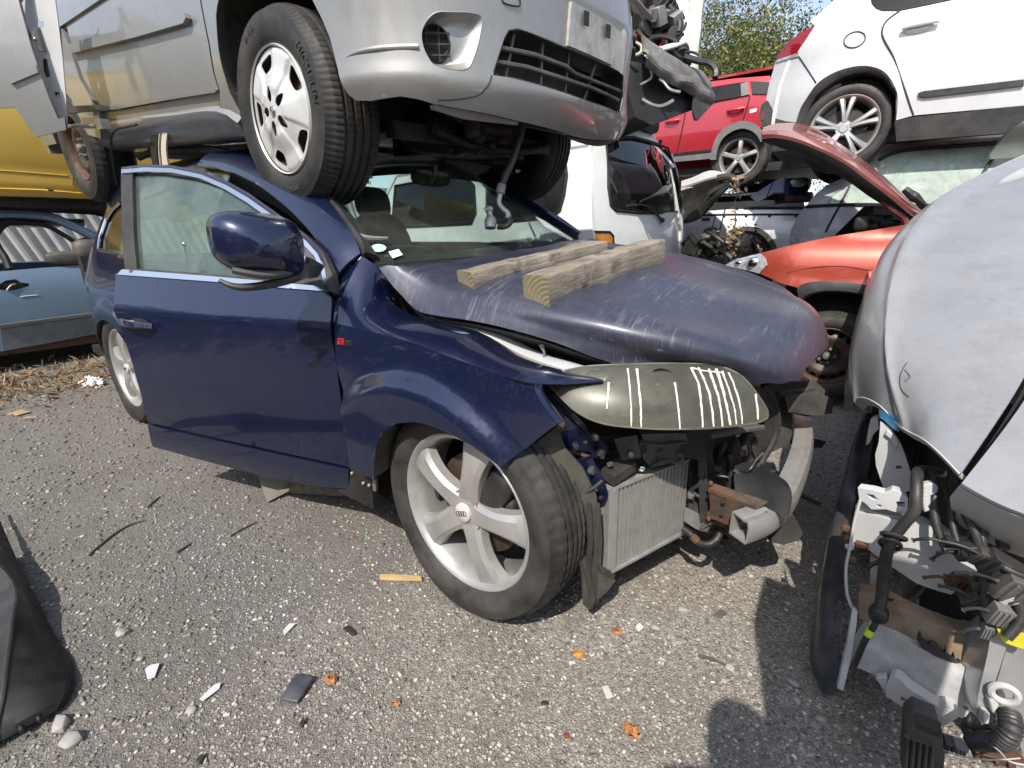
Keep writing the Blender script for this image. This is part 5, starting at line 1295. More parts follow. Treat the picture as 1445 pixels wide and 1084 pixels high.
# ---- underside
b = MB(); box(b, (-1.3, 0, .04), (2.9, 1.55, .06)); box(b, (.30, 0, .10), (.75, 1.25, .05)); b.build('floor_pan', M['grime'], toy)
b = MB(); box(b, (.12, .05, -.02), (.45, .55, .20), rotz(.1)); blob(b, (.18, -.22, -.02), (.16, .14, .10)); blob(b, (.05, .30, -.01), (.18, .15, .12)); blob(b, (.30, .02, .0), (.10, .18, .06)); b.build('engine', M['grime'], toy)
b = MB()
for sgn in (-1, 1):
    tube(b, [(0.05, sgn*.72, -.12), (-.02, sgn*.45, -.10), (-.25, sgn*.36, -.06)], .035, 8); tube(b, [(.0, sgn*.70, -.02), (.02, sgn*.2, .0)], .022, 8); tube(b, [(-.12, sgn*.68, -.04), (-.14, sgn*.1, .02)], .014, 8)
b.build('suspension_arms', M['grime'], toy)
b = MB(); box(b, (.35, -.05, -.06), (.05, 1.15, .06)); tube(b, [(.42, -.45, -.05), (.40, -.2, -.09), (.42, .2, -.09), (.40, .45, -.05)], .02, 8); b.build('subframe', M['grime'], toy)
for k in range(9):
    b = MB(); c = np.array([RNG.uniform(.15, .48), RNG.uniform(-.45, .2), RNG.uniform(-.10, -.02)])
    blob(b, c, RNG.uniform(.02, .055, 3), rotz(RNG.uniform(0, 3)), pw=3); tube(b, [c, c+RNG.uniform(-.12, .12, 3)*np.array([1, 1, .4])], .010, 6)
    b.build('underbody_fitting', M['grime'], toy)
# ---- the body above the picture's edge
b = MB(); loft(b, [[(x, -.88, .60) for x in (.28, -.3, -1, -2, -3.3)], [(x, -.86, .72) for x in (.24, -.3, -1, -2, -3.3)], [(x, -.80, .80) for x in (.2, -.3, -1, -2, -3.3)]], 16, 6, .02); b.build('shoulder_panel', M['silver'], toy)
b = MB(); loft(b, [[(.80, y, .58-.06*abs(y)) for y in (-.8, 0, .8)], [(.55, y, .78-.06*abs(y)) for y in (-.84, 0, .84)], [(-.2, y, .88-.05*abs(y)) for y in (-.84, 0, .84)], [(-.35, y, .90-.05*abs(y)) for y in (-.82, 0, .82)]], 16, 16, .02, flip=True); b.build('bonnet', M['silver'], toy)
b = MB(); loft(b, [[(-.75, y, 1.02-.04*abs(y)) for y in (-.66, 0, .66)], [(-1.8, y, .99-.06*abs(y)) for y in (-.68, 0, .68)], [(-3.2, y, 1.06-.04*abs(y)) for y in (-.66, 0, .66)]], 12, 12, .03, flip=True); b.build('roof', M['silver'], toy)  # unseen roof flattened so more skylight reaches the van behind
b = MB(); loft(b, [[(-.33, y, .90) for y in (-.78, 0, .78)], [(-.75, y, 1.01) for y in (-.66, 0, .66)]], 12, 8, .006, flip=True); b.build('windscreen', M['tinted'], toy)
b = MB(); loft(b, [[(-.4, -.80, .84), (-1.8, -.80, .86), (-3.3, -.80, .88)], [(-.8, -.66, 1.0), (-1.8, -.68, .97), (-3.2, -.66, 1.03)]], 12, 6, .006); b.build('side_glass', M['tinted'], toy)
b = MB(); loft(b, [[(-.4, .80, .84), (-1.8, .80, .86), (-3.3, .80, .88)], [(-.8, .66, 1.0), (-1.8, .68, .97), (-3.2, .66, 1.03)]], 12, 6, .006, flip=True); b.build('far_side_glass', M['tinted'], toy)
b = MB(); loft(b, [[(x, .86, .0) for x in (-.45, -1.5, -3.3)], [(x, .89, .4) for x in (-.45, -1.5, -3.3)], [(x, .80, .86) for x in (-.45, -1.5, -3.3)]], 12, 8, .02, flip=True); b.build('far_side', M['silver'], toy)
b = MB(); box(b, (-3.35, 0, .55), (.06, 1.7, 1.1)); b.build('tailgate', M['silver'], toy)
b = MB(); pq = [(-2.2, .02), (-2.2, .62), (-3.35, .64), (-3.35, .05), (-3.02, .05), (-2.95, .28), (-2.75, .40), (-2.5, .40), (-2.3, .26)]; panel(b, np.array(pq), tS, .06, (), .02); b.build('rear_quarter', M['silver'], toy)
# ---- hanging things that belong to it
def DD(pts, d): return np.array([TF.M.T@(D(x, y, d if np.isscalar(d) else d[i])-TF.T) for i, (x, y) in enumerate(pts)])
b = MB(); tube(b, DD([(738, 178), (731, 200), (722, 228), (712, 250), (708, 262)], 2.02), .0155, 10); tube(b, DD([(716, 307), (719, 314), (712, 319), (702, 319)], 2.02), .0145, 10); hose = b.build('air_con_hose', M['hose'], toy)
b = MB(); tube(b, DD([(708.5, 261), (707, 266), (706, 274)], 2.02), .0185, 10, rib=.12, n=12); tube(b, DD([(706, 274), (704, 286), (709, 294), (716, 301), (716.5, 309)], 2.02), [.012, .011, .011, .012, .015], 10); b.build('hose_pipe', M['alu'], hose)
b = MB(); tube(b, DD([(692, 322), (692, 311), (692, 306)], 2.02), [.024, .026, .018], 12, smooth=False); tube(b, DD([(692, 306), (691, 297)], 2.02), .011, 10); blob(b, DD([(690, 295)], 2.02)[0], (.020, .014, .014)); tube(b, DD([(684, 297), (692, 293)], 2.02), .010, 8); b.build('hose_fitting', M['alu'], hose)
b = MB(); s0 = TP([(233, 163), (229, 185), (227, 208), (229, 233)], -.84); s1 = TP([(241, 163), (236, 187), (234, 210), (237, 233)], -.84); loft(b, [s0, s1], 12, 3, .008); tube(b, TP([(231, 163), (227, 186), (225, 208), (227, 233)], -.835), .006, 6); b.build('hanging_strip', M['strip'], toy)
b = MB(); s0 = TP([(218, 163), (213, 185), (212, 208), (215, 233)], -.835); s1 = TP([(228, 163), (224, 187), (221, 210), (223, 233)], -.835); loft(b, [s0, s1], 12, 3, .012); b.build('hanging_seal', M['seal'], toy)
b = MB(); tube(b, TP([(193, 176), (178, 179), (162, 184), (157, 194), (158, 220), (162, 245), (165, 262)], -.90), .007, 8); b.build('hanging_cable', M['hose'], toy)
# ================================================================ two timbers lying on the bonnet
def timber(name, label, p1, p2, wd, ht, upv, bend=0., lift=.004):
    a = BON(*solve(BON, [p1], guess=(.3, .2))[0]); b_ = BON(*solve(BON, [p2], guess=(.3, .5))[0])
    ax = b_-a; Ln = np.linalg.norm(ax); ax /= Ln
    side_ = np.cross(upv, ax); side_ /= np.linalg.norm(side_); up = np.cross(ax, side_)
    fr = Fr(a+up*lift); fr.M = np.stack([ax, side_, up], 1)
    n = 26; V = []
    for i in range(n):
        t = i/(n-1); e = RNG.normal(0, .0012, (4, 2))
        V.append([(t*Ln, y+ey, z+ez+bend*math.sin(math.pi*t)) for (y, z), (ey, ez) in zip(((0, 0), (wd, 0), (wd, ht), (0, ht)), e)])
    V = np.array(V); sec = []
    for k in range(4):                     # soften the four long edges
        p, c, q = V[:, k-1], V[:, k], V[:, (k+1) % 4]
        r = .006+.004*RNG.random((n, 1))
        dp = (p-c)/np.linalg.norm(p-c, axis=1)[:, None]; dq = (q-c)/np.linalg.norm(q-c, axis=1)[:, None]
        sec += [c+dp*r, c+(dp+dq)*r*.3, c+dq*r]
    S = np.stack(sec, 1); k = 12
    mb = MB(); mb.add(S.reshape(-1, 3), [f[::-1] for f in grid_faces(n, k, False, True)], 0)
    mb.F += [tuple(range(k)), tuple(range((n-1)*k, n*k))[::-1]]; mb.mi += [1, 1]
    o = mb.build(name, [M['wood'], M['wood_end']], None, 30)
    o.matrix_world = fr.mat(); tag(o, label, 'timber', 'timbers lying on the bonnet')
    return o
timber('timber', 'thicker square-cut timber nearer the headlamp, lying across the blue bonnet', (776, 439), (938, 376), .100, .100, np.array([-.02, -.10, 1.]))
timber('timber', 'thinner timber nearer the windscreen, partly behind the thicker timber on the blue bonnet', (670, 414), (858, 366), .098, .066, np.array([-.02, -.10, 1.]))

# ================================================================ pale silver people carrier on the right, its front stripped
GF = Fr((1.80, .9, 0), -math.pi/2)
gc = thing('stripped_car', 'pale silver car with its bumper and headlamp stripped off, bare front facing the camera', 'car', GF)
class GMB(MB):
    def build(s, name, mats, par=None, angle=38, **k):
        s.V = [(v-GF.T)@GF.M for v in s.V]; return MB.build(s, name, mats, par or gc, angle, **k)
l1 = [(.962, -.13, .69), (.932, .05, .70), (.918, .4, .74), (.915, .8, .80), (.93, 1.2, .9), (.95, 1.5, .95)]
l2 = [(.953, -.145, .722), (.924, .02, .90), (.934, .30, 1.06), (.982, .56, 1.195), (1.085, .80, 1.335), (1.36, 1.22, 1.505)]
l3 = [(1.045, -.40, .733), (1.02, -.20, .87), (1.035, .10, 1.035), (1.09, .40, 1.19), (1.20, .70, 1.345), (1.42, 1.12, 1.50)]
l4 = [(1.130, -.655, .735), (1.25, -.33, .885), (1.34, 0, 1.045), (1.42, .35, 1.215), (1.49, .68, 1.37), (1.56, 1.05, 1.49)]
GW = Grid([l1, np.array(l1)*.4+np.array(l2)*.6+np.array([-.012, 0, .0]), l2, np.array(l2)*.5+np.array(l3)*.5+np.array([-.0, -.012, .022]), l3, np.array(l3)*.5+np.array(l4)*.5+np.array([0, -.008, .014]), l4])
GW0 = GW
def GW(u, v):
    u = np.asarray(u, float); v = np.asarray(v, float)
    d = .0045*np.sin(7*u+2*v+.6)*np.sin(9*v+1.1)+.003*np.sin(17*u+5)*np.sin(13*v-4*u)+.010*np.exp(-((v-.62+.10*np.sin(3*u))/.035)**2)-.006*np.exp(-(((u-.42)/.07)**2+((v-.45)/.06)**2))
    return GW0(u, v)+d[..., None]*np.array([-.55, -.55, .62])
b = GMB(); panel(b, np.array([(0, 0), (1, 0), (1, 1), (0, 1)]), GW, .018, (), -.004); gw = b.build('front_wing', M['pale_silver'])
e = np.array([GW(0, v) for v in np.linspace(.0, 1, 30)])
b = GMB(); loft(b, [e, e+np.array([.004, .012, -.012]), e+np.array([.03, .03, -.03])], 30, 4, .003); b.build('wing_flange', M['primer'], gw)
b = GMB()   # scuffs of blue paint and a scratch
for pts in ([(1241, 577), (1250, 583), (1262, 597), (1268, 605), (1270, 610), (1262, 606), (1252, 597), (1242, 590)], [(1254, 582), (1262, 588), (1266, 596), (1258, 590)]):
    q = solve(GW, pts, guess=(.1, .5)); panel(b, q, lambda u, v: GW(u, v)+np.array([-.001, -.0015, .0005]), .02, (), .001)
b.build('paint_scuff', simple('blue_scuff', (.05, .18, .34), .5, 0, 0, .5, 60), gw)
b = GMB(); q = [GW(*p)+np.array([-.001, -.001, 0]) for p in solve(GW, [(1280, 512), (1271, 530), (1272, 548), (1283, 560)], guess=(.3, .5))]; tube(b, q, .0012, 5); q = [GW(*p)+np.array([-.001, -.001, 0]) for p in solve(GW, [(1277, 522), (1284, 533), (1277, 538)], guess=(.3, .5))]; tube(b, q, .001, 5); b.build('scratch', M['dark_panel'], gw)
# bonnet: right of the shut line
g4 = np.array(l4)+np.array([.022, .0, .0]); 
bl = [g4]
for dx, dy, dz in ((.22, -.03, .03), (.55, -.08, .05), (.95, -.06, .03), (1.25, .02, -.02)):
    k = np.array(l4)+np.array([dx, dy, dz]); k[:, 0] += -.25*np.linspace(0, 1, 6)*(dx/1.25); bl.append(k)
bl[0][0] = WORLD.P(1357, 682, 2, .722); bl[1][0] = WORLD.P(1470, 733, 2, .70)
GB = Grid(bl); b = GMB(); panel(b, np.array([(0, 0), (1, 0), (1, 1), (0, 1)]), GB, .035, (), -.008); gb = b.build('bonnet', M['white'] if False else M['pale_silver'])
e = np.array([GB(0, v) for v in np.linspace(.0, 1, 30)]); b = GMB(); loft(b, [e+np.array([0, .01, -.01]), e+np.array([0, .05, -.06]), e+np.array([.05, .15, -.16])], 30, 4, .003); b.build('bonnet_underside', M['primer'], gb)
b = GMB(); a = np.array([GW(u, 1.0)+np.array([.016, .006, -.035]) for u in np.linspace(.0, 1, 30)]); loft(b, [a+np.array([-.012, 0, -.004]), a+np.array([.012, 0, -.006])], 30, 3, .01); b.build('gap_seal', M['seal'], gb)
b = GMB(); blob(b, D(1224, 449, 2.05), (.03, .05, .065), rotz(.3)); b.build('wing_lamp', M['clear_lens'], gw)
def Y4(pts, Y=None): return np.array([WORLD.P(q[0], q[1], 1, q[2] if len(q) > 2 else Y) for q in pts])
def pl(name, pts, Y, th, mat, par=None, holes=(), bev=.003):
    """pressed part: outline on a Y plane, with depth"""
    b = GMB(); o = Y4(pts, Y)[:, [0, 2]]; hs = [Y4(h, Y)[:, [0, 2]] for h in holes]
    panel(b, o, lambda u, v: np.stack([u, Y+0*u+.012*np.sin(u*23+v*9), v], -1), .02, hs, th if True else 0)
    return b.build(name, M[mat] if isinstance(mat, str) else mat, par, bev=bev)
lampm = pl('headlamp_mount', [(1242, 598), (1258, 606), (1270, 622), (1277, 640), (1286, 668), (1284, 690), (1268, 696), (1258, 691), (1250, 694), (1244, 680), (1236, 656), (1235, 640), (1240, 622)], -.36, .035, 'primer', None, [[(1263, 655), (1272, 655), (1273, 660), (1264, 660)]])
pl('lamp_bracket', [(1229, 590), (1238, 586), (1240, 604), (1232, 612), (1226, 626), (1222, 628), (1225, 606)], -.20, .02, 'primer', lampm); pl('lamp_tab', [(1252, 604), (1266, 616), (1268, 628), (1262, 632), (1256, 618), (1248, 612)], -.37, .02, 'primer', lampm)
pl('bumper_mount', [(1210, 689), (1230, 690), (1247, 693), (1258, 688), (1268, 690), (1281, 700), (1280, 722), (1262, 720), (1251, 717), (1240, 718), (1229, 719), (1222, 712), (1212, 706)], -.56, .025, 'white', None, [[(1221, 697), (1233, 698), (1240, 704), (1230, 704)], [(1264, 705), (1277, 706), (1277, 714), (1266, 713)], [(1237, 711), (1243, 711), (1244, 714), (1238, 714)]])
pl('rail_edge', [(1206, 715), (1240, 722), (1280, 728), (1282, 738), (1240, 733), (1207, 726)], -.54, .03, 'steel')
pl('slam_panel', [(1206, 725), (1240, 728), (1277, 735), (1316, 741), (1330, 750), (1342, 752), (1362, 770), (1392, 784), (1388, 806), (1366, 822), (1342, 838), (1294, 820), (1256, 797), (1241, 788), (1226, 778), (1200, 770)], -.55, .05, 'primer', None, [[(1320, 777), (1326, 776), (1330, 779), (1328, 783), (1321, 782)]])
b = GMB(); tube(b, Y4([(1289, 798), (1294, 788), (1298, 780)], -.553), .004, 6); tube(b, Y4([(1326, 830), (1334, 800), (1338, 776)], -.553), .004, 6); tube(b, Y4([(1236, 782), (1240, 774), (1246, 766)], -.553), .004, 6); b.build('panel_crease', M['primer']) if False else None
pl('panel_bracket', [(1303, 683), (1318, 682), (1325, 688), (1324, 696), (1314, 699), (1313, 720), (1304, 722), (1301, 700)], -.58, .02, 'primer')
pl('lower_rail', [(1212, 842), (1240, 850), (1270, 860), (1330, 880), (1396, 906), (1394, 950), (1338, 930), (1290, 908), (1236, 888), (1212, 876)], -.60, .05, simple('rusty_rail', (.36, .33, .24), .7, 0, 0, .25, 7, .2, 60, (.16, .07, .03), .9, 7), None, [[(1252, 888), (1258, 887), (1260, 890), (1254, 892)]])
b = GMB(); 
for q0, q1 in (((1212, 842), (1396, 906)), ((1212, 877), (1394, 951))): tube(b, Y4([q0, ((q0[0]+q1[0])/2, (q0[1]+q1[1])/2-1.5), q1], -.603), .0035, 6)
b.build('rusty_seam', M['rust']) if False else None
low_ = pl('lower_panel', [(1226, 888), (1262, 898), (1306, 914), (1350, 935), (1390, 953), (1384, 985), (1378, 1010), (1356, 1008), (1320, 994), (1290, 975), (1259, 958), (1234, 957), (1203, 941), (1214, 910)], -.62, .05, simple('scuffed_panel', (.50, .50, .51), .5, 0, .1, .3, 16, .1, 60, (.22, .21, .2), .5, 9), None, [[(1358, 991), (1365, 994), (1366, 998), (1360, 997)]])
pl('tow_bracket', [(1256, 959), (1262, 958), (1270, 961), (1280, 971), (1324, 993), (1334, 990), (1350, 996), (1350, 1008), (1336, 1016), (1322, 1025), (1285, 1008), (1250, 988), (1251, 972)], -.66, .03, 'primer', low_, [[(1272, 986), (1317, 1005), (1313, 1013), (1270, 993)]])
pl('bracket_tab', [(1235, 962), (1252, 960), (1255, 978), (1250, 986), (1240, 970)], -.655, .02, 'primer', low_)
post = pl('upright', [(1401, 893), (1410, 897), (1424, 914), (1412, 948), (1405, 966), (1393, 1000), (1386, 1021), (1378, 1008), (1380, 980), (1388, 950), (1394, 928)], -.68, .08, 'pale_silver')
pl('chassis_leg', [(1424, 914), (1500, 890), (1500, 1100), (1450, 1080), (1430, 1031), (1414, 1000), (1406, 972)], -.66, .10, 'pale_silver')
pl('painted_mark', [(1410, 896), (1430, 900), (1460, 904), (1460, 924), (1434, 918), (1417, 911)], -.70, .01, 'yellow_tape')
b = GMB(); torus(b, Y4([(1417, 979)], -.69)[0], .020, .007, np.eye(3)); b.build('tow_eye', M['primer'])
for pts, y in (([(1396, 990), (1404, 986), (1412, 1000), (1402, 1010)], -.70), ([(1388, 1004), (1398, 1008), (1396, 1022), (1386, 1020)], -.70), ([(1410, 1008), (1420, 1016), (1430, 1034), (1424, 1036), (1412, 1026)], -.71)):
    pl('bracket', pts, y, .02, 'primer')
# the dark blue bumper skin still hanging on at the side
ba = Y4([(1225, 579, .28), (1206, 625, .14), (1190, 685, .0), (1174, 745, -.18), (1160, 825, -.38), (1150, 885, -.49), (1147, 935, -.56), (1160, 970, -.59), (1166, 978, -.60)])
bb_ = Y4([(1233, 586, .28), (1222, 640, .12), (1211, 690, -.02), (1202, 735, -.20), (1195, 800, -.40), (1191, 850, -.50), (1187, 900, -.57), (1182, 945, -.60), (1178, 980, -.62)])
def bskin(u, v):
    return None
BSK = Grid([ba, ba*.55+bb_*.45+np.array([-.012, -.01, 0]), bb_])
hol = [solve(BSK, [(1184+dx*w_, y0+dy*h_) for dx, dy in ((-1, -.8), (.2, -1), (1, -.4), (1, .6), (0, 1), (-1, .6))], guess=(.7, .6)) for y0, w_, h_ in ((851, 4.5, 4), (872, 4.5, 8), (905, 4.5, 8))]
b = GMB(); panel(b, np.array([(0, 0), (1, 0), (1, 1), (0, 1)]), BSK, .03, [np.asarray(h) for h in hol], -.006); bsk = b.build('bumper_skin', M['dark_panel'])
for h in hol:
    c = np.mean([BSK(*p) for p in h], 0)+np.array([.02, .03, 0]); b = GMB(); box(b, c, (.03, .02, .05)); b.build('slot_shadow_box', M['seal'], bsk) if False else None
b = GMB(); loft(b, [Y4([(1236, 590, .25), (1232, 640, .10), (1228, 680, -.05)]), Y4([(1222, 600, .22), (1216, 650, .08), (1210, 700, -.06)])], 10, 4, .01); b.build('foam_strip', M['plastic'], bsk)
b = GMB(); tube(b, Y4([(1150, 930, -.55), (1162, 935, -.56), (1172, 958, -.58), (1176, 976, -.60)]), .006, 6); b.build('torn_edge', M['steel'], bsk)
pl('hanging_strip', [(1203, 861), (1210, 868), (1208, 890), (1201, 930), (1190, 973), (1182, 968), (1190, 935), (1196, 910)], -.64, .012, 'white')
b = GMB(); tube(b, Y4([(1214, 706), (1206, 735), (1200, 770), (1194, 800), (1196, 840), (1204, 862)], -.60), .0035, 6); b.build('support_rod', M['primer'])
for q in ((1193, 745), (1196, 762), (1199, 770), (1202, 790)):
    b = GMB(); blob(b, Y4([q], -.59)[0], (.010, .008, .010), pw=3); b.build('clip', M['rust'] if q[1] != 770 else M['primer'])
pl('rusty_bolt_plate', [(1206, 768), (1224, 772), (1224, 779), (1206, 776)], -.575, .015, 'rust')
# hoses and wiring
def hose(name, pts, r, Y=None, mat='hose', rib=None, par=None, n=None):
    b = GMB(); tube(b, Y4(pts, Y), r*.68, 10, rib=rib, n=n); return b.build(name, M[mat], par or gc)
h1 = hose('corrugated_hose', [(1330, 668, -.45), (1300, 664, -.50), (1294, 676, -.58), (1293, 700, -.61), (1290, 722, -.62), (1277, 738, -.62), (1262, 757, -.62)], .0165, rib=.10, n=60)
hose('corrugated_hose', [(1262, 757, -.62), (1253, 775, -.62), (1248, 802, -.62), (1244, 843, -.63), (1241, 862, -.64)], .0175, rib=.10, n=60)
b = GMB(); torus(b, Y4([(1261, 757)], -.62)[0], .022, .005, rotx(.9)); torus(b, Y4([(1256, 768)], -.62)[0], .019, .005, rotx(.5)); b.build('hose_clip', M['hose'], h1)
b = GMB(); blob(b, Y4([(1240, 866)], -.635)[0], (.02, .02, .024)); b.build('hose_elbow', M['hose'], h1)
hose('thin_hose', [(1238, 872, -.64), (1232, 886, -.65), (1220, 905, -.655), (1211, 926, -.66), (1205, 940, -.66)], .0105); hose('lime_tape', [(1229, 889, -.652), (1224, 897, -.654)], .0125, mat='acid')
hose('cross_hose', [(1250, 848, -.58), (1270, 850, -.56), (1288, 842, -.53), (1300, 828, -.50), (1308, 815, -.46)], .013)
hose('cross_hose', [(1250, 775, -.60), (1244, 790, -.60), (1230, 797, -.60), (1226, 800, -.6)], .008)
hose('harness', [(1312, 668, -.50), (1318, 695, -.56), (1319, 730, -.59), (1329, 765, -.61)], .0125, rib=.10, n=50)
hose('harness', [(1336, 690, -.50), (1342, 715, -.58), (1344, 740, -.60), (1352, 768, -.62)], .010)
hose('harness', [(1350, 670, -.45), (1346, 690, -.52), (1362, 725, -.60), (1376, 752, -.62), (1384, 775, -.63), (1400, 790, -.64)], .013)
hose('harness', [(1384, 700, -.50), (1388, 730, -.58), (1384, 770, -.62), (1388, 800, -.64)], .016); hose('harness', [(1404, 712, -.48), (1410, 745, -.56), (1416, 775, -.60)], .016)
hose('harness', [(1360, 680, -.48), (1368, 710, -.56), (1372, 740, -.60), (1366, 760, -.61)], .008); hose('harness', [(1380, 790, -.64), (1390, 830, -.66), (1386, 860, -.66), (1392, 890, -.66)], .010)
hose('harness', [(1410, 790, -.62), (1430, 830, -.66), (1440, 870, -.68), (1420, 900, -.70)], .014); hose('harness', [(1392, 775, -.63), (1416, 800, -.66), (1450, 815, -.66)], .012)
hose('convoluted_tube', [(1372, 1048, -.76), (1392, 1046, -.78), (1412, 1046, -.80), (1426, 1030, -.80), (1424, 1008, -.77)], .024, rib=.16, n=44)
hose('cable', [(1366, 1015, -.72), (1362, 1030, -.74), (1370, 1040, -.76), (1392, 1042, -.78)], .010); hose('cable', [(1374, 1008, -.72), (1366, 1022, -.74), (1380, 1028, -.75), (1400, 1026, -.76)], .009); hose('wire', [(1392, 1046, -.80), (1410, 1060, -.82), (1424, 1074, -.84), (1450, 1080, -.84)], .0025, mat='primer'); hose('wire', [(1332, 1058, -.80), (1352, 1066, -.82), (1390, 1072, -.84), (1440, 1070, -.84)], .002, mat='primer')
def lump(name, px, Y, s, mat, rot=0., pw=3.4, par=None):
    b = GMB(); c = Y4([px], Y)[0]; Rr = roty(rot)@rotz(.25)@rotx(.15); s = np.array(s)*1.35
    box(b, c, s, Rr, 0, .9); box(b, c+Rr@np.array([s[0]*.55, 0, s[2]*.1]), s*np.array([.35, .7, .6]), Rr)
    for k in (-.3, 0, .3): box(b, c+Rr@np.array([s[0]*k, -s[1]*.55, 0]), s*np.array([.10, .2, .85]), Rr)
    tube(b, [c+Rr@np.array([-s[0]*.5, 0, 0]), c+Rr@np.array([-s[0]*1.0, .004, -.006]), c+Rr@np.array([-s[0]*1.4, .012, -.03])], .004, 6)
    return b.build(name, M[mat], par or gc, 30, bev=.003)
lump('connector', (1346, 770), -.62, (.032, .02, .022), 'plastic', .2); lump('connector', (1364, 778), -.63, (.030, .02, .026), 'plastic', -.3); lump('connector', (1384, 786), -.64, (.024, .02, .028), 'plastic_dusty', .4)
lump('wiring_cover', (1412, 800), -.64, (.055, .03, .035), 'plastic', .5, 3); lump('wiring_cover', (1432, 830), -.66, (.045, .03, .045), 'plastic_dusty', .3, 3); lump('relay', (1392, 822), -.64, (.030, .02, .030), 'plastic', .2)
lump('horn', (1352, 822), -.60, (.026, .02, .026), 'rust', .2, 2.2); lump('connector', (1408, 866), -.68, (.022, .02, .034), 'trim_grey', .15); lump('connector', (1392, 890), -.67, (.014, .014, .024), 'trim_grey'); lump('relay', (1378, 850), -.64, (.030, .02, .03), 'plastic', .6); lump('connector', (1424, 846), -.67, (.012, .012, .02), 'primer', .6)
lump('tank_cap', (1398, 1060), -.76, (.05, .03, .012), 'rust', -.1)
cm = pl('cable_comb', [(1294, 892), (1297, 890), (1300, 900), (1308, 906), (1312, 902), (1322, 906), (1325, 914), (1332, 918), (1334, 912), (1336, 922), (1344, 925), (1346, 920), (1348, 929), (1354, 932), (1353, 927), (1356, 934), (1340, 930), (1320, 922), (1300, 911), (1293, 900)], -.625, .012, 'plastic')
bx = GMB(); o = Y4([(1294, 1022), (1330, 1038), (1334, 1062), (1330, 1110), (1276, 1110), (1281, 1032)], -.80); prism(bx, o, (0, .10, -.02)); 
for k in range(5): tube(bx, Y4([(1281+k*9, 1040+k*3), (1277+k*9, 1095)], -.805), .004, 6)
bx.build('plastic_housing', M['plastic_dusty'], bev=.004)
b = GMB(); prism(b, Y4([(1294, 1020), (1330, 1036), (1329, 1043), (1293, 1028)], -.81), (0, .03, 0)); b.build('housing_lip', M['plastic']); lump('plug', (1340, 1048), -.79, (.018, .02, .012), 'plastic'); lump('plug', (1352, 1052), -.79, (.014, .02, .012), 'trim_grey')
# dark depth behind: radiator, engine, cabin
b = GMB(); prism(b, Y4([(1298, 826), (1340, 842), (1394, 862), (1396, 906), (1340, 888), (1298, 872)], -.50), (0, .02, 0)); b.build('radiator', M['seal'])
b = GMB(); prism(b, Y4([(1272, 812), (1292, 820), (1294, 870), (1272, 862)], -.50), (0, .02, 0)); b.build('strut', M['steel'])
b = GMB(); prism(b, Y4([(1228, 785), (1240, 790), (1240, 845), (1228, 842)], -.53), (0, .02, 0)); b.build('strut', M['alu'])
b = GMB(); box(b, (1.85, .15, .52), (1.35, .8, .55)); box(b, (1.8, 1.0, .45), (1.2, 1.2, .3)); b.build('engine', M['grime'])
b = GMB(); loft(b, [[(.96, 1.25, z) for z in (.25, .6, .95)], [(.94, 2.2, z) for z in (.25, .6, .98)], [(.98, 3.6, z) for z in (.25, .6, 1.0)]], 12, 12, .03); b.build('body_side', M['pale_silver'])
b = GMB(); loft(b, [[(2.62, -.2, z) for z in (.3, .6, 1.0)], [(2.66, 1.2, z) for z in (.25, .6, 1.1)], [(2.62, 3.6, z) for z in (.25, .6, 1.0)]], 12, 12, .03, flip=True); b.build('body_side', M['pale_silver'])
b = GMB(); loft(b, [[(x, 1.12, 1.50) for x in (1.6, 1.85, 2.3)], [(x, 1.75, 1.85) for x in (1.62, 1.85, 2.3)]], 8, 8, .006, flip=False); b.build('windscreen', M['tinted'])
b = GMB(); loft(b, [[(x, 1.78, 1.86) for x in (1.6, 1.85, 2.4)], [(x, 2.6, 1.90) for x in (1.55, 1.85, 2.4)], [(x, 3.6, 1.8) for x in (1.55, 1.85, 2.4)]], 8, 8, .03); b.build('roof', M['pale_silver'])
wheel(gc, ((np.array([1.03, .42, .31])-GF.T)@GF.M), np.eye(3), 'steel', .31, .19, .19, tyre_mat='rubber'); wheel(gc, ((np.array([2.56, .42, .31])-GF.T)@GF.M), rotz(math.pi), 'steel', .31, .19, .19, tyre_mat='rubber')
wheel(gc, ((np.array([1.03, 3.0, .31])-GF.T)@GF.M), np.eye(3), 'steel', .31, .19, .19, tyre_mat='rubber'); wheel(gc, ((np.array([2.56, 3.0, .31])-GF.T)@GF.M), rotz(math.pi), 'steel', .31, .19, .19, tyre_mat='rubber')
# ================================================================ the other scrap cars
class FM(MB):
    """collects world coordinates for a thing with frame fr"""
    def __init__(s, fr, root): MB.__init__(s); s.fr = fr; s.root = root
    def build(s, name, mats, par=None, angle=38, **k):
        if isinstance(mats, str): mats = M[mats]
        s.V = [(v-s.fr.T)@s.fr.M for v in s.V]; return MB.build(s, name, mats, par or s.root, angle, **k)
class Side:
    """a body side: plane axis=value (world) bowed outwards by off(z)"""
    def __init__(s, ax, v, sg, off=None, lead=None):
        s.ax, s.v, s.sg, s.off, s.lead = ax, v, sg, off or (lambda z: 0*z), lead or (lambda u: 0*u)
    def __call__(s, u, v):
        c = s.v+s.sg*(s.off(v)-s.lead(u))
        return np.stack([c+0*u, u+0*v, v+0*u], -1) if s.ax == 0 else np.stack([u+0*v, c+0*u, v+0*u], -1)
    def px(s, pts):
        q = [WORLD.P(x, y, s.ax, s.v) for x, y in pts]; k = 1 if s.ax == 0 else 0
        out = []
        for p, g in zip(pts, q): out.append(solve(s, [p], guess=(g[k], g[2]))[0])
        return np.array(out)
    def up(s, d): return Side(s.ax, s.v, s.sg, lambda z: s.off(z)+d, s.lead)
    def at(s, p): return s(*s.px([p])[0])
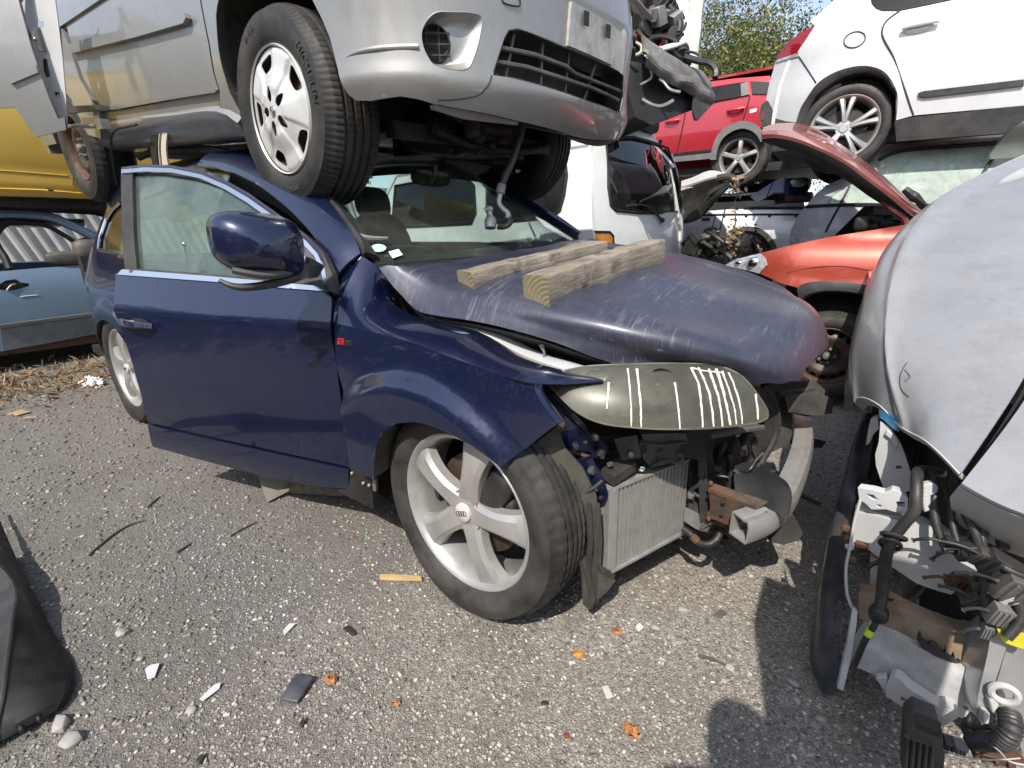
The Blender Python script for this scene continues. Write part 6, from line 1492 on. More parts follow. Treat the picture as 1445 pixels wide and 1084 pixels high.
def plate(fr, root, name, surf, pts, mat, par=None, h=.05, t=.02, holes=(), uv=False, angle=38, label=None, extra=None):
    b = FM(fr, root); o = np.array(pts) if uv else surf.px(pts)
    if extra is not None: o = np.concatenate([o, np.array(extra)])
    hs = [np.array(q) if uv else surf.px(q) for q in holes]
    sgn = 1 if ((surf.ax == 1 and surf.sg < 0) or (surf.ax == 0 and surf.sg > 0)) else -1
    panel(b, o, surf, h, hs, t*sgn)
    return b.build(name, mat, par, angle, label=label)
def stroke(fr, root, name, surf, pts, r, mat, par=None, smooth=True):
    b = FM(fr, root); tube(b, [surf.at(p) for p in pts], r, 6, smooth=smooth); return b.build(name, mat, par)
def quadloft(fr, root, name, curves, mat, par=None, t=.02, nu=12, nv=8, flip=False, lin=False, label=None):
    b = FM(fr, root); loft(b, curves, nu, nv, t, 0, flip, lin); return b.build(name, mat, par, label=label)
def boxpart(fr, root, name, c, s, mat, par=None, rot=None, bev=None):
    b = FM(fr, root); box(b, c, s, rot); return b.build(name, mat, par, bev=bev)
def hull(fr, root, x0, x1, y0, y1, z0, zb, zr, mat, par=None, ends=True, inset=.22, far=True, glassm='tinted', along=0, roof=True):
    """floor, far side, glass band and roof of a car box given in world axes (along: 0 = long axis X)"""
    def q(a, b, z): return (a, b, z) if along == 0 else (b, a, z)
    fl = along == 1
    L_ = np.linspace(x0, x1, 5)
    b = FM(fr, root); c = q((x0+x1)/2, (y0+y1)/2, z0+.06); s = q(abs(x1-x0)*.96, abs(y1-y0)*.9, .1); box(b, c, s); b.build('floor_pan', 'grime', par)
    if far:
        quadloft(fr, root, 'far_side', [[q(x, y1, z0+.1) for x in L_], [q(x, y1+.03, (z0+zb)/2) for x in L_], [q(x, y1-.02, zb) for x in L_]], mat, par, .03, flip=not fl)
        w = inset
        quadloft(fr, root, 'far_glass', [[q(x, y1-.03, zb) for x in (x0+.2, x1-.2)], [q(x, y1-w, zr-.05) for x in (x0+.2+w*1.5, x1-.2-w*1.5)]], glassm, par, .006, flip=not fl)
    if roof:
        r0, r1 = x0+.2+inset*1.5, x1-.2-inset*1.5; ym = (y0+y1)/2
        quadloft(fr, root, 'roof', [[q(x, y0+inset, zr-.05) for x in np.linspace(r0, r1, 5)], [q(x, ym, zr) for x in np.linspace(r0-.05, r1+.05, 5)], [q(x, y1-inset, zr-.05) for x in np.linspace(r0, r1, 5)]], mat, par, .03, flip=fl)
def wheelw(fr, root, pos, face, kind, R_, rim, w, rot=0., tm='rubber', hub='grime', seg=140):
    """wheel at a world position whose outer face looks along 'face' (unit xy)"""
    a = math.atan2(face[0], -face[1])
    Mw = fr.M.T@rotz(a)
    return wheel(root, (np.asarray(pos, float)-fr.T)@fr.M, Mw, kind, R_, rim, w, rot, tm, 0., True, hub, seg)

# ---- white van behind the bonnet
VY = R(-8.3)
def vt(x, y, z):
    dx, dy = x+.66, y-1.3; c, s_ = math.cos(VY), math.sin(VY); return (-1.05+dx*c-dy*s_, 2.0+dx*s_+dy*c, z)
VF = Fr(vt(-2.5, 2.2, 0), math.pi+VY)
van = thing('parked_van', 'old white van standing behind the blue SUV, dark rear window and amber corner lamp', 'van', VF)
vrear = Side(0, -1.05, 1, Tab([.3, .8, 1.2, 1.5, 1.8, 2.0, 2.2, 2.4], [0, .02, .0, -.05, -.12, -.19, -.30, -.5]), lambda u: -.146*(u-2.0)+.05*(np.minimum(np.abs(u-2.86), 1.0)/.86)**4)
vl = [(834, 205), (834.5, 272), (836, 323), (838, 345)]
vr = [(966, 345), (967.5, 322), (965, 292), (959, 258), (948.5, 219), (938, 195), (928, 182), (910, 173), (891, 166), (862, 166), (842, 172), (835, 186)]
vw = [(855, 200), (869, 195), (894, 194), (920, 200.5), (942, 209), (950.5, 231), (959, 264), (962, 292), (958, 299), (930, 300.5), (902, 300.5), (869, 297), (862, 290), (858.5, 265)]
ol = vrear.px(vl); orr = vrear.px(vr)
tail = plate(VF, van, 'tailgate', vrear, np.concatenate([ol, [(2.02, .45), (2.9, .42), (3.7, .45)], orr]), 'van_white', uv=True, holes=[vrear.px(vw)], h=.06, t=.05)
plate(VF, van, 'rear_window', vrear.up(-.012), vw, 'tinted', tail, h=.12, t=.006)
sl = vrear.up(.006); b = FM(VF, van); tube(b, [sl.at(p) for p in vw+vw[:1]], .014, 6, smooth=False); b.build('window_seal', 'seal', tail)
b = FM(VF, van); s2 = vrear.up(.03); tube(b, [s2.at(p) for p in ((884, 291), (900, 289), (918, 292))], .008, 6); tube(b, [s2.at(p) for p in ((914, 291), (924, 300), (933, 310))], [.008, .010, .016], 6); blob(b, s2.at((935, 311)), (.02, .03, .025)); b.build('rear_wiper', 'plastic', tail)
b = FM(VF, van); blob(b, vrear.up(.02).at((932, 200)), (.02, .025, .02)); b.build('washer_jet', 'plastic', tail)
lampv = plate(VF, van, 'corner_lamp', vrear.up(.018), [(837.5, 327), (861, 328), (865, 333), (865, 352), (838, 352)], 'amber', h=.05, t=.03); b = FM(VF, van); s2 = vrear.up(.022); tube(b, [s2.at(p) for p in ((838, 327), (861, 327.5), (865.5, 333), (866, 350))], .010, 6, smooth=False); b.build('lamp_surround', 'seal', lampv)
vside = Side(1, 2.0, -1, Tab([.3, .7, 1.1, 1.4, 1.7, 1.95, 2.2], [-.02, .02, .0, -.05, -.11, -.17, -.25]), lambda u: -.146*(u+1.05))
w1 = vside.px([(803, 200), (801, 247), (797, 275), (791, 296), (781, 304), (740, 309), (700, 312), (690, 308), (688, 290), (690, 230), (694, 205)])
w2 = [(w[0]-.02, w[1]) for w in vside.px([(668, 314), (600, 318), (560, 320), (556, 310), (560, 262), (600, 255), (660, 248), (672, 262), (674, 300)])]
x_ = vside.px(vl)
w1 = np.array([[x, min(z, 1.87)] for x, z in w1]); w2 = np.array([[x, min(z, 1.87)] for x, z in w2])
vs_ = plate(VF, van, 'body_side', vside, np.concatenate([x_, [(x_[-1][0]+.02, .45), (-2.6, .42), (-4.7, .45), (-4.85, 1.1), (-4.6, 1.3), (-4.3, 1.98), (-1.25, 1.98)]]), 'van_white', uv=True, h=.07, t=.04)
for w_ in (w1, w2):
    g = plate(VF, van, 'side_window', vside.up(.008), w_, 'tinted', vs_, uv=True, h=.15, t=.006); s2 = vside.up(.016); b = FM(VF, van); tube(b, [s2(*p) for p in list(w_)+[w_[0]]], .013, 6, smooth=False); b.build('window_seal', 'seal', g)
quadloft(VF, van, 'roof', [[vt(x, 1.47, 1.95) for x in (-.86, -2, -3.9)], [vt(x, 1.8, 2.09) for x in (-.93, -2, -3.85)], [vt(x, 2.3, 2.12) for x in (-.95, -2, -3.8)], [vt(x, 2.8, 2.09) for x in (-.93, -2, -3.85)], [vt(x, 3.1, 1.93) for x in (-.86, -2, -3.9)]], 'van_white', None, .03, flip=False)
quadloft(VF, van, 'far_side', [[vt(x, 3.12, .45) for x in (-.72, -2, -4.3)], [vt(x, 3.13, 1.1) for x in (-.7, -2, -4.4)], [vt(x, 3.08, 1.95) for x in (-.9, -2, -3.9)]], 'van_white', None, .03, flip=True)
quadloft(VF, van, 'front_panel', [[vt(-4.4, y, .45) for y in (1.3, 2.2, 3.1)], [vt(-4.45, y, 1.1) for y in (1.3, 2.2, 3.1)], [vt(-3.9, y, 1.96) for y in (1.45, 2.2, 3.0)]], 'van_white', None, .03)
boxpart(VF, van, 'floor_pan', vt(-2.5, 2.2, .45), (3.5, 1.6, .1), 'grime', None, rotz(VY))
for x, y, f in ((-1.3, 1.36, (0, -1)), (-3.6, 1.36, (0, -1)), (-1.3, 3.06, (0, 1)), (-3.6, 3.06, (0, 1))): wheelw(VF, van, vt(x, y, .31), (-f[1]*math.sin(VY), f[1]*math.cos(VY)), 'steel', .31, .18, .18, seg=60)

# ---- orange-red hatchback with its bonnet up
OF = Fr((2.0, 2.95, 0), math.pi)
ora = thing('parked_car', 'orange-red hatchback with its faded bonnet propped open, behind the SUV bonnet', 'car', OF)
os_ = Side(1, 2.10, -1, Tab([.2, .5, .75, .85, .93, 1.0, 1.1, 1.2], [-.03, .0, .025, .035, .02, .015, -.02, -.10]), lambda u: .9*np.maximum(0, .55-u)**2)
ftop = [(1074, 357), (1110.5, 347.6), (1167, 335), (1240, 323.5), (1297, 314), (1330, 307)]
farch = [(1242, 409), (1216, 401), (1184, 397), (1159, 396.5), (1135, 400), (1125, 406)]
o1 = os_.px(ftop); o2 = os_.px(farch); o3 = os_.px([(1102, 399.5), (1072, 386)])
o2 = np.concatenate([[(1.55, .25), (1.42, .30)], o2])
ow = plate(OF, ora, 'front_wing', os_, np.concatenate([o1, [(1.65, 1.17), (1.62, .3)], o2, o3]), 'orange', uv=True, h=.04, t=.01)
a_ = [os_(*p) for p in o2[2:]]; a2 = [os_.up(.012).at(p) for p in ((1240, 424), (1212, 415), (1184, 411.5), (1160, 412), (1142, 417), (1128, 428))]
quadloft(OF, ora, 'arch_trim', [[p+np.array([0, -.012, 0]) for p in a_], a2, [p+np.array([0, .10, .0]) for p in a2]], 'plastic', ow, .012, nu=20, nv=6)
quadloft(OF, ora, 'arch_liner', [[p+np.array([0, .05, 0]) for p in a2], [p+np.array([0, .45, .0]) for p in a2]], 'liner', ow, .01)
boxpart(OF, ora, 'inner_wing', (1.0, 2.75, .55), (1.3, .1, .7), 'grime')
stroke(OF, ora, 'wing_crease', os_.up(.002), [(1110, 385), (1150, 377), (1190, 376), (1240, 384)], .004, 'orange', ow)
hlp = plate(OF, ora, 'headlamp', os_.up(.01), [(1023, 374), (1040, 365.5), (1058, 361), (1073, 357.5), (1079, 363), (1082, 374), (1071, 386), (1054, 381.5), (1036, 377.5)], 'clear_lens', h=.03, t=.08)
b = FM(OF, ora); blob(b, os_.up(-.0).at((1064, 371)), (.05, .03, .045), pw=2.2); b.build('lamp_bowl', 'chrome', hlp); b = FM(OF, ora); blob(b, os_.up(.004).at((1043, 371)), (.035, .02, .02), pw=2.2); b.build('lamp_bowl', 'chrome', hlp)
wheelw(OF, ora, (WORLD.P(1166, 503, 1, 2.10)), (0, -1), 'steel', .315, .205, .20, tm='rubber_worn', seg=160)
for x, y, f in ((3.4, 2.12, (0, -1)), (.95, 3.75, (0, 1)), (3.4, 3.75, (0, 1))): wheelw(OF, ora, (x, y, .31), f, 'steel', .315, .2, .19, seg=60)
# bonnet: a pressed shell raised on its hinges
bl_ = [WORLD.P(x, y, 1, 2.35) for x, y in ((1075, 190), (1098, 190), (1128, 197), (1160, 210), (1195, 228), (1230, 254), (1262, 277), (1290, 298), (1302, 305))]
bu_ = [WORLD.P(x, y, 1, v) for x, y, v in ((1077, 181, 2.7), (1100, 176, 3.2), (1136, 178, 3.5), (1166, 192, 3.5), (1200, 217, 3.5), (1240, 246, 3.4), (1275, 277, 3.1), (1297, 297, 2.7), (1304, 303, 2.45))]
A, B = dmatch([np.array(bl_), np.array(bu_)], 40)
G = [A*(1-t)+B*t+np.outer(np.sin(np.linspace(0, math.pi, 40)), [-.02, 0, .05])*math.sin(math.pi*t)+np.outer(np.ones(40), [0, 0, .012])*math.sin(3*math.pi*t) for t in np.linspace(0, 1, 16)]
b = FM(OF, ora); sheet(b, np.stack(G, 1), .02, flip=False); obn = b.build('bonnet', 'maroon', label='faded bonnet propped open')
low = [p+np.array([0, .015, -.012]) for p in A]; 
quadloft(OF, ora, 'bonnet_inner_frame', [low, [p+np.array([.015, .03, -.055*math.sin(math.pi*(i+.5)/40)-.01]) for i, p in enumerate(low)], [p+np.array([.03, .25, -.07*math.sin(math.pi*(i+.5)/40)]) for i, p in enumerate(low)]], 'grime', obn, .02, nu=30, nv=6)
b = FM(OF, ora); tube(b, [WORLD.P(x, y, 1, 2.4) for x, y in ((1240, 277), (1262, 296), (1277, 306), (1281, 318))], [.014, .02, .024, .022], 8); b.build('bonnet_hinge', 'maroon', ora)
b = FM(OF, ora); tube(b, [WORLD.P(x, y, 1, 2.35) for x, y in ((1276, 267), (1290, 278), (1307, 291))], [.02, .03, .01], 8); b.build('bonnet_corner_trim', 'seal', obn)
quadloft(OF, ora, 'windscreen', [[WORLD.P(x, y, 1, v) for x, y, v in ((1302, 304, 2.25), (1340, 304, 2.3), (1400, 300, 2.4))], [WORLD.P(x, y, 1, v) for x, y, v in ((1375, 272, 2.3), (1445, 244, 2.35), (1520, 215, 2.5))]], 'glass', None, .006)
b = FM(OF, ora); tube(b, [WORLD.P(x, y, 1, 2.27) for x, y in ((1300, 302), (1375, 270.5), (1445, 242.5), (1530, 209))], .02, 8); b.build('windscreen_pillar', 'seal', ora)
for i in range(10):
    b = FM(OF, ora); c = WORLD.P(1215+RNG.uniform(0, 50), 318+RNG.uniform(-7, 5)-.1*i, 1, 2.5+RNG.uniform(0, .4)); blob(b, c, RNG.uniform(.02, .06, 3), rotz(RNG.uniform(0, 3)), pw=3); b.build('engine_part', 'grime', ora)
boxpart(OF, ora, 'engine', (1.0, 2.95, .72), (1.1, 1.2, .5), 'grime')
hull(OF, ora, .3, 4.2, 2.12, 3.72, .2, 1.0, 1.5, 'orange', roof=False)
plate(OF, ora, 'body_side', os_, [(1.68, .28), (4.1, .28), (4.2, .9), (4.1, 1.12), (1.70, 1.14)], 'orange', uv=True, h=.1, t=.03)
quadloft(OF, ora, 'roof', [[(x, 2.35, 1.46) for x in (2.3, 3, 3.9)], [(x, 2.95, 1.52) for x in (2.3, 3, 4.0)], [(x, 3.5, 1.46) for x in (2.3, 3, 3.9)]], 'orange', None, .03)

# ---- silver estate under the white crossover
EF = Fr((2.4, 4.4, 0), 0)
est = thing('parked_car', 'silver estate with large pale windows, carrying the white crossover on its roof', 'car', EF)
es = Side(1, 3.60, -1, Tab([.3, .7, 1.0, 1.25, 1.4, 1.6, 1.8, 1.95, 2.1], [-.02, .02, .02, .0, -.05, -.13, -.23, -.32, -.45]), lambda u: .35*np.maximum(0, 1.05-u)**2)
body = [(1114, 345), (1116, 325), (1122.7, 310), (1135, 293), (1200, 290.5), (1249, 290.5), (1305, 292), (1445, 293)]
eb = plate(EF, est, 'body_side', es, np.concatenate([es.px(body), [(4.6, 1.25), (4.6, .3), (.55, .3)]]), 'estate_silver', uv=True, h=.07, t=.03)
fro = [(1137, 291.5), (1150, 275), (1167, 261.5), (1200, 246), (1232, 225), (1249, 206), (1277, 198), (1346, 194.5), (1445, 187)]
fo_ = es.px(fro); win = es.px([(1205, 287), (1192, 286), (1203, 262), (1240, 227), (1265, 216), (1305, 210), (1375, 205), (1445, 199), (1445, 290), (1305, 288.5)])
tri_ = es.px([(1168, 287), (1178, 272), (1193, 264), (1183, 287)])
ef = plate(EF, est, 'window_frame', es, np.concatenate([fo_, [(4.6, 1.9), (4.6, 1.26)], es.px([(1305, 291), (1249, 290), (1200, 290)])]), 'estate_silver', uv=True, h=.06, t=.03, holes=[np.concatenate([win[:8], [(4.4, 1.83), (4.4, 1.29)], win[9:]]), tri_])
plate(EF, est, 'side_glass', es.up(-.012), np.concatenate([win[:8], [(4.4, 1.83), (4.4, 1.29)], win[9:]]), 'frosted', ef, uv=True, h=.15, t=.006); plate(EF, est, 'quarter_glass', es.up(-.012), tri_, 'frosted', ef, uv=True, h=.1, t=.006)
stroke(EF, est, 'belt_seal', es.up(.006), [(1137, 292), (1200, 289), (1249, 289.5), (1305, 291), (1445, 292)], .016, 'seal', eb)
stroke(EF, est, 'door_gap', es.up(.003), [(1199, 263), (1186, 288), (1175, 308), (1165, 328)], .010, 'seal', eb)
b = FM(EF, est); s2 = es.up(.008); tube(b, [s2.at(p) for p in ((1413, 204), (1394, 234), (1372, 268), (1358, 290))], .012, 6); b.build('pillar_seal', 'seal', ef)
b = FM(EF, est); tube(b, [es.up(.01).at(p) for p in ((1232, 224), (1249, 206.5), (1277, 199), (1346, 196), (1445, 189))], .022, 8); b.build('roof_gutter', 'estate_silver', ef)
stroke(EF, est, 'window_seal', es.up(.004), [(1240, 226), (1265, 215), (1305, 209.5), (1375, 204.5), (1445, 198.5)], .014, 'seal', ef)
plate(EF, est, 'lamp', es.up(.012), [(1114, 336), (1128, 331), (1136, 336), (1136, 346), (1114, 346)], 'clear_lens', eb, h=.06, t=.03)
quadloft(EF, est, 'roof', [[(x, 3.92, 1.84) for x in (1.55, 2.6, 4.5)], [(x, 4.4, 1.90) for x in (1.5, 2.6, 4.5)], [(x, 4.95, 1.84) for x in (1.55, 2.6, 4.5)]], 'estate_silver', None, .03)
hull(EF, est, .6, 4.6, 3.6, 5.3, .25, 1.25, 1.85, 'estate_silver', roof=False, glassm='frosted')
quadloft(EF, est, 'windscreen', [[(.95, y, 1.28) for y in (3.75, 4.4, 5.1)], [(1.55, y, 1.85) for y in (3.95, 4.4, 4.95)]], 'frosted', None, .006)
quadloft(EF, est, 'front_end', [[(.62, y, .3) for y in (3.75, 4.4, 5.2)], [(.55, y, .8) for y in (3.75, 4.4, 5.2)], [(.75, y, 1.2) for y in (3.7, 4.4, 5.2)], [(.97, y, 1.28) for y in (3.75, 4.4, 5.1)]], 'estate_silver', None, .03)
for x, y, f in ((1.3, 3.62, (0, -1)), (3.9, 3.62, (0, -1)), (1.3, 5.3, (0, 1)), (3.9, 5.3, (0, 1))): wheelw(EF, est, (x, y, .32), f, 'steel', .32, .2, .2, seg=60)
b = FM(EF, est); blob(b, (2.6, 4.1, 1.35), (.14, .22, .38)); b.build('seat', 'trim_grey', est); b = FM(EF, est); blob(b, (3.6, 4.4, 1.25), (.14, .6, .35)); b.build('seat', 'trim_grey', est)

# ---- white crossover on top of it
PF = Fr((2.0, 4.5, 1.80), 0)
peu = thing('stacked_car', 'white crossover with black rub strip, tail lamp at left, stacked on the silver estate', 'car', PF)
pz0 = 2.1
ps = Side(1, 3.62, -1, Tab([1.7, 1.95, 2.2, 2.45, 2.65, 2.85, 3.05, 3.3], [-.05, .0, .03, .04, .02, .02, -.03, -.13]), lambda u: .55*np.maximum(0, .55-u)**2)
parch = [(1123, 176), (1130, 153), (1141, 135), (1153, 119), (1173, 105), (1199.6, 95.5), (1224.5, 93.5), (1246, 100), (1259, 115), (1265, 132), (1264, 170)]
pb_ = [(1289, 163), (1445, 149)]
pt = [(1445, -40), (1342, -2), (1330, -6), (1229, -6), (1184, -4), (1143, 30), (1150, 36.5), (1125, 72), (1128, 80), (1094, 88), (1085, 121), (1081, 141), (1089, 153), (1093, 167), (1108, 171)]
winp = [(1228, -6), (1230, 5), (1236, 12), (1245, 15.4), (1268, 15.4), (1300, 9), (1342, 0), (1445, -30), (1430, -60), (1260, -50)]
o = np.concatenate([ps.px(parch), ps.px(pb_), [(4.6, 1.95), (4.6, 2.9)], ps.px(pt)])
pbod = plate(PF, peu, 'body_side', ps, o, 'white', uv=True, h=.06, t=.02)
plate(PF, peu, 'side_window', ps.up(.006), np.concatenate([ps.px(winp[:7]), [(3.2, 2.85), (3.0, 3.2), (1.3, 3.15)]]), 'tinted', pbod, uv=True, h=.1, t=.01)
stroke(PF, peu, 'door_gap', ps.up(.003), [(1269, 16), (1250, 31), (1244.6, 46), (1261, 81), (1278, 130), (1286, 154), (1289, 162)], .006, 'seal', pbod); stroke(PF, peu, 'bumper_seam', ps.up(.003), [(1128, 81), (1140, 99), (1151.5, 117)], .005, 'seal', pbod)
stroke(PF, peu, 'fuel_flap', ps.up(.003), [(1206+15*math.cos(t), 56+11*math.sin(t)-3*math.cos(t)) for t in np.linspace(0, 6.283, 17)], .004, 'seal', pbod)
b = FM(PF, peu); s2 = ps.up(.03); tube(b, [s2.at(p) for p in ((1273, 40), (1298, 34), (1326, 29))], [.012, .018, .012], 8); blob(b, ps.at((1296, 38)), (.10, .012, .05)); b.build('door_handle', 'white', pbod)
plate(PF, peu, 'rub_strip', ps.up(.02), [(1296, 131), (1304, 128.5), (1445, 112), (1445, 121), (1305, 137.5), (1297, 136)], 'plastic', pbod, h=.05, t=.02)
plate(PF, peu, 'sill_trim', ps.up(.01), [(1262, 171), (1289, 165), (1445, 150), (1600, 134), (1600, 175), (1445, 186), (1265, 200)], 'plastic', pbod, h=.08, t=.05)
tl_ = plate(PF, peu, 'tail_lamp', ps.up(.008), [(1095, 86), (1100, 75), (1111, 60.5), (1130, 46), (1149, 36.5), (1137, 55), (1126, 71), (1124, 76)], 'red_lens', pbod, h=.04, t=.05)
plate(PF, peu, 'reverse_lamp', ps.up(.010), [(1094, 88.5), (1096, 85), (1124, 75.5), (1128, 79.5), (1110, 84)], 'clear_lens', tl_, h=.03, t=.04)
bmp = plate(PF, peu, 'bumper_trim', ps.up(.012), [(1070.5, 163), (1074.6, 148), (1082.7, 141.7), (1088.7, 153), (1093, 167), (1108, 171), (1124, 173), (1122, 182), (1100, 186), (1078, 186)], 'plastic_dusty', pbod, h=.04, t=.06)
plate(PF, peu, 'reflector', ps.up(.018), [(1074, 160), (1078, 159), (1078, 169), (1074, 170)], 'red_lens', bmp, h=.03, t=.01)
pa_ = [ps.at(p) for p in parch]
quadloft(PF, peu, 'arch_trim', [[p+np.array([0, -.004, 0]) for p in pa_], [p+np.array([(.5*(1.02-p[0])/6), .01, -.045 if 2 < i < 9 else 0]) for i, p in enumerate(pa_)], [p+np.array([0, .30, -.02]) for p in pa_]], 'plastic', pbod, .01, nu=30, nv=8)
boxpart(PF, peu, 'inner_arch', (.95, 4.1, 2.35), (1.0, .1, .9), 'seal')
b = FM(PF, peu); tube(b, [ps.up(-.25).at(p) for p in ((1203, 104), (1197, 128))], .03, 8); b.build('shock_absorber', 'steel', peu)
pw_ = WORLD.P(1190, 181, 1, 3.66); wheelw(PF, peu, pw_, (0, -1), 'double_spoke', .362, .262, .225, rot=.35, tm='rubber', seg=160)
wheelw(PF, peu, pw_+np.array([0, 1.55, 0]), (0, 1), 'double_spoke', .362, .262, .225, rot=.35, seg=80)
for y, f in ((3.66, -1), (5.2, 1)): wheelw(PF, peu, (pw_[0]+2.6, y, pw_[2]), (0, f), 'double_spoke', .362, .262, .225, seg=60)
hull(PF, peu, -.1, 4.2, 3.64, 5.3, 1.98, 2.9, 3.5, 'white')
quadloft(PF, peu, 'tailgate', [[(-.02, y, 2.1) for y in (3.75, 4.5, 5.2)], [(.0, y, 2.6) for y in (3.75, 4.5, 5.2)], [(.12, y, 2.9) for y in (3.75, 4.5, 5.2)], [(.75, y, 3.42) for y in (3.95, 4.5, 5.0)]], 'white', None, .03)
b = FM(PF, peu); tube(b, [(.2, 3.8, 2.0), (.5, 4.2, 1.98), (1.0, 4.6, 2.0)], .04, 8); b.build('exhaust_pipe', 'rust', peu); b = FM(PF, peu); tube(b, [(.66, 3.75, 2.02), (.66, 5.1, 2.05)], .05, 8); b.build('rear_axle', 'grime', peu)

# ---- red crossover far behind, on another car
RF = Fr((-1.6, 6.2, 1.85), math.pi)
red = thing('stacked_car', 'red crossover with grey sill cladding, stacked behind the white van', 'car', RF)
rs = Side(1, 5.35, -1, Tab([1.8, 2.1, 2.4, 2.7, 2.95, 3.2, 3.4], [-.06, .0, .03, .03, .0, -.10, -.22]), lambda u: 0*u)
rb = [(921, 178), (951, 168), (980, 150), (1004, 147), (1038, 140), (1058, 134), (1085, 134), (1092, 160), (1090, 180), (1072, 180), (1056, 172), (1048, 170.5), (1032, 176), (1018, 188), (1008, 205), (1004, 214), (951, 222)]
o = rs.px(rb[2:]); rbd = plate(RF, red, 'body_side', rs, np.concatenate([[(-3.2, 2.85)], o, [(-3.2, 2.12)]]), 'red', uv=True, h=.1, t=.03)
rg_ = rs.px([(1004, 146), (1004, 115), (1040, 110.5), (1087, 107), (1090, 134), (1058, 134), (1038, 140)]); wi = rs.px([(1006, 144.5), (1006, 123), (1030, 119), (1054, 115.5), (1057.5, 133), (1038, 138.5)]); wq = rs.px([(1059, 115), (1086, 116.5), (1083, 133), (1062, 133)])
rf_ = plate(RF, red, 'window_frame', rs, np.concatenate([[(-3.0, 2.85), (-2.6, 3.28)], rg_[1:]]), 'red', uv=True, h=.1, t=.03, holes=[wq])
plate(RF, red, 'side_window', rs.up(.018), np.concatenate([[(-2.8, 2.88), (-2.5, 3.18)], wi[1:]]), 'tinted', rf_, uv=True, h=.2, t=.006); plate(RF, red, 'quarter_window', rs.up(.018), wq, 'seal', rf_, uv=True, h=.2, t=.01)
plate(RF, red, 'pillar_trim', rs.up(.024), [(1045, 118), (1054, 115.5), (1057.5, 133), (1046, 136)], 'trim_grey', rf_, h=.1, t=.005)
ar_ = [rs.at(p) for p in ((1003, 226), (1006, 208), (1014, 190), (1030, 177), (1050, 171), (1070, 178), (1082, 195))]; ac = np.array(WORLD.P(1044, 224, 1, 5.35))
quadloft(RF, red, 'arch_cladding', [[p+np.array([0, -.01, 0]) for p in ar_], [ac+(p-ac)*.80+np.array([0, -.012, 0]) for p in ar_]], 'trim_grey', rbd, .02, nu=20, nv=4); quadloft(RF, red, 'arch_liner', [[ac+(p-ac)*.80 for p in ar_], [ac+(p-ac)*.80+np.array([0, .4, 0]) for p in ar_]], 'seal', rbd, .01)
plate(RF, red, 'sill_cladding', rs.up(.02), np.concatenate([rs.px([(951, 217), (1005, 211), (1007, 224), (951, 229)]), [(-3.2, 2.02), (-3.2, 2.15)]]), 'trim_grey', rbd, uv=True, h=.1, t=.04)
plate(RF, red, 'sill_strip', rs.up(.032), np.concatenate([rs.px([(951, 217), (1005, 211), (1005, 214), (951, 220)])]), 'chrome', rbd, uv=True, h=.1, t=.01)
for p0, p1 in (((939, 173), (958, 169)), ((1026, 157), (1050, 152.5))):
    b = FM(RF, red); tube(b, [rs.up(.03).at(p0), rs.up(.045).at(((p0[0]+p1[0])/2, (p0[1]+p1[1])/2)), rs.up(.03).at(p1)], .018, 8); b.build('door_handle', 'red', rbd)
stroke(RF, red, 'door_gap', rs.up(.003), [(967, 160), (962, 185), (955, 216)], .008, 'seal', rbd); stroke(RF, red, 'door_gap', rs.up(.003), [(1058, 135), (1054, 152), (1048, 170)], .008, 'seal', rbd)
plate(RF, red, 'sticker', rs.up(.004), [(1058, 155), (1068, 152.5), (1067, 157.5), (1058, 160)], 'paper', rbd, h=.05, t=.003)
rw = WORLD.P(1042, 223, 1, 5.38); wheelw(RF, red, rw, (0, -1), 'star', .36, .235, .22, rot=1.57, tm='rubber_worn', seg=120)
for dx, y, f in ((-2.55, 5.38, -1), (0, 6.95, 1), (-2.55, 6.95, 1)): wheelw(RF, red, (rw[0]+dx, y, rw[2]), (0, f), 'star', .36, .235, .22, seg=60)
hull(RF, red, -3.9, .3, 5.37, 7.1, 2.0, 2.85, 3.27, 'red', inset=.13)
quadloft(RF, red, 'tailgate', [[(.15, y, 2.1) for y in (5.4, 6.2, 7.0)], [(.2, y, 2.8) for y in (5.4, 6.2, 7.0)], [(-.3, y, 3.38) for y in (5.6, 6.2, 6.8)]], 'red', None, .03, flip=True)
quadloft(RF, red, 'front_end', [[(-3.9, y, 2.0) for y in (5.4, 6.2, 7.0)], [(-3.95, y, 2.6) for y in (5.4, 6.2, 7.0)], [(-3.0, y, 2.9) for y in (5.4, 6.2, 7.0)]], 'red', None, .03)
# the dark car it stands on
DF = Fr((-1.6, 6.2, 0), math.pi)
dk_ = thing('parked_car', 'dark crushed car underneath the red crossover', 'car', DF)
quadloft(DF, dk_, 'body_side', [[(x, 5.3, .3) for x in (-3.8, -2, .3)], [(x, 5.22, .8) for x in (-3.8, -2, .35)], [(x, 5.3, 1.2) for x in (-3.8, -2, .3)]], 'dark_panel', None, .03, flip=False)
quadloft(DF, dk_, 'side_glass', [[(x, 5.32, 1.2) for x in (-3.2, -1.5, .0)], [(x, 5.55, 1.70) for x in (-2.4, -1.5, -.2)]], 'tinted', None, .006); hull(DF, dk_, -3.9, .4, 5.25, 7.0, .25, 1.15, 1.80, 'dark_panel')
for x, y, f in ((-3.2, 5.26, -1), (-.5, 5.26, -1), (-3.2, 7.0, 1), (-.5, 7.0, 1)): wheelw(DF, dk_, (x, y, .32), (0, f), 'steel', .32, .2, .2, seg=60)
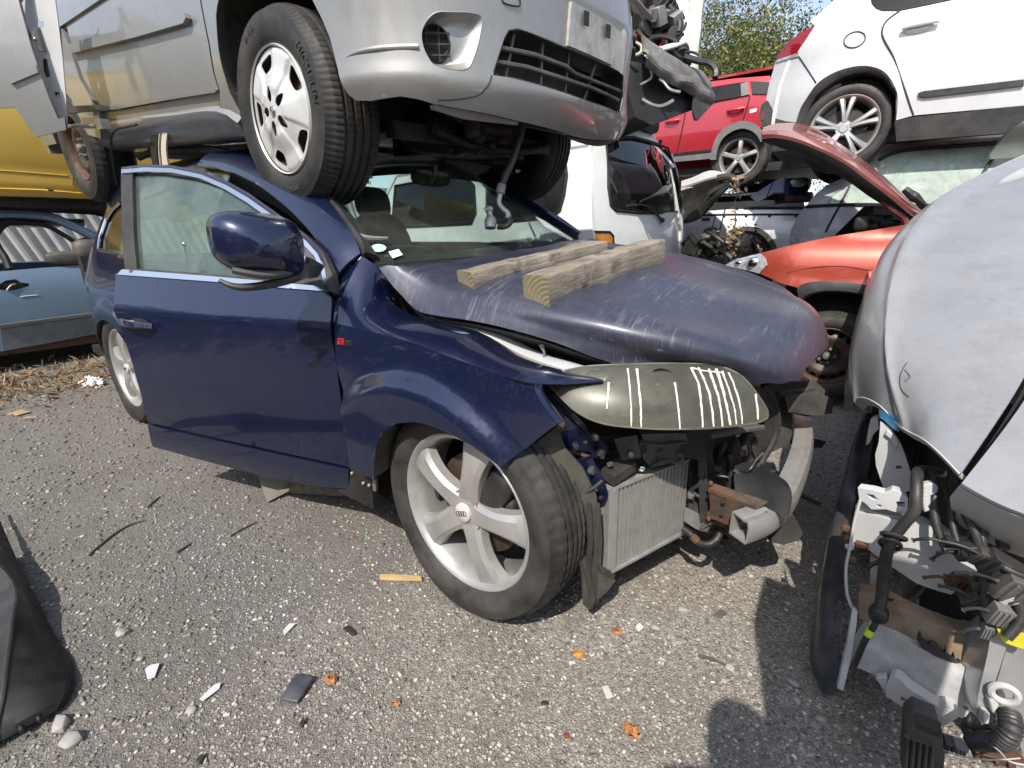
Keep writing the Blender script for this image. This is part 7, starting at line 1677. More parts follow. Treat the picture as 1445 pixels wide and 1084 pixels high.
# ---- pale blue saloon at the far left
BF = Fr((-6.35, .4, 0), math.pi/2)
blu = thing('parked_car', 'pale blue saloon with its door handle torn out, under the yellow car', 'car', BF)
bs_ = Side(0, -5.5, 1, Tab([.15, .3, .45, .6, .75, .9, .98, 1.2, 1.45], [-.05, -.03, .0, .015, .02, .0, -.03, -.14, -.28]))
bt = bs_.px([(0, 383), (60, 378), (116, 374.5)]); bbm = bs_.px([(3, 496), (70, 484), (133, 471.5), (170, 464)])
bd_ = plate(BF, blu, 'body_side', bs_, np.concatenate([[(-3.2, .25), (-3.2, .93)], bt, [(1.5, .94), (1.6, .6), (1.5, .22)], bbm[::-1]]), 'sky_blue', uv=True, h=.08, t=.03, holes=[bs_.px([(-2, 402), (8, 396), (22, 394), (30, 399), (41, 400), (42, 404), (28, 408), (14, 411), (0, 409)])])
b = FM(BF, blu); blob(b, bs_.up(-.03).at((16, 403)), (.02, .11, .04)); b.build('handle_recess', 'seal', bd_); b = FM(BF, blu); tube(b, [bs_.up(.01).at(p) for p in ((10, 410), (16, 403), (22, 401))], .008, 6); b.build('handle_rod', 'steel', bd_)
plate(BF, blu, 'rub_strip', bs_.up(.015), [(0, 459), (66, 450), (130, 442), (134, 446), (66, 454), (0, 464)], 'trim_grey', bd_, h=.08, t=.02); plate(BF, blu, 'lower_trim', bs_.up(.008), [(0, 465), (66, 455.5), (133, 447), (134, 470), (66, 483), (5, 495)], simple('faded_blue_trim', (.16, .18, .20), .5), bd_, h=.08, t=.02)
stroke(BF, blu, 'scratch', bs_.up(.002), [(28, 419), (40, 417.5), (53, 416.5)], .003, 'paper', bd_)
boxpart(BF, blu, 'sill', (-5.72, -.6, .2), (.3, 3.2, .10), 'rust')
b = FM(BF, blu); tube(b, [bs_.up(.0).at(p) for p in ((-40, 302), (0, 302), (40, 303), (72, 307), (100, 318), (130, 333), (150, 344))], .045, 8); rfp = b.build('roof_rail', 'sky_blue', blu)
b = FM(BF, blu); tube(b, [bs_.up(-.02).at(p) for p in ((0, 316), (40, 315), (66, 319), (92, 333), (112, 346), (126, 354))], .022, 8); b.build('door_seal', 'seal', rfp)
b = FM(BF, blu); tube(b, [bs_.up(-.02).at(p) for p in ((14, 380), (6, 362), (-2, 350), (-8, 335), (4, 318), (20, 310))], .03, 8); b.build('centre_pillar', 'seal', rfp)
b = FM(BF, blu); blob(b, bs_.up(.10).at((128, 352)), (.10, .14, .10), pw=3); blob(b, bs_.up(.0).at((104, 364)), (.06, .22, .07), pw=3); b.build('door_mirror', 'plastic_dusty', blu)
b = FM(BF, blu); blob(b, (-6.95, .0, 1.12), (.07, .16, .10), pw=3); b.build('far_mirror', 'plastic', blu)
quadloft(BF, blu, 'roof', [[(-5.82, y, 1.36) for y in (-3, -1.5, -.3)], [(-6.35, y, 1.42) for y in (-3, -1.5, -.2)], [(-6.9, y, 1.36) for y in (-3, -1.5, -.3)]], 'sky_blue', None, .03)
hull(BF, blu, -3.4, 2.2, -5.5, -7.2, .2, .95, 1.38, 'sky_blue', along=1, roof=False, far=False)
quadloft(BF, blu, 'far_side', [[(-7.2, y, .25) for y in (-3, -1, 2)], [(-7.25, y, .6) for y in (-3, -1, 2)], [(-7.15, y, .95) for y in (-3, -1, 2)]], 'sky_blue', None, .03, flip=True)
quadloft(BF, blu, 'bonnet', [[(-5.55, y, .92) for y in (.9, 1.6, 2.2)], [(-6.35, y, .98) for y in (.95, 1.6, 2.3)], [(-7.15, y, .92) for y in (.9, 1.6, 2.2)]], 'sky_blue', None, .03)
for y in (-2.2, 1.3):
    for x, f in ((-5.55, 1), (-7.15, -1)): wheelw(BF, blu, (x, y, .30), (f, 0), 'steel', .30, .19, .19, seg=60)
# ---- yellow car on its roof
YF = Fr((-6.35, -.4, 1.42), math.pi/2)
yel = thing('stacked_car', 'yellow hatchback stacked on the pale blue saloon', 'car', YF)
ys_ = Side(0, -5.5, 1, Tab([1.5, 1.6, 1.68, 1.75, 1.9, 2.2, 2.45, 2.7], [-.05, -.03, .02, .0, .02, .03, .0, -.10]))
yb = ys_.px([(0, 277), (60, 278.5), (124, 281)])
yd = plate(YF, yel, 'body_side', ys_, np.concatenate([[(-3.2, 1.62)], yb, [(.55, 1.58), (.62, 1.95), (.9, 2.1), (1.25, 2.02), (1.5, 1.8), (1.6, 2.4), (.6, 2.62), (-3.2, 2.62)]]), 'yellow', uv=True, h=.08, t=.03)
plate(YF, yel, 'sill_panel', ys_.up(.02), [(-20, 265.5), (60, 268.5), (122, 273.5), (124, 279), (60, 277), (-20, 275)], 'yellow', yd, h=.08, t=.03); stroke(YF, yel, 'door_crease', ys_.up(.003), [(-10, 240), (40, 243.5), (95, 248)], .006, 'yellow', yd)
stroke(YF, yel, 'door_gap', ys_.up(.003), [(104, 262), (102, 235), (96, 205)], .006, 'seal', yd)
quadloft(YF, yel, 'side_glass', [[(-5.52, y, 2.62) for y in (-3, -1.5, .5)], [(-5.75, y, 3.05) for y in (-2.6, -1.5, -.2)]], 'glass', None, .006)
b = FM(YF, yel); tube(b, [(-5.5, -1.35, 2.62), (-5.74, -1.2, 3.05)], .05, 8); tube(b, [(-5.5, .5, 2.62), (-5.74, -.2, 3.05)], .05, 8); tube(b, [(-5.75, -2.7, 3.05), (-5.74, -.2, 3.05)], .05, 8); b.build('window_frame', 'seal', yel)
quadloft(YF, yel, 'roof', [[(-5.76, y, 3.04) for y in (-2.8, -1.5, -.3)], [(-6.35, y, 3.12) for y in (-2.8, -1.5, -.2)], [(-6.9, y, 3.04) for y in (-2.8, -1.5, -.3)]], 'yellow', None, .03)
hull(YF, yel, -3.2, 1.7, -5.5, -7.2, 1.55, 2.6, 3.1, 'yellow', along=1, roof=False, far=False)
quadloft(YF, yel, 'far_side', [[(-7.2, y, 1.6) for y in (-3, -1, 1.6)], [(-7.25, y, 2.1) for y in (-3, -1, 1.6)], [(-7.15, y, 2.6) for y in (-3, -1, 1.6)]], 'yellow', None, .03, flip=True)
b = FM(YF, yel); box(b, (-6.2, -.6, 1.55), (1.2, 2.6, .12)); tube(b, [(-5.7, -.9, 1.53), (-5.75, .2, 1.50), (-5.8, .9, 1.55)], .06, 8); blob(b, (-5.75, .1, 1.50), (.15, .35, .10)); b.build('underbody', 'grime', yel)
for y in (-2.3, 1.05):
    for x, f in ((-5.6, 1), (-7.1, -1)): wheelw(YF, yel, (x, y, 1.72), (f, 0), 'steel', .30, .19, .19, seg=60)

# ---- corrugated fence sheets behind them
def mat_sheet():
    m, nt, b = nmat('weathered_sheet'); v = objvec(nt)
    c = ramp(nt, noise_n(nt, 2, 10, .7, v).outputs['Fac'], [(.3, (.40, .41, .42)), (.7, (.62, .63, .63))]).outputs['Color']
    nt.links.new(c, b.inputs['Base Color']); val(nt, b, 'Roughness', .55); val(nt, b, 'Metallic', .2); return m
M['sheet'] = mat_sheet()
for k, (y0, lean, dx) in enumerate(((-3.8, 0, 0), (-1.2, .0, .06), (1.4, 0, 0), (4.0, 0, .06), (6.6, 0, 0))):
    n = 130; yy = np.linspace(0, 2.7, n); prof = np.clip(np.sin(yy*2*math.pi/.152)*1.7, -1, 1)*.022
    zz = np.array([.02, .8, 1.6, 2.4]); G = np.zeros((n, 4, 3))
    for j, z_ in enumerate(zz): G[:, j] = np.stack([-9.3+dx+prof, y0+yy-z_*.32, np.full(n, z_)], 1)
    mb = MB(); sheet(mb, G, .003)
    o = mb.build('fence_panel', M['sheet'], None, 50); o.location = (0, 0, 0)
    tag(o, ('corrugated pale metal fence sheet behind the pale blue saloon' if k < 3 else 'corrugated pale metal fence sheet hidden behind the cars'), 'fence', 'corrugated fence sheets')

# ---- silver car with roof-level load, seen between the van and the estate
SF = Fr((-.2, 5.0, 0), math.pi)
slv = thing('parked_car', 'low silver car with dark wheel-arch trim between the van and the estate', 'car', SF)
ss = Side(1, 4.35, -1, Tab([.3, .7, 1.0, 1.2, 1.3, 1.4, 1.6], [-.02, .02, .03, .02, .0, -.04, -.12]))
sb_ = [(985, 299), (1028, 295.5), (1075, 295), (1134, 295), (1150, 295)]; sa = [(1097, 352), (1095, 345), (1085, 331), (1071, 322), (1050.7, 319.5), (1030, 325), (1020, 338), (1016, 352)]
sbd = plate(SF, slv, 'body_side', ss, np.concatenate([ss.px(sb_), [(.9, .4)], ss.px(sa)[0:1]*np.array([1, 0])+np.array([0, .5]), ss.px(sa), ss.px(sa)[-1:]*np.array([1, 0])+np.array([0, .5]), [(-1.9, .4), (-1.9, 1.38)]]), 'estate_silver', uv=True, h=.06, t=.02)
stroke(SF, slv, 'side_trim_line', ss.up(.006), [(988, 303.5), (1028, 302.8), (1075, 302.7), (1134, 302.7)], .010, 'seal', sbd, smooth=False)
for x in (1022, 1053, 1086, 1123): 
    b = FM(SF, slv); blob(b, ss.up(.01).at((x, 304.5)), (.016, .01, .016)); b.build('trim_stud', 'seal', sbd)
stroke(SF, slv, 'door_gap', ss.up(.004), [(1023, 296), (1019, 312), (1014, 330)], .008, 'seal', sbd); stroke(SF, slv, 'door_gap', ss.up(.004), [(1010, 303), (1006, 318), (1004, 328)], .005, 'seal', sbd)
plate(SF, slv, 'door_handle', ss.up(.015), [(990, 307), (1002, 307), (1001, 311), (990, 311)], 'seal', sbd, h=.05, t=.03)
aa = [ss.at(p) for p in sa]; ac = WORLD.P(1056, 352, 1, 4.35)
quadloft(SF, slv, 'arch_trim', [[p+np.array([0, -.012, 0]) for p in aa], [ac+(p-ac)*.80+np.array([0, -.015, 0]) for p in aa]], 'plastic_dusty', sbd, .02, nu=24, nv=4)
wheelw(SF, slv, WORLD.P(1056, 362, 1, 4.38), (0, -1), 'steel', .31, .2, .2, tm='rubber_worn', seg=80)
b = FM(SF, slv); loft(b, [[ss.up(.01).at(p) for p in ((1060, 294), (1100, 292.5), (1136, 292))], [WORLD.P(x, y, 1, 4.9) for x, y in ((1066, 291), (1104, 287), (1134, 284))]], 10, 6, .02); b.build('bonnet', 'white', slv)
stroke(SF, slv, 'top_seal', ss.up(.01), [(1050, 293.5), (1085, 293.5), (1136, 293.5)], .014, 'seal', sbd)
hull(SF, slv, -2.0, 1.2, 4.37, 5.1, .3, 1.3, 1.45, 'silver', roof=False, far=False)
pl_ = Fr(D(1095, 275, 5.6)*np.array([1, 1, 1]), 0)
bp_ = MB(); Yp = 4.75
c0 = [WORLD.P(x, y, 1, Yp) for x, y in ((1059, 278), (1068.7, 286), (1081, 279), (1092, 272), (1103, 271.5), (1113, 274.5), (1140, 274.5), (1142, 260))]
def wpanel(u, v): return np.stack([u+0*v, Yp-.22*np.maximum(0, 1-((v-1.62)/.22)**2)*0+.9*(np.maximum(0, v-1.58))**1.3+0*u, v+0*u], -1)
wsf = lambda pts: solve(wpanel, pts, guess=(-.1, 1.62))
o = wsf([(1059, 278), (1068.7, 286), (1081, 279), (1092, 272), (1103, 271.5), (1113, 274.5), (1139, 274.5), (1142, 262), (1137, 254), (1126, 251.5), (1106, 251.5), (1091, 256.5)])
panel(bp_, o, wpanel, .03, (), .012); wg = bp_.build('loose_wing', M['navy'], None); tag(wg, 'loose blue front wing lying on the low silver car', 'car part')
g_ = MB(); tube(g_, [wpanel(*p)+np.array([0, -.005, 0]) for p in wsf([(1091, 257), (1087, 266), (1082, 278)])], .006, 6); tube(g_, [wpanel(*p)+np.array([0, -.005, 0]) for p in wsf([(1120, 252), (1115, 262), (1113, 274)])], .008, 6); g_.build('panel_gap', M['seal'], wg)
for nm, px, s_, mt, lb in (('rusty_box', (1128, 279), (.26, .3, .10), 'rust', 'brown rusty box beside the loose blue wing'), ('grey_drum', (1128, 262), (.12, .12, .09), 'steel', 'grey rounded cover behind the loose blue wing')):
    b = MB(); (box if nm == 'rusty_box' else blob)(b, WORLD.P(*px, 1, 4.95), s_); tag(b.build(nm, M[mt], None, bev=.01), lb, 'scrap part')

def junk(b, c, s):
    Rr = rotz(RNG.uniform(0, 3))@rotx(RNG.uniform(-.7, .7))@roty(RNG.uniform(-.7, .7)); k = RNG.integers(4); s = np.asarray(s)
    if k == 0:
        box(b, c, s*1.3, Rr, 0, .8); box(b, c+Rr@np.array([s[0]*.5, 0, s[2]*.5]), s*.6, Rr)
        for j in (-.3, 0, .3): box(b, c+Rr@np.array([s[0]*j, -s[1]*.62, 0]), s*np.array([.12, .3, 1.1]), Rr)
    elif k == 1:
        lathe(b, [(.001, -.5*s[1]), (s[0]*.6, -.5*s[1]), (s[0]*.62, -.2*s[1]), (s[0]*.5, -.15*s[1]), (s[0]*.5, .2*s[1]), (s[0]*.66, .25*s[1]), (s[0]*.66, .6*s[1]), (.001, .62*s[1])], 18, 0, Rr, c); box(b, c+Rr@np.array([s[0]*.5, 0, 0]), s*np.array([.7, .3, .3]), Rr)
    elif k == 2:
        box(b, c, s*np.array([1.7, .18, 1.1]), Rr, 0, .7); box(b, c+Rr@np.array([s[0]*.6, s[1]*.2, 0]), s*np.array([.2, .7, .9]), Rr); tube(b, [c+Rr@np.array([-s[0]*.6, -.02, 0]), c+Rr@np.array([-s[0]*.6, -s[1]*.6, s[2]*.2])], s[0]*.16, 8)
    else:
        tube(b, [c-Rr@s*.9, c-Rr@np.array([s[0]*.2, -s[1], 0])*.6, c+Rr@s*.8], s.min()*.30, 8); box(b, c, s*np.array([.7, .8, .9]), Rr, 0, .85)
# ---- burnt-out car with its bonnet up and its engine bay of black scrap
UF = Fr((-.6, 3.7, 0), math.pi)
bur = thing('burnt_car', 'burnt-out car with blackened bonnet raised beside the white van', 'car', UF)
b0_ = [WORLD.P(x, y, 1, v) for x, y, v in ((962, 258, 4.1), (980, 252, 4.1), (1000, 243.5, 4.1), (1023, 247.5, 4.0), (1036, 254, 3.9))]
b1_ = [WORLD.P(x, y, 1, v) for x, y, v in ((962, 266, 3.8), (982, 260, 3.8), (1003, 253.5, 3.75), (1020, 251, 3.7), (1032, 258, 3.65))]
quadloft(UF, bur, 'bonnet', [b0_, b1_], 'trim_grey' if False else 'primer', None, .02)
b2_ = [WORLD.P(x, y, 1, v) for x, y, v in ((966, 312, 3.7), (985, 306, 3.65), (1000, 291, 3.6), (1012, 277, 3.55), (1025, 264, 3.55))]
b = FM(UF, bur); loft(b, [[p+np.array([0, .0, -.02]) for p in b1_], [(np.array(p)+np.array(q))/2+np.array([0, .08, 0]) for p, q in zip(b1_, b2_)], b2_], 20, 14, .03); bi = b.build('bonnet_underside', 'grime', bur)
b = FM(UF, bur)
tube(b, b2_, .03, 8); tube(b, [WORLD.P(x, y, 1, 3.62) for x, y in ((1000, 275), (1022, 262), (1038, 262))], .03, 6); b.build('bonnet_frame', 'grime', bi)
b = FM(UF, bur); tube(b, [WORLD.P(x, y, 1, 3.6) for x, y in ((1012, 252), (1030, 250), (1040, 258), (1036, 268))], .035, 8); b.build('scorched_edge', 'liner', bi)
for i in range(46):
    px, py = RNG.uniform(966, 1062), RNG.uniform(322, 372)
    if py < 322+.25*(px-966)*.5: py += 12
    b = FM(UF, bur); c = WORLD.P(px, py, 1, RNG.uniform(3.3, 3.9)); k = RNG.integers(3)
    Rr = rotz(RNG.uniform(0, 3))@rotx(RNG.uniform(-.6, .6))
    if k < 2: junk(b, c, RNG.uniform(.04, .12, 3))
    else: tube(b, [c, c+RNG.uniform(-.15, .15, 3), c+RNG.uniform(-.2, .2, 3)], RNG.uniform(.008, .02), 6)
    b.build('burnt_part', ['grime', 'grime', 'liner', 'grime', 'cast', 'plastic'][i % 6], bur)
boxpart(UF, bur, 'engine', (-.55, 3.85, .6), (.9, .8, .75), 'grime'); boxpart(UF, bur, 'body_shell', (-1.9, 3.95, .6), (1.8, 1.2, .7), 'liner', bev=.08)
for x in (-.4, -2.3): wheelw(UF, bur, (x, 3.28, .3), (0, -1), 'steel', .3, .19, .19, seg=60)

def leaf_cloud(name, mats, C, size, par=None, droop=.3, w=.55, tone=True):
    """many small folded leaves at the points C"""
    n = len(C); a = RNG.uniform(0, 6.28, n); e = RNG.normal(0, .7, n)-droop; r = RNG.uniform(0, 6.28, n)
    d = np.stack([np.cos(a)*np.cos(e), np.sin(a)*np.cos(e), np.sin(e)], 1)
    s = np.cross(d, np.stack([np.cos(r), np.sin(r), RNG.uniform(-1, 1, n)], 1)); s /= np.linalg.norm(s, axis=1)[:, None]+1e-9
    nn = np.cross(d, s); L_ = (size*RNG.uniform(.6, 1.35, n))[:, None]
    V = np.stack([C, C+d*L_*.5+s*L_*w*.5-nn*L_*.08, C+d*L_, C+d*L_*.5-s*L_*w*.5-nn*L_*.08], 1).reshape(-1, 3)
    k = 4*np.arange(n)[:, None]; F = np.concatenate([k+np.array([0, 1, 2]), k+np.array([0, 2, 3])], 0)
    me = bpy.data.meshes.new(name); me.from_pydata(V.tolist(), [], F.tolist())
    if not isinstance(mats, (list, tuple)): mats = [mats]
    for m in mats: me.materials.append(m)
    mi_ = RNG.integers(0, len(mats), n); me.polygons.foreach_set('material_index', np.concatenate([mi_, mi_]).astype(np.int32)); me.update()
    o = bpy.data.objects.new(name, me); COL.objects.link(o)
    if par is not None: o.parent = par; o.matrix_parent_inverse = par.matrix_world.inverted()
    return o
def leafmat(name, c1, c2, tr=.25):
    m, nt, b = nmat(name); v = objvec(nt)
    c = ramp(nt, noise_n(nt, 3, 6, .6, v).outputs['Fac'], [(.3, c1), (.7, c2)]).outputs['Color']
    nt.links.new(c, b.inputs['Base Color']); val(nt, b, 'Roughness', .45)
    t = N(nt, 'ShaderNodeBsdfTranslucent'); nt.links.new(c, t.inputs['Color']); mx = N(nt, 'ShaderNodeMixShader'); mx.inputs[0].default_value = tr
    nt.links.new(b.outputs[0], mx.inputs[1]); nt.links.new(t.outputs[0], mx.inputs[2]); nt.links.new(mx.outputs[0], nt.nodes['Material Output'].inputs['Surface']); return m
M['leaf1'] = leafmat('olive_leaf', (.075, .095, .020), (.17, .18, .045)); M['leaf2'] = leafmat('deep_leaf', (.028, .048, .012), (.08, .11, .026)); M['leaf3'] = leafmat('yellow_leaf', (.20, .18, .05), (.34, .28, .09)); M['dry_leaf'] = leafmat('dry_leaf', (.13, .085, .042), (.32, .22, .115), .1); M['straw'] = simple('dry_litter', (.30, .21, .12), .85, 0, 0, .5, 40); M['bark'] = simple('bark', (.085, .068, .052), .9, 0, 0, .4, 14, .6, 30)
cp = thing('dead_creeper', 'dry brown creeper trailing down from the burnt bonnet', 'plant', Fr(D(1040, 345, 4.9)))
def to(o, pts): return np.asarray(pts)-np.array(o.location)
vine = np.array([WORLD.P(x, y, 1, 3.45) for x, y in ((1036, 252), (1040, 268), (1037, 290), (1038, 312), (1036, 330), (1041, 345))])
b = MB(); b.root = None; tube(b, to(cp, vine), .006, 6); tube(b, to(cp, [vine[-1], vine[-1]+np.array([.1, 0, -.1])]), .006, 6); b.build('stem', M['bark'], cp)
vv = crs(vine, 40); Cp = np.concatenate([vv+RNG.normal(0, .025, vv.shape), np.array(WORLD.P(1042, 337, 1, 3.4))+RNG.normal(0, 1, (320, 3))*np.array([.085, .05, .075]), np.array(WORLD.P(1038, 264, 1, 3.4))+RNG.normal(0, 1, (60, 3))*np.array([.035, .03, .07])])
lc_ = leaf_cloud('dry_leaves', [M['dry_leaf'], M['straw'], M['bark']], Cp[::2], .045, cp)

# ---- crumpled car front hanging above the white van
WF = Fr((-1.9, 2.5, 2.1), 0)
wr = thing('wrecked_car', 'crumpled car front with torn bumper beam and bare engine, stacked on the white van', 'car', WF)
def DW(pts, d=None): return np.array([D(q[0], q[1], q[2] if len(q) > 2 else d) for q in pts])
t0 = DW([(904, 53, 3.6), (922, 66, 3.65), (942, 80, 3.72), (961, 92, 3.8), (976, 97, 3.9), (990, 105, 4.0), (998, 118, 4.05)])
t1 = DW([(907, 70, 3.55), (922, 84, 3.6), (942, 97, 3.67), (961, 108, 3.75), (978, 114, 3.85), (992, 122, 3.95), (1001, 130, 4.0)])
t2 = DW([(911, 92, 3.6), (925, 103, 3.65), (942, 112, 3.7), (960, 125, 3.78), (977, 132, 3.85), (990, 140, 3.95), (1003, 146, 4.02)])
def crumple(a, k): return a+RNG.normal(0, k, a.shape)
b = FM(WF, wr); loft(b, [crumple(crs(t0, 8), .006), crumple(crs((t0+t1)/2, 8)+np.array([.02, -.02, 0]), .010), crumple(crs(t1, 8), .006), crumple(crs((t1+t2)/2, 8)+np.array([.02, -.02, 0]), .012), crumple(crs(t2, 8), .006)], 40, 18, .02); wb = b.build('bumper_beam', 'cast', wr, 20)
e0 = DW([(978, 128, 3.86), (990, 122, 3.95), (1001, 130, 4.0), (1003, 148, 4.02)]); e1 = DW([(976, 158, 3.88), (980, 171, 3.92), (992, 160, 3.98), (1002, 148, 4.02)])
quadloft(WF, wr, 'torn_corner', [e0, e1], 'plastic', wb, .02)
b = FM(WF, wr); tube(b, crumple(DW([(900, 44, 3.6), (912, 58, 3.63), (930, 70, 3.7), (946, 82, 3.76), (960, 92, 3.8)]), .006), .018, 6); b.build('rusty_flange', 'rust', wb)
b = FM(WF, wr); prism(b, DW([(884, 85, 3.75), (910, 90, 3.75), (940, 112, 3.85), (962, 126, 3.9), (978, 132, 3.95), (978, 155, 3.95), (950, 165, 3.9), (920, 177, 3.85), (896, 165, 3.8), (886, 130, 3.75)]), (-.5, .45, .02)); b.build('engine_bay', 'seal', wr)
for pts, r in (([(903, 120), (920, 108), (918, 100)], .010), ([(906, 140), (930, 150), (950, 142)], .014), ([(930, 112), (936, 116), (945, 126), (960, 130)], .012)):
    b = FM(WF, wr); tube(b, DW(pts, 3.68), r, 6); b.build('pipe', 'steel', wr)
quadloft(WF, wr, 'inner_wing', [DW([(870, 8, 3.6), (884, 18, 3.6), (890, 30, 3.6), (893, 48, 3.6)]), DW([(885, 14, 3.62), (890, 20, 3.62), (892, 34, 3.62), (891, 50, 3.62)])], 'primer', None, .03)
b = FM(WF, wr); tube(b, DW([(868, 8), (880, 30), (892, 48), (898, 52)], 3.55), .014, 6); b.build('rusty_edge', 'rust', wr)
b = FM(WF, wr); prism(b, DW([(882, -40), (958, -40), (958, 60), (945, 80), (905, 60), (893, 40)], 4.3), (-.1, .2, 0)); b.build('engine_block', 'seal', wr)
lumps = [((905, 8), (.16, .10, .10), 'grime'), ((915, 22), (.10, .10, .09), 'cast'), ((926, 24), (.09, .07, .08), 'steel'), ((900, 28), (.12, .1, .08), 'grime'), ((935, 10), (.12, .1, .10), 'grime'), ((913, 25), (.045, .05, .045), 'primer'), ((948, 16), (.06, .05, .07), 'cast'), ((950, 30), (.09, .07, .08), 'cast'), ((940, 40), (.11, .07, .08), 'rust'), ((925, 45), (.12, .1, .07), 'grime'), ((905, 45), (.10, .1, .07), 'grime'), ((915, 55), (.14, .1, .05), 'grime'), ((950, 52), (.08, .1, .06), 'grime'), ((955, 70), (.09, .08, .07), 'plastic'), ((962, 76), (.08, .08, .06), 'grime'), ((940, 66), (.10, .08, .05), 'grime'), ((890, 8), (.08, .1, .10), 'grime'), ((930, 68), (.035, .03, .025), 'badge_red'), ((900, 15), (.05, .05, .1), 'seal'), ((958, 25), (.05, .04, .06), 'seal')]
for (px, s_, mt) in lumps:
    b = FM(WF, wr); junk(b, D(px[0], px[1], 3.85+RNG.uniform(-.08, .12)), np.array(s_)*1.25); b.build('engine_part', mt, wr, bev=.006)
for pts, r, mt in (([(888, 10), (897, 6), (906, 3)], .012, 'primer'), ([(902, 24), (912, 16), (920, 14)], .012, 'steel'), ([(925, 36), (940, 22), (952, 16)], .018, 'plastic'), ([(934, 70), (950, 66), (968, 59)], .016, 'primer'), ([(920, 66), (930, 68), (945, 64), (958, 62)], .012, 'primer'), ([(905, 62), (925, 52), (945, 54), (955, 60)], .018, 'hose'), ([(945, 8), (955, 22), (960, 34), (958, 46)], .02, 'hose'), ([(966, 74), (978, 74), (988, 80), (984, 86), (968, 84)], .010, 'hose'), ([(965, 80), (985, 86), (1002, 90), (1010, 100), (1009, 110)], .026, 'hose'), ([(955, 50), (966, 40), (968, 32)], .010, 'hose'), ([(897, 60), (905, 66), (904, 74), (897, 78)], .012, 'strip')):
    b = FM(WF, wr); tube(b, DW(pts, 3.8), r, 6); b.build('pipe', mt, wr)
plate_ = [(935, 0), (972, -30), (972, 52), (966, 62), (958, 58), (956, 40), (958, 20), (950, 10), (940, 12)]
b = FM(WF, wr); prism(b, DW(plate_, 4.15), (-.05, .08, 0)); b.build('door_panel', 'white', wr)
b = FM(WF, wr); box(b, (-1.9, 3.0, 2.55), (1.6, 1.2, .6)); b.build('body_shell', 'seal', wr, bev=.05)
# ---- peeling white post behind it
po = MB(); px = D(976, 75, 8.9); base = np.array([px[0], px[1], 0]); n = 40; secs = []
for i in range(n):
    z_ = 7.6*i/(n-1); j = RNG.normal(0, .006, (8, 2)); secs.append([(base[0]+.135*c*(1+.06*RNG.normal()), base[1]+.135*s_, z_) for c, s_ in ((1, .5), (.5, 1), (-.5, 1), (-1, .5), (-1, -.5), (-.5, -1), (.5, -1), (1, -.5))])
po.add(np.array(secs).reshape(-1, 3), [f[::-1] for f in grid_faces(n, 8, False, True)]+[tuple(range(8)), tuple(range(n*8-8, n*8))[::-1]])
tag(po.build('post', simple('peeling_white_paint', (.62, .62, .57), .7, 0, 0, .12, 4, .3, 60, (.30, .26, .20), .6, 9), None, 50), 'tall peeling white post in front of the trees', 'post')
po = MB(); px = D(993, 92, 9.2); box(po, (px[0], px[1], 1.9), (.25, .16, 3.85)); tag(po.build('post', MATS['peeling_white_paint'], None, bev=.02), 'short pale post end beside the tall white post', 'post')

# ---- trees behind the yard
def tree(label, x, y, hgt, cr, n, lm, seed, low=.25, leaf=.068):
    global RNG
    keep = RNG; RNG = np.random.default_rng(seed)
    t = thing('tree', label, 'tree', Fr((x, y, 0)), 'trees beyond the yard')
    b = MB(); top = hgt*.75; tr = np.array([(0, 0, 0), (.1, .05, top*.35), (-.08, .1, top*.7), (.05, 0, top)]); tube(b, tr, [.22, .17, .11, .04], 10)
    tips = []
    for i in range(16):
        z_ = hgt*RNG.uniform(low, .72); a = RNG.uniform(0, 6.28); L_ = cr*RNG.uniform(.55, 1.05)*(1-.35*(z_/hgt)); s_ = np.array([0, 0, z_]); e_ = s_+np.array([math.cos(a)*L_, math.sin(a)*L_, L_*RNG.uniform(.15, .7)])
        m_ = (s_+e_)/2+np.array([0, 0, .2]); tube(b, [s_, m_, e_], [.07, .045, .015], 6); tips += [e_, (e_+m_)/2, m_+RNG.normal(0, .3, 3)]
    b.build('trunk', M['bark'], t)
    tips = np.array(tips+[(0, 0, hgt*.9), (.4, .2, hgt*.8), (-.5, -.3, hgt*.82)])
    ci = RNG.integers(0, len(tips), n//60); cl = tips[ci]+RNG.normal(0, 1, (n//60, 3))*np.array([.42, .42, .34])*cr*.47
    C = np.repeat(cl, 60, 0)+RNG.normal(0, 1, (len(cl)*60, 3))*np.repeat(RNG.uniform(.10, .26, (len(cl), 1)), 60, 0)*np.array([1, 1, .7])
    C = C[C[:, 2] > .3]
    o = leaf_cloud('crown', lm, C, leaf); o.parent = t
    RNG = keep
L1 = [M['leaf1'], M['leaf2'], M['leaf2'], M['leaf1'], M['leaf3']]; L2 = [M['leaf2'], M['leaf2'], M['leaf1']]
tree('tall broadleaf tree with yellowish olive leaves beside the white post', -2.6, 12.2, 7.4, 2.7, 80000, L1, 3, .12)
tree('tree with sparser deep green leaves against the blue sky, by the white crossover', .6, 14.0, 7.6, 2.7, 45000, L2, 5, .15)
tree('dark leafy tree glimpsed between the silver bumper and the wreck', -5.6, 13.5, 7.4, 3.0, 50000, L2, 8, .12)
tree('broad dark tree hidden behind the stacked cars at the back', 4.4, 14.5, 6.0, 2.8, 14000, L2, 11, .12, .16)
tree('broad dark tree hidden behind the corrugated fence', -11.8, 5.5, 4.8, 2.4, 9000, L2, 13, .12, .16)

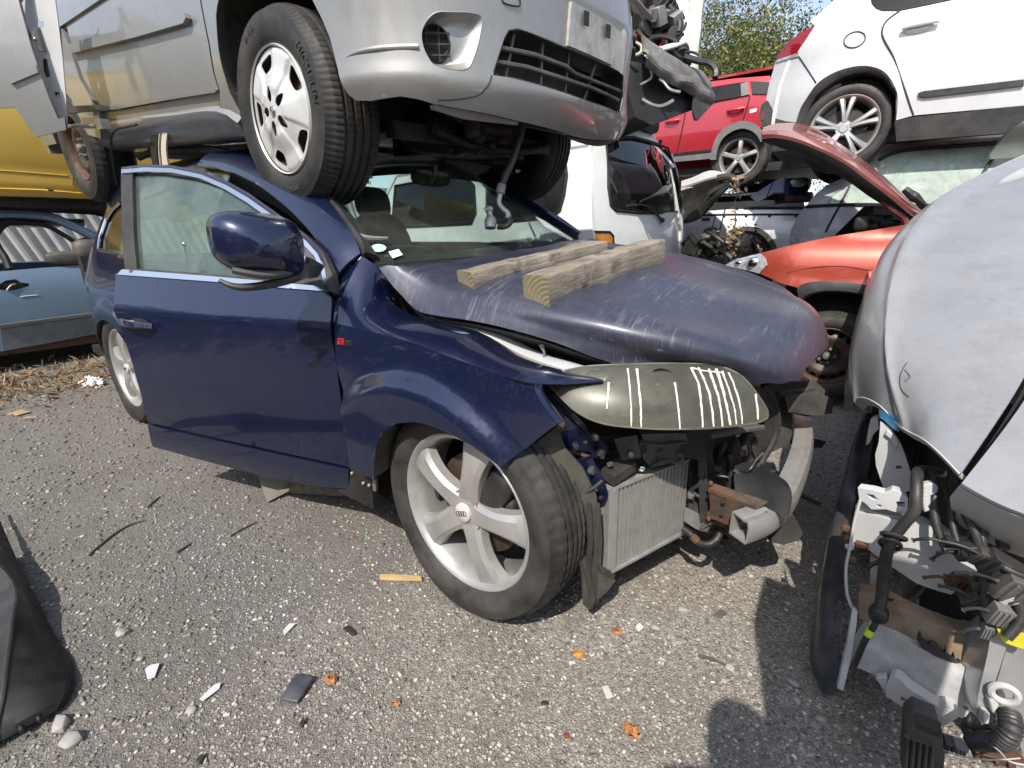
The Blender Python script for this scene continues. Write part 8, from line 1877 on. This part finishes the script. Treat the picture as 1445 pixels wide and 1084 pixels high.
# ---- a black bumper corner standing at the lower left
bq = thing('bumper_corner', 'black plastic bumper corner lying on the gravel at the lower left', 'car part', Fr((-.80, -1.85, 0)))
def BQ(pts): return np.array([WORLD.P(x, y, 2, v) for x, y, v in pts])-np.array([-.80, -1.85, 0])
r_out = BQ([(-10, 722, .03), (28, 812, .02), (50, 855, .015), (69, 895, .012), (88, 924, .010), (97, 946, .008), (97, 972, .006), (86, 997, .004)])
r_in = BQ([(-20, 730, .07), (26, 817, .06), (45, 862, .055), (62, 905, .05), (76, 935, .045), (90, 956, .035), (92, 978, .025), (80, 1002, .012)])
mid = BQ([(-30, 760, .10), (25, 830, .085), (34, 880, .085), (42, 925, .08), (48, 965, .07), (52, 990, .055), (52, 1008, .035), (47, 1021, .014)])
inn_ = BQ([(-34, 770, .12), (22, 828, .10), (19, 880, .105), (13, 930, .10), (8, 975, .09), (2, 1005, .07), (-4, 1030, .045), (-10, 1052, .015)])
b = MB(); loft(b, [inn_, mid, r_in], 40, 16, .004); bqb = b.build('skin', simple('black_bumper_plastic', (.012, .012, .013), .5, 0, 0, .4, 7, .08, 160, (.07, .065, .058), .4, 4), bq)
b = MB(); loft(b, [r_in, r_in*.4+r_out*.6+np.array([0, .004, 0]), r_out+np.array([0, .01, 0])], 40, 6, .008); b.build('outer_flange', M['seal'], bq)
b = MB(); tube(b, inn_+np.array([0, -.004, 0]), .006, 8); b.build('inner_rib', M['plastic'], bq)
bk = BQ([(-60, 780, .07), (-40, 850, .05), (-40, 940, .04), (-40, 1075, .01)]); b = MB(); loft(b, [inn_, np.array([arclen(bk, 8)[i] for i in range(8)])], 20, 8, .004); b.build('return_face', M['plastic'], bq)
for q in ((30, 1032), (55, 1018)):
    b = MB(); blob(b, BQ([(q[0], q[1]-4, .02)])[0], (.012, .006, .010)); b.build('clip', M['seal'], bq)

# ---- things lying on the ground
def G0(px, py, dz=0.): 
    p = WORLD.P(px, py, 2, 0.); p[2] = gz(p[0], p[1])+dz; return p
def flat(name, label, cat, pts, th, mat, group=None, tilt=.0, curl=0.):
    P = np.array([G0(x, y, .004+tilt*(i % 3)+curl*((i*7) % 5)/5) for i, (x, y) in enumerate(pts)]); c = P.mean(0); b = MB(); prism(b, P-c, (0, 0, th)); 
    o = b.build(name, M[mat] if isinstance(mat, str) else mat, None, bev=.0015); o.location = c; tag(o, label, cat, group); return o
bl2 = thing('plate_block', 'folded grey tread-plate block wedged under the blue door', 'block', Fr(tuple(G0(400, 700))))
def tread():
    m, nt, b = nmat('tread_plate'); v = objvec(nt, (26, 26, 26), (0, 0, .6)); ch = N(nt, 'ShaderNodeTexBrick'); nt.links.new(v, ch.inputs['Vector']); ch.inputs['Color1'].default_value = (.22, .20, .17, 1); ch.inputs['Color2'].default_value = (.26, .24, .2, 1); ch.inputs['Mortar'].default_value = (.12, .11, .1, 1)
    nt.links.new(ch.outputs['Color'], b.inputs['Base Color']); val(nt, b, 'Roughness', .8); bump(nt, b, ch.outputs['Fac'], .6, .01); return m
b = MB(); Pb = np.array([WORLD.P(362, 668, 2, .09), WORLD.P(376, 711, 2, .0), WORLD.P(412, 692, 2, .0), WORLD.P(445, 682, 2, .05), WORLD.P(420, 665, 2, .12)])-np.array(bl2.location); prism(b, Pb, (-.02, .10, .02)); b.build('tread_face', tread(), bl2, bev=.004)
b = MB(); box(b, (.06, .20, .045), (.30, .22, .09), rotz(.5)); b.build('timber_core', M['wood'], bl2, bev=.006)
flat('wood_stick', 'thin pale wood splinter lying left of the front tyre', 'wood scrap', [(536, 813), (560, 813.5), (594, 815), (596, 820), (560, 820), (536, 819)], .010, simple('fresh_pine', (.50, .33, .16), .8))
for nm, lb, px, s_ in (('orange_chip', 'bright orange-yellow chip in front of the oil cooler', (816, 917), .016), ('orange_chip', 'brownish orange crumpled chip nearer the oil cooler', (871, 888), .016), ('orange_chip', 'large orange chip near the bottom edge, centre right', (891, 1026), .020), ('orange_chip', 'small dull orange chip straight below the front wheel', (560, 987), .012), ('orange_chip', 'pale orange chip beside the black plastic shard', (467, 958), .018), ('orange_chip', 'tiny rust-red chip at the far right of the lit gravel', (800, 1030), .009), ('orange_chip', 'tiny rust-red chip left of the front tyre', (500, 757), .009)):
    b = MB(); blob(b, (0, 0, 0), (s_, s_*.7, s_*.4), pw=2); V = b.V[0]; b.V[0] = V+RNG.normal(0, s_*.16, V.shape)
    o = b.build(nm, simple('orange_chip_'+str(len(MATS)), ((.50, .25, .05) if 'yellow' in lb else (.36, .16, .06) if 'tiny' not in lb else (.28, .08, .04)), .7, 0, 0, .3, 60), None, 60); o.location = G0(*px, s_*.3); tag(o, lb, 'chip', 'orange chips on the gravel')
for lb, pts in (('translucent grey plastic shard pointing up-right, left of the front wheel', [(399, 889), (408, 880), (418, 881), (409, 888), (401, 897)]), ('long pale plastic shard in the lower left gravel', [(280, 984), (302, 965), (312, 963), (309, 970), (286, 988)]), ('grey angular plastic shard beyond the black bumper corner', [(204, 943), (212, 938), (226, 936), (218, 954), (208, 958)])):
    flat('plastic_shard', lb, 'plastic shard', pts, .003, 'primer', 'pale plastic shards', .003)
flat('trim_shard', 'dark rectangular trim shard on the gravel at lower centre left', 'trim piece', [(395, 988), (419, 954), (443, 961), (420, 993)], .012, 'dark_panel', None, .004)
flat('trim_shard', 'small black trim shard left of the wheel near the lit gravel edge', 'trim piece', [(484, 888), (492, 884), (503, 895), (497, 897)], .008, 'plastic'); flat('trim_shard', 'tiny black plastic tab in the middle of the lit gravel', 'trim piece', [(763, 983), (772, 982), (775, 986), (765, 988)], .005, 'plastic'); flat('trim_shard', 'small black rubber piece near the bottom left edge', 'trim piece', [(276, 1072), (284, 1063), (289, 1066), (281, 1077)], .008, 'plastic'); flat('trim_shard', 'small black rubber plug right of the dark trim shard', 'trim piece', [(422, 1022), (428, 1015), (432, 1018), (426, 1026)], .01, 'plastic')
flat('metal_tab', 'small flat steel bracket with a hole right of the lit gravel', 'bracket', [(1005, 868), (1018, 860), (1027, 866), (1015, 875)], .004, 'steel'); flat('metal_tab', 'ribbed white plastic clip in the centre of the lit gravel', 'clip', [(849, 965), (858, 963), (866, 979), (857, 982)], .006, 'primer'); flat('metal_tab', 'white ribbed plastic fragment near the orange chip', 'clip', [(897, 884), (903, 879), (908, 885), (901, 890)], .008, 'paper')
flat('card_scrap', 'brown cardboard scrap on the far left ground', 'card', [(10, 585), (30, 579), (44, 583), (24, 588)], .006, simple('cardboard', (.36, .25, .14), .85))
rg2 = MB(); blob(rg2, (0, 0, 0), (.16, .07, .035), pw=1.8, nu=30); rg2.V[0] = rg2.V[0]+RNG.normal(0, .010, rg2.V[0].shape); o = rg2.build('rag', M['paper'], None, 60); o.location = G0(130, 541, .02); tag(o, 'white rag lying on the ground by the rear wheel', 'rag')
for lb, pts in (('thin curved dark twig on the left gravel', [(125, 784), (142, 768), (165, 750), (185, 739), (203, 734)]), ('short straight dark twig below the blue door', [(207, 715), (216, 706), (225, 698)]), ('faint thin straw across the gravel left of the wheel', [(325, 758), (340, 748), (362, 737)]), ('thin brown stalk in the lower right lit gravel', [(985, 925), (1005, 930), (1025, 938)]), ('brown stalk near the reddish dirt at left', [(250, 782), (262, 774), (272, 768)]), ('dark stick lying between the two fronts', [(1128, 698), (1142, 705), (1157, 712)])):
    b = MB(); P = np.array([G0(x, y, .006) for x, y in pts]); tube(b, P-P[0], [.004, .005, .003] if 'stick' not in lb else .012, 6); o = b.build('twig', M['bark'], None); o.location = P[0]; tag(o, lb, 'twig', 'twigs on the ground')
wst = [((850, 893), .016), ((663, 998), .012), ((964, 860), .022), ((941, 815), .016), ((926, 812), .013), ((655, 853), .013), ((926, 884), .018), ((173, 893), .022), ((197, 928), .013), ((270, 998), .016), ((1030, 940), .016), ((1022, 958), .012), ((700, 895), .010), ((862, 905), .010), ((950, 985), .012), ((1120, 960), .02), ((1125, 985), .014), ((1160, 1010), .014), ((100, 1045), .03), ((85, 1020), .028)]
for i, (px, s_) in enumerate(wst):
    VI, FI = ico(); b = MB(); b.add(VI*(1+RNG.uniform(-.3, .3, (12, 1)))*np.array([s_, s_*.8, s_*.55]), [tuple(f) for f in FI]); o = b.build('pale_stone', M['concrete'], None, 60, bev=.002)
    o.location = G0(*px, s_*.25); tag(o, 'larger pale stone lying loose on the gravel', 'stone', 'larger pale stones on the gravel')
n = 2600; yy = RNG.uniform(-1.9, 1.0, n); xx = RNG.normal(-4.75, .42, n); C = np.stack([xx, yy, np.abs(RNG.normal(0, .018, n))+.004], 1)
st_ = leaf_cloud('dry_litter', [M['dry_leaf'], M['straw'], M['dry_leaf'], M['paper'] if False else M['straw']], C, .09, None, 0., .16); st_['kind'] = 'stuff'; st_['label'] = 'dry straw and leaf litter along the pale blue saloon'
# ---- unseen hedge added behind the camera to darken the reflections in the paint
for k, (hx, lb) in enumerate(((-8, 'unseen hedge added behind the camera for reflections, its left stretch'), (-1, 'unseen hedge added behind the camera for reflections, its middle stretch'), (6, 'unseen hedge added behind the camera for reflections, its right stretch'))):
    t = thing('added_hedge', lb, 'added_hedge', Fr((hx, -7.2, 0)), 'unseen hedge added behind the camera'); n = 5200
    g = np.stack([RNG.uniform(-3.6, 3.6, n), RNG.normal(0, .35, n), 3.3*RNG.random(n)**.85], 1); g[:, 2] *= 1+.12*np.sin(g[:, 0]*2.1+k)
    b = MB()
    for j in range(6): tube(b, [(-3+1.2*j, 0, 0), (-2.9+1.2*j, .1, 1.5), (-3.1+1.2*j, 0, 2.6)], [.05, .04, .02], 6)
    b.build('trunk', M['bark'], t); o = leaf_cloud('added_hedge_foliage', L2, g, .26); o.parent = t
n = 700; gx = np.stack([RNG.normal(-1.05, .35, n), RNG.normal(-1.32, .10, n), np.full(n, .0)], 1); gx[:, 2] = gz(gx[:, 0], gx[:, 1])+.003
o = scatter('broken_glass', M['clear_lens'], gx, RNG.uniform(.002, .005, n), np.full(n, .8)); o['kind'] = 'stuff'; o['label'] = 'crumbs of broken window glass under the blue door'
po = MB();  # unseen post, added to cast shade on the gravel between the cars
for i in range(4):
    z0, z1 = i*.40, (i+1)*.40; j = RNG.uniform(-.006, .006, 2); box(po, (1.30+j[0], -1.66+j[1], (z0+z1)/2), (.30, .26, .402))
tag(po.build('post', M['wood'], None, bev=.01), 'thick timber post added out of view right of the camera to shade the gravel', 'post')
# ---- the photographer, just behind the camera, whose shadow falls on the gravel
def person(loc, yaw):
    t = thing('person', 'person in dark clothes holding a phone up, standing behind the camera', 'person', Fr(loc, yaw))
    J = {'pelvis': (0, 0, .93, .135), 'waist': (.01, 0, 1.08, .13), 'chest': (.03, 0, 1.28, .15), 'neck': (.05, 0, 1.47, .06), 'head0': (.07, 0, 1.56, .075), 'head1': (.08, 0, 1.66, .10), 'head2': (.07, 0, 1.74, .07)}
    for s, k in (('l', 1), ('r', -1)):
        J.update({'sh'+s: (.03, .19*k, 1.40, .065), 'el'+s: (.06, .24*k, 1.12, .048), 'wr'+s: (.26, .10*k, 1.13, .034), 'ha'+s: (.30, .075*k, 1.16, .036), 'hip'+s: (0, .09*k, .88, .10), 'kn'+s: (.03, .11*k, .50, .068), 'an'+s: (-.01, .12*k, .09, .047), 'to'+s: (.16, .14*k, .04, .04)})
    E_ = [('pelvis', 'waist'), ('waist', 'chest'), ('chest', 'neck'), ('neck', 'head0'), ('head0', 'head1'), ('head1', 'head2')]
    for s in 'lr': E_ += [('chest', 'sh'+s), ('sh'+s, 'el'+s), ('el'+s, 'wr'+s), ('wr'+s, 'ha'+s), ('pelvis', 'hip'+s), ('hip'+s, 'kn'+s), ('kn'+s, 'an'+s), ('an'+s, 'to'+s)]
    V = [J[k][:3] for k in J]; R_ = [J[k][3] for k in J]
    for s, k in (('l', 1), ('r', -1)):       # five fingers a hand
        for f, (dy, ln) in enumerate(((.030, .065), (.012, .08), (-.006, .078), (-.022, .062), (.045, .05))):
            a = len(V); V += [(.33, .075*k-dy*k*.6, 1.18+dy*.5), (.33+ln*.5, .055*k-dy*k*.5, 1.20+dy*.6), (.33+ln*.6, .03*k, 1.205+dy*.7)]; R_ += [.010, .009, .008]
            E_ += [('ha'+s, a), (a, a+1), (a+1, a+2)]
    key = list(J); ed = [tuple(key.index(q) if isinstance(q, str) else q for q in e) for e in E_]
    me = bpy.data.meshes.new('body'); me.from_pydata(V, ed, []); o = bpy.data.objects.new('body', me); COL.objects.link(o); o.parent = t
    me.materials.append(simple('dark_clothes', (.05, .055, .065), .9))
    mo = o.modifiers.new('skin', 'SKIN'); 
    if not me.skin_vertices: 
        bm = bmesh.new(); bm.from_mesh(me); bm.verts.layers.skin.verify(); bm.to_mesh(me); bm.free()
    for i, sv in enumerate(me.skin_vertices[0].data): sv.radius = (R_[i], R_[i]); sv.use_root = i == 0
    o.modifiers.new('smooth', 'SUBSURF').levels = 2; o.modifiers['smooth'].render_levels = 2
    h = MB(); blob(h, (.055, 0, 1.70), (.105, .085, .085), pw=2.2); h.build('hair', simple('brown_hair', (.05, .03, .02), .7), t)
    p = MB(); box(p, (.375, 0, 1.21), (.01, .15, .075), roty(.2)); o = p.build('phone', M['plastic'], None, bev=.004)
    o.matrix_world = Fr(loc, yaw).mat(); tag(o, 'black phone held up in both hands of the person behind the camera', 'phone')
person((1.27, -2.38, 0), 2.1965)
